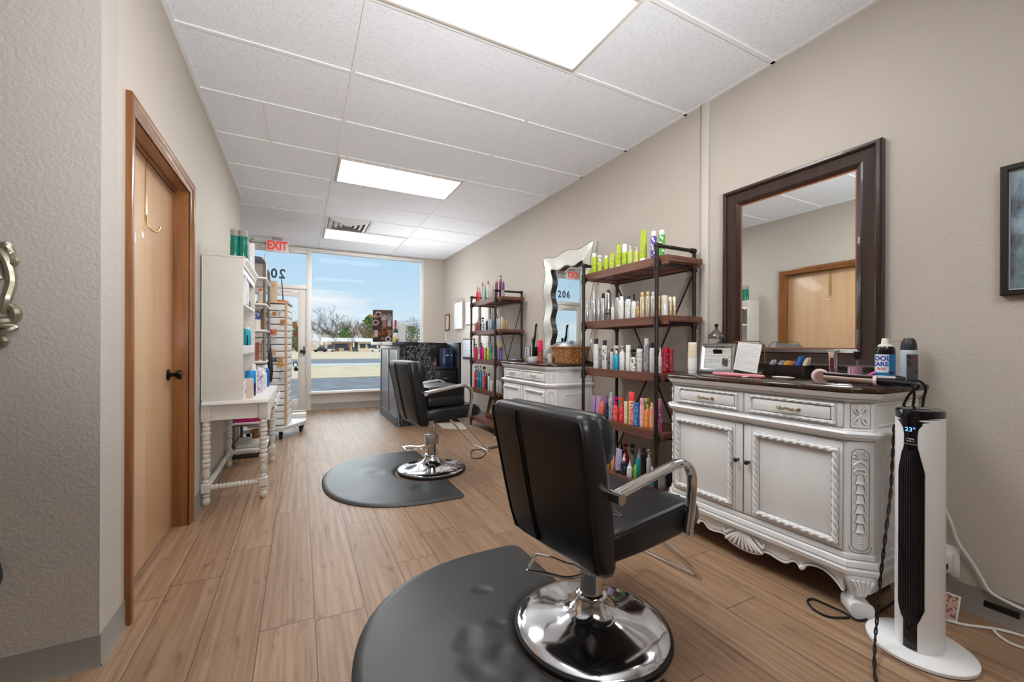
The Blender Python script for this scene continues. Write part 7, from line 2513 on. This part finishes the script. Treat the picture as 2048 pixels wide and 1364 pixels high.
wrapped('plastic_package', 'dark wrapped package in the middle of the wicker basket', (2.345, 3.205, CT + 0.15), (0.07, 0.045, 0.065), mat('dark_wrap', (50, 56, 64), 0.2, mottle=(40, (170, 180, 190), 0.12)), 2)
wrapped('plastic_package', 'clear wrapped package in the wicker basket, right side', (2.365, 3.130, CT + 0.145), (0.07, 0.042, 0.062), mat('clear_wrap', (176, 178, 180), 0.2, mottle=(40, (120, 116, 110), 0.15)), 3)
t = thing('basket_brush', 'thin black brush handle sticking up out of the wicker basket', 'brush', (2.35, 3.385, CT + 0.008))
MB().tube([(0, -0.002, 0.0), (0.004, 0.0, 0.24)], 0.007, 8).build('handle', M_BLACK, t)
# holder with combs, curling iron, pink bottle, flat things
t = thing('comb_holder', 'black holder with white striped slots on the far sideboard', 'holder', (2.285, 3.79, CT))
MB().box2(-0.045, 0.045, -0.012, 0.135, 0.055, 0.158, 0.003).build('block', M_BLACK, t)
b = MB()
for y in (-0.012, 0.025, 0.055, 0.085, 0.122):
    b.box2(-0.0475, -0.0452, y, y + 0.013, 0.058, 0.155)
b.build('white_stripes', mat('stripe_white', (226, 228, 232), 0.3), t, angle=0)
MB().box2(-0.04, 0.04, -0.01, 0.09, 0.0, 0.054, 0.003).build('base', mat('white_base', (222, 222, 224), 0.4), t)
MB().box2(-0.02, 0.02, 0.112, 0.126, 0.0, 0.054, 0.002).build('foot', M_BLACK, t)
t = thing('hot_tool', 'black curling iron standing upright in the black holder on the far sideboard', 'curling iron', (2.29, 3.80, CT + 0.1585))
MB().tube([(0, 0.03, 0), (0.0, 0.028, 0.045), (0.0, 0.0, 0.12)], [0.012, 0.017, 0.013], 10).build('handle', M_BLACK, t)
MB().tube([(0, 0.0, 0.12), (0.0, -0.012, 0.21), (0.0, -0.018, 0.24), (0, -0.034, 0.245), (0, -0.036, 0.22)], [0.011, 0.009, 0.010, 0.008, 0.005], 10).build('barrel', M_BLACK, t)
MB().tube([(0, 0.03, 0.03), (0, 0.06, 0.055), (0, 0.062, 0.10)], 0.006, 8).build('lever', M_BLACK, t)
b = MB()
b.tube(smooth_path([(0.0, -0.036, 0.225), (0.002, -0.038, 0.10), (0.002, -0.034, 0.0)], 6), 0.003, 6)
b.build('cord', M_CORD, t)
bottle('can', 0.225, 0.026, (170, 30, 56), (226, 24, 84), 'tall hot pink can beside the holder on the far sideboard', (2.25, 3.625, CT), None, {'cap': .48, 'cr': .98, 'band': ((120, 30, 40), (226, 120, 60), 'splash', .04, .5)})
t = thing('flat_iron', 'dark blue flat iron lying at the far end of the far sideboard', 'flat iron', (2.13, 3.93, CT))
MB().tube([(0, 0.13, 0.014), (0, -0.02, 0.014)], 0.013, 12, flat=(0.8, 1.4)).build('blade', mat('steel_blue', (110, 126, 146), 0.3, 0.4), t)
MB().tube([(0, -0.02, 0.014), (0.02, -0.12, 0.012)], 0.014, 12, flat=(0.8, 1.4)).build('handle', mat('dark_navy_plastic', (34, 38, 48), 0.35), t)
bottle('jar', 0.085, 0.030, (206, 206, 192), (214, 212, 204), 'small pale jar between the pink can and the wicker basket', (2.29, 3.50, CT), None, {'cap': .2})
# ================================================================== tower heater, floor cords, wall pictures
th = thing('tower_heater', 'white and black tower heater on a round white base at the right', 'heater', (2.030, 0.646, 0))
M_HWHITE = mat('heater_white', (236, 237, 238), 0.28)
M_HBLK = mat('gloss_black', (12, 13, 18), 0.12, coat=0.4)
b = MB()
b.lathe([(0.0, 0.0), (0.140, 0.0), (0.147, 0.004), (0.147, 0.014), (0.140, 0.019), (0.0, 0.021)], 56)
b.build('base', M_HWHITE, th)
EA, EB = 0.080, 0.064


def ell(a, z, k=1.0):
    return (EA * k * math.cos(a), EB * k * math.sin(a), z)

b = MB()
b.loft([[ell(2 * PI * i / 64, z, k_) for i in range(64)] for z, k_ in ((0.019, 0.985), (0.024, 1.0), (0.845, 1.0), (0.850, 0.995))])
b.build('shell', M_HWHITE, th)
b = MB()
b.loft([[ell(2 * PI * i / 64, z, k_) for i in range(64)] for z, k_ in ((0.848, 0.99), (0.850, 1.012), (0.868, 1.014), (0.874, 0.99), (0.876, 0.90), (0.8755, 0.3))])
b.build('top_cap', M_HBLK, th)
# black front: an hourglass patch of the shell, ribbed over the grille part
FA = math.radians(180)
prof = [(0.024, 17), (0.115, 17), (0.118, 17), (0.165, 31), (0.175, 33), (0.655, 33), (0.665, 31.5), (0.745, 17), (0.765, 16.5), (0.79, 16.5), (0.81, 19), (0.825, 27), (0.836, 42), (0.845, 70), (0.850, 88)]
def half(z):
    for (z0, w0), (z1, w1) in zip(prof, prof[1:]):
        if z0 <= z <= z1:
            return math.radians(w0 + (w1 - w0) * (z - z0) / (z1 - z0))
    return math.radians(17)
b = MB()
zsamp = sorted(set([z for z, _ in prof] + [0.18 + 0.02 * i for i in range(24)] + [0.67 + 0.015 * i for i in range(5)]))
b.loft([[ell(FA - half(z) + 2 * half(z) * i / 24, z, 1.006) for i in range(25)] for z in zsamp], closed=False, cap=False)
b.build('front_panel', M_HBLK, th)
b = MB()
for j in range(11):
    u = (j - 5) / 5.5
    pts = []
    for z in [0.13 + 0.6 * i / 30 for i in range(31)]:
        pts.append(ell(FA + u * half(z), z, 1.022))
    b.tube(pts, 0.0026, 6)
b.build('grille', mat('grille_black', (34, 35, 42), 0.18, 0.3), th)
MB().loft([[ell(FA - 0.28 + 0.56 * i / 12, z, 1.013) for i in range(13)] for z in (0.752, 0.757)], closed=False, cap=False).build('chrome_line', M_STEEL, th)
MB().loft([[ell(FA - 0.27 + 0.54 * i / 12, z, 1.010) for i in range(13)] for z in (0.758, 0.780)], closed=False, cap=False).build('logo_plate', mat('dark_plate', (26, 28, 34), 0.3), th)
b = MB()
for s in (-1, 1):
    b.tube([(-(EA * 1.016), s * 0.0045 + 0.0055 * math.cos(a), 0.769 + 0.0048 * math.sin(a)) for a in [2 * PI * i / 14 for i in range(14)]], 0.0007, 4, closed=True)
b.build('logo', M_STEEL, th)
o = text_mesh('display_digits', '23\u00b0', 0.021, mat('blue_led', (110, 170, 255), 0.5, emit=1.6), th, (-EA * 1.012, 0.0, 0.806), (PI / 2, 0, -PI / 2), 0.0003)
b = MB()
b.lathe([(0.0, 0.876), (0.016, 0.876), (0.017, 0.8785), (0.0, 0.880)], 20, (-0.008, -0.012, 0))
b.lathe([(0.0, 0.876), (0.008, 0.876), (0.008, 0.878), (0.0, 0.878)], 16, (0.030, 0.0, 0))
b.box((-0.045, 0.020, 0.8775), (0.030, 0.020, 0.003), 0.001)
b.build('controls', mat('grey_buttons', (120, 122, 128), 0.3), th)

# braided black cord hanging left of the heater and running forward along the floor
b = MB()
cp = [(2.07, 0.732, 0.80), (2.065, 0.735, 0.68)]
for x_px, y_px, X_ in ((1782, 985, 2.02), (1772, 1070, 1.955), (1763, 1150, 1.925), (1757, 1225, 1.885), (1752, 1285, 1.845)):
    p = at_x(x_px, y_px, X_)
    cp.append((p.x, p.y, max(p.z, 0.028)))
p = at_z(1755, 1364, 0.010)
cp += [(p.x, p.y, 0.012), (p.x - 0.10, p.y - 0.08, 0.010), (p.x - 0.2, p.y - 0.16, 0.010)]
sp = smooth_path(cp, 16)
for ph in (0, PI):
    pts = []
    for i, p in enumerate(sp):
        tq = (sp[min(i + 1, len(sp) - 1)] - sp[max(i - 1, 0)]).normalized()
        nn = tq.orthogonal().normalized()
        bb2 = tq.cross(nn)
        a = i * 0.55 + ph
        pts.append(p + nn * (0.0031 * math.cos(a)) + bb2 * (0.0031 * math.sin(a)))
    b.tube(pts, 0.0028, 6)
tag(b.build('braided_cord', M_CORD), 'twisted black cord hanging in front of the tower heater base', 'cord')
b = MB()
lp = [at_z(1700, 1232, 0.006), at_z(1662, 1231, 0.006), at_z(1632, 1218, 0.006), at_z(1617, 1201, 0.006), at_z(1627, 1195, 0.006), at_z(1650, 1204, 0.006), at_z(1690, 1222, 0.006), at_z(1722, 1238, 0.006), at_z(1760, 1222, 0.006), at_z(1790, 1200, 0.006)]
b.tube(smooth_path([(p.x, p.y, 0.005) for p in lp], 8), 0.0042, 8)
tag(b.build('power_cable', M_CORD), 'thin black cord looped on the floor before the near sideboard foot', 'cord')
# cord loop by the rear chair
b = MB()
lp = [(1000, 893), (985, 897), (965, 899), (945, 901), (943, 912), (950, 917), (963, 915), (972, 907), (965, 899), (978, 896), (1003, 890), (1030, 886)]
b.tube(smooth_path([at_z(x, y, 0.005 + 0.004 * (i > 7)) for i, (x, y) in enumerate(lp)], 8), 0.005, 8)
tag(b.build('power_cable', mat('brown_cord', (64, 54, 50), 0.5)), 'brown cord looped on the floor below the rear chair footrest', 'cord')
# white cords on the right
M_WCORD = mat('white_cord', (226, 224, 220), 0.4)
b = MB()
wp = [(1886, 1003), (1905, 1045), (1917, 1080), (1945, 1120), (1966, 1155), (1982, 1180), (2010, 1197), (2050, 1216), (2110, 1240)]
b.tube(smooth_path([at_x(x, y, XR - 0.020) for x, y in wp], 6), 0.0058, 8)
tag(b.build('power_cable', M_WCORD), 'thick white cord hanging against the right wall beside the heater', 'cord')
b = MB()
wp = [(1870, 1228), (1890, 1236), (1930, 1246), (1975, 1252), (2010, 1258), (2060, 1272)]
b.tube(smooth_path([at_z(x, y, 0.0055) for x, y in wp], 6), 0.0055, 8)
tag(b.build('power_cable', M_WCORD), 'white cord lying straight along the floor at the right edge', 'cord')
b = MB()
wp = [(1990, 1258), (2002, 1270), (2025, 1284), (2060, 1296)]
b.tube(smooth_path([at_z(x, y, 0.0055) for x, y in wp], 6), 0.0052, 8)
tag(b.build('power_cable', M_WCORD), 'white cord branching toward the lower right corner of the floor', 'cord')
# white outlet tap with black plug, and a small leaning card beside the heater
ot = thing('outlet_tap', 'white wall outlet tap with black plug low on the wall behind the heater', 'outlet', (XR, 0.712, 0.185))
MB().box2(-0.006, 0.0, -0.040, 0.040, -0.065, 0.065, 0.002).build('cover_plate', M_WHITE, ot)
MB().box2(-0.034, -0.006, -0.024, 0.024, -0.045, 0.035, 0.004).build('tap', M_WHITE, ot)
MB().loft([[(x, y, z) for y, z in rrect(w_, w_ * 0.8, 0.006, 3, 0.0, -0.02)] for x, w_ in ((-0.034, 0.030), (-0.055, 0.026), (-0.066, 0.012))]).build('plug', M_BLACK, ot)
ca = thing('leaning_card', 'small patterned card with white edge leaning by the heater on the floor', 'card', (2.352, 0.672, 0))
b = MB()
b.box2(-0.004, 0.004, -0.034, 0.030, 0.0, 0.100, 0.001)
b.xform(Matrix.Rotation(math.radians(24), 4, 'Y'))
b.build('edge', M_WHITE, ca)
b = MB()
b.box2(-0.0052, -0.0042, -0.029, 0.025, 0.006, 0.094)
b.xform(Matrix.Rotation(math.radians(24), 4, 'Y'))
b.build('picture', print_mat((206, 176, 160), (150, 40, 44), 'splash', 0.5), ca, angle=0)

# framed picture cut by the right edge of the photograph
wp_ = thing('framed_print', 'dark framed blue and grey abstract print at the right edge', 'picture', (XR - 0.001, 0.355, 1.560))
b = MB()
frame_sweep(b, [(0.0, 0.0), (0.0, 0.026), (0.004, 0.030), (0.019, 0.030), (0.021, 0.016), (0.021, 0.0)], -0.205, 0.205, -0.255, 0.255, 0)
b.build('frame', mat('black_brown_frame', (36, 30, 27), 0.4), wp_)
k = NT('abstract_print', 0.35)
x_, y_, z_ = k.xyz()
n1 = k.noise(k.comb(0.0, k.math('MULTIPLY', y_, 16), k.math('MULTIPLY', z_, 7)), 1.0, 5, 0.6)
n2 = k.noise(k.comb(3.0, k.math('MULTIPLY', y_, 9), k.math('MULTIPLY', z_, 13)), 1.0, 4, 0.6)
c = k.ramp(n1, [(0.30, (58, 54, 58)), (0.42, (110, 126, 138)), (0.52, (146, 172, 184)), (0.62, (186, 190, 186)), (0.75, (206, 198, 180))])
low = k.math('LESS_THAN', z_, -0.02)
c = k.mix(k.math('MULTIPLY', low, k.math('MULTIPLY', n2, 0.9)), c, (62, 52, 54))
c = k.mix(k.math('MULTIPLY', k.math('GREATER_THAN', n2, 0.62), 0.8), c, (206, 214, 216))
k.color(c)
b = MB()
b.box2(-0.014, -0.008, -0.186, 0.186, -0.236, 0.236)
b.build('print', k.m, wp_, angle=0)
b = MB()
frame_sweep(b, [(0.021, 0.015), (0.021, 0.018), (0.025, 0.018), (0.025, 0.015)], -0.205, 0.205, -0.255, 0.255, 0)
b.build('mat_edge', mat('pale_edge', (190, 196, 200), 0.4), wp_)

# ornate silver oval frame cut by the left edge
of = thing('ornate_frame', 'ornate silver scrolled oval mirror frame at the left edge', 'mirror', (-0.975, NEAR, 1.262))
M_ORN = mat('antique_silver', (176, 172, 156), 0.34, 0.7, mottle=(40, (150, 142, 120), 0.25))
b = MB()
pr = [(0.0, 0.0), (0.0, 0.018), (0.008, 0.026), (0.020, 0.022), (0.028, 0.010), (0.028, 0.0)]
b.loft([[((0.118 - o) * math.cos(a), -h, (0.135 - o) * math.sin(a)) for o, h in pr] for a in [2 * PI * i / 48 for i in range(48)]], loop=True)
b.build('oval_rim', M_ORN, of)
MB().lathe([(0.0, -0.004), (0.092, -0.004), (0.092, -0.008), (0.0, -0.008)], 40, (0, 0, 0), 'y', 1.0, 1.18).build('mirror_glass', M_MIRROR, of)
b = MB()
for s in (-1, 1):
    def S(pts, r, n=5):
        b.tube(smooth_path([(s * x, -0.016 - 0.010 * (i % 2), z) for i, (x, z) in enumerate(pts)], n), r, 8)
    S([(0.02, 0.165), (0.07, 0.175), (0.115, 0.150), (0.150, 0.105), (0.158, 0.04), (0.152, -0.02), (0.140, -0.06)], [0.008] + [0.013] * 25 + [0.012] * 5)
    S([(0.10, 0.155), (0.120, 0.185), (0.112, 0.212), (0.095, 0.205)], 0.010)
    S([(0.128, 0.130), (0.150, 0.150), (0.160, 0.120), (0.168, 0.098), (0.152, 0.080)], 0.011)
    S([(0.06, 0.15), (0.09, 0.125), (0.125, 0.090), (0.135, 0.04)], 0.009)
    S([(0.158, -0.045), (0.172, -0.062), (0.160, -0.085), (0.130, -0.095), (0.10, -0.125)], 0.014)
    S([(0.10, -0.110), (0.135, -0.105), (0.166, -0.108), (0.150, -0.122), (0.110, -0.140)], 0.010)
    S([(0.06, -0.145), (0.100, -0.150), (0.128, -0.142), (0.148, -0.152), (0.130, -0.168), (0.095, -0.172), (0.120, -0.185)], 0.011)
    S([(0.03, -0.150), (0.06, -0.180), (0.105, -0.195), (0.075, -0.205), (0.02, -0.190)], 0.012)
    for x, z in ((0.128, -0.155), (0.112, -0.168), (0.155, 0.125), (0.105, 0.19)):
        b.ball((s * x, -0.024, z), 0.013, 10, 6, (1, 0.7, 1))
S([(0.0, 0.165), (0.0, 0.20), (0.0, 0.225)], 0.014)
b.build('scroll_work', M_ORN, of)
# black cable loop at the lower left edge
b = MB()
lp = [(-0.866, -0.010, 0.47), (-0.850, -0.014, 0.43), (-0.839, -0.016, 0.38), (-0.846, -0.014, 0.345), (-0.868, -0.010, 0.31), (-0.90, -0.010, 0.30)]
for d_ in (0.0, 0.009):
    b.tube(smooth_path([(x - d_, NEAR + y, z) for x, y, z in lp], 6), 0.0045, 8)
tag(b.build('black_cable', mat('dark_cable', (52, 58, 62), 0.35)), 'black cable loop hanging on the wall at the lower left edge', 'cable')
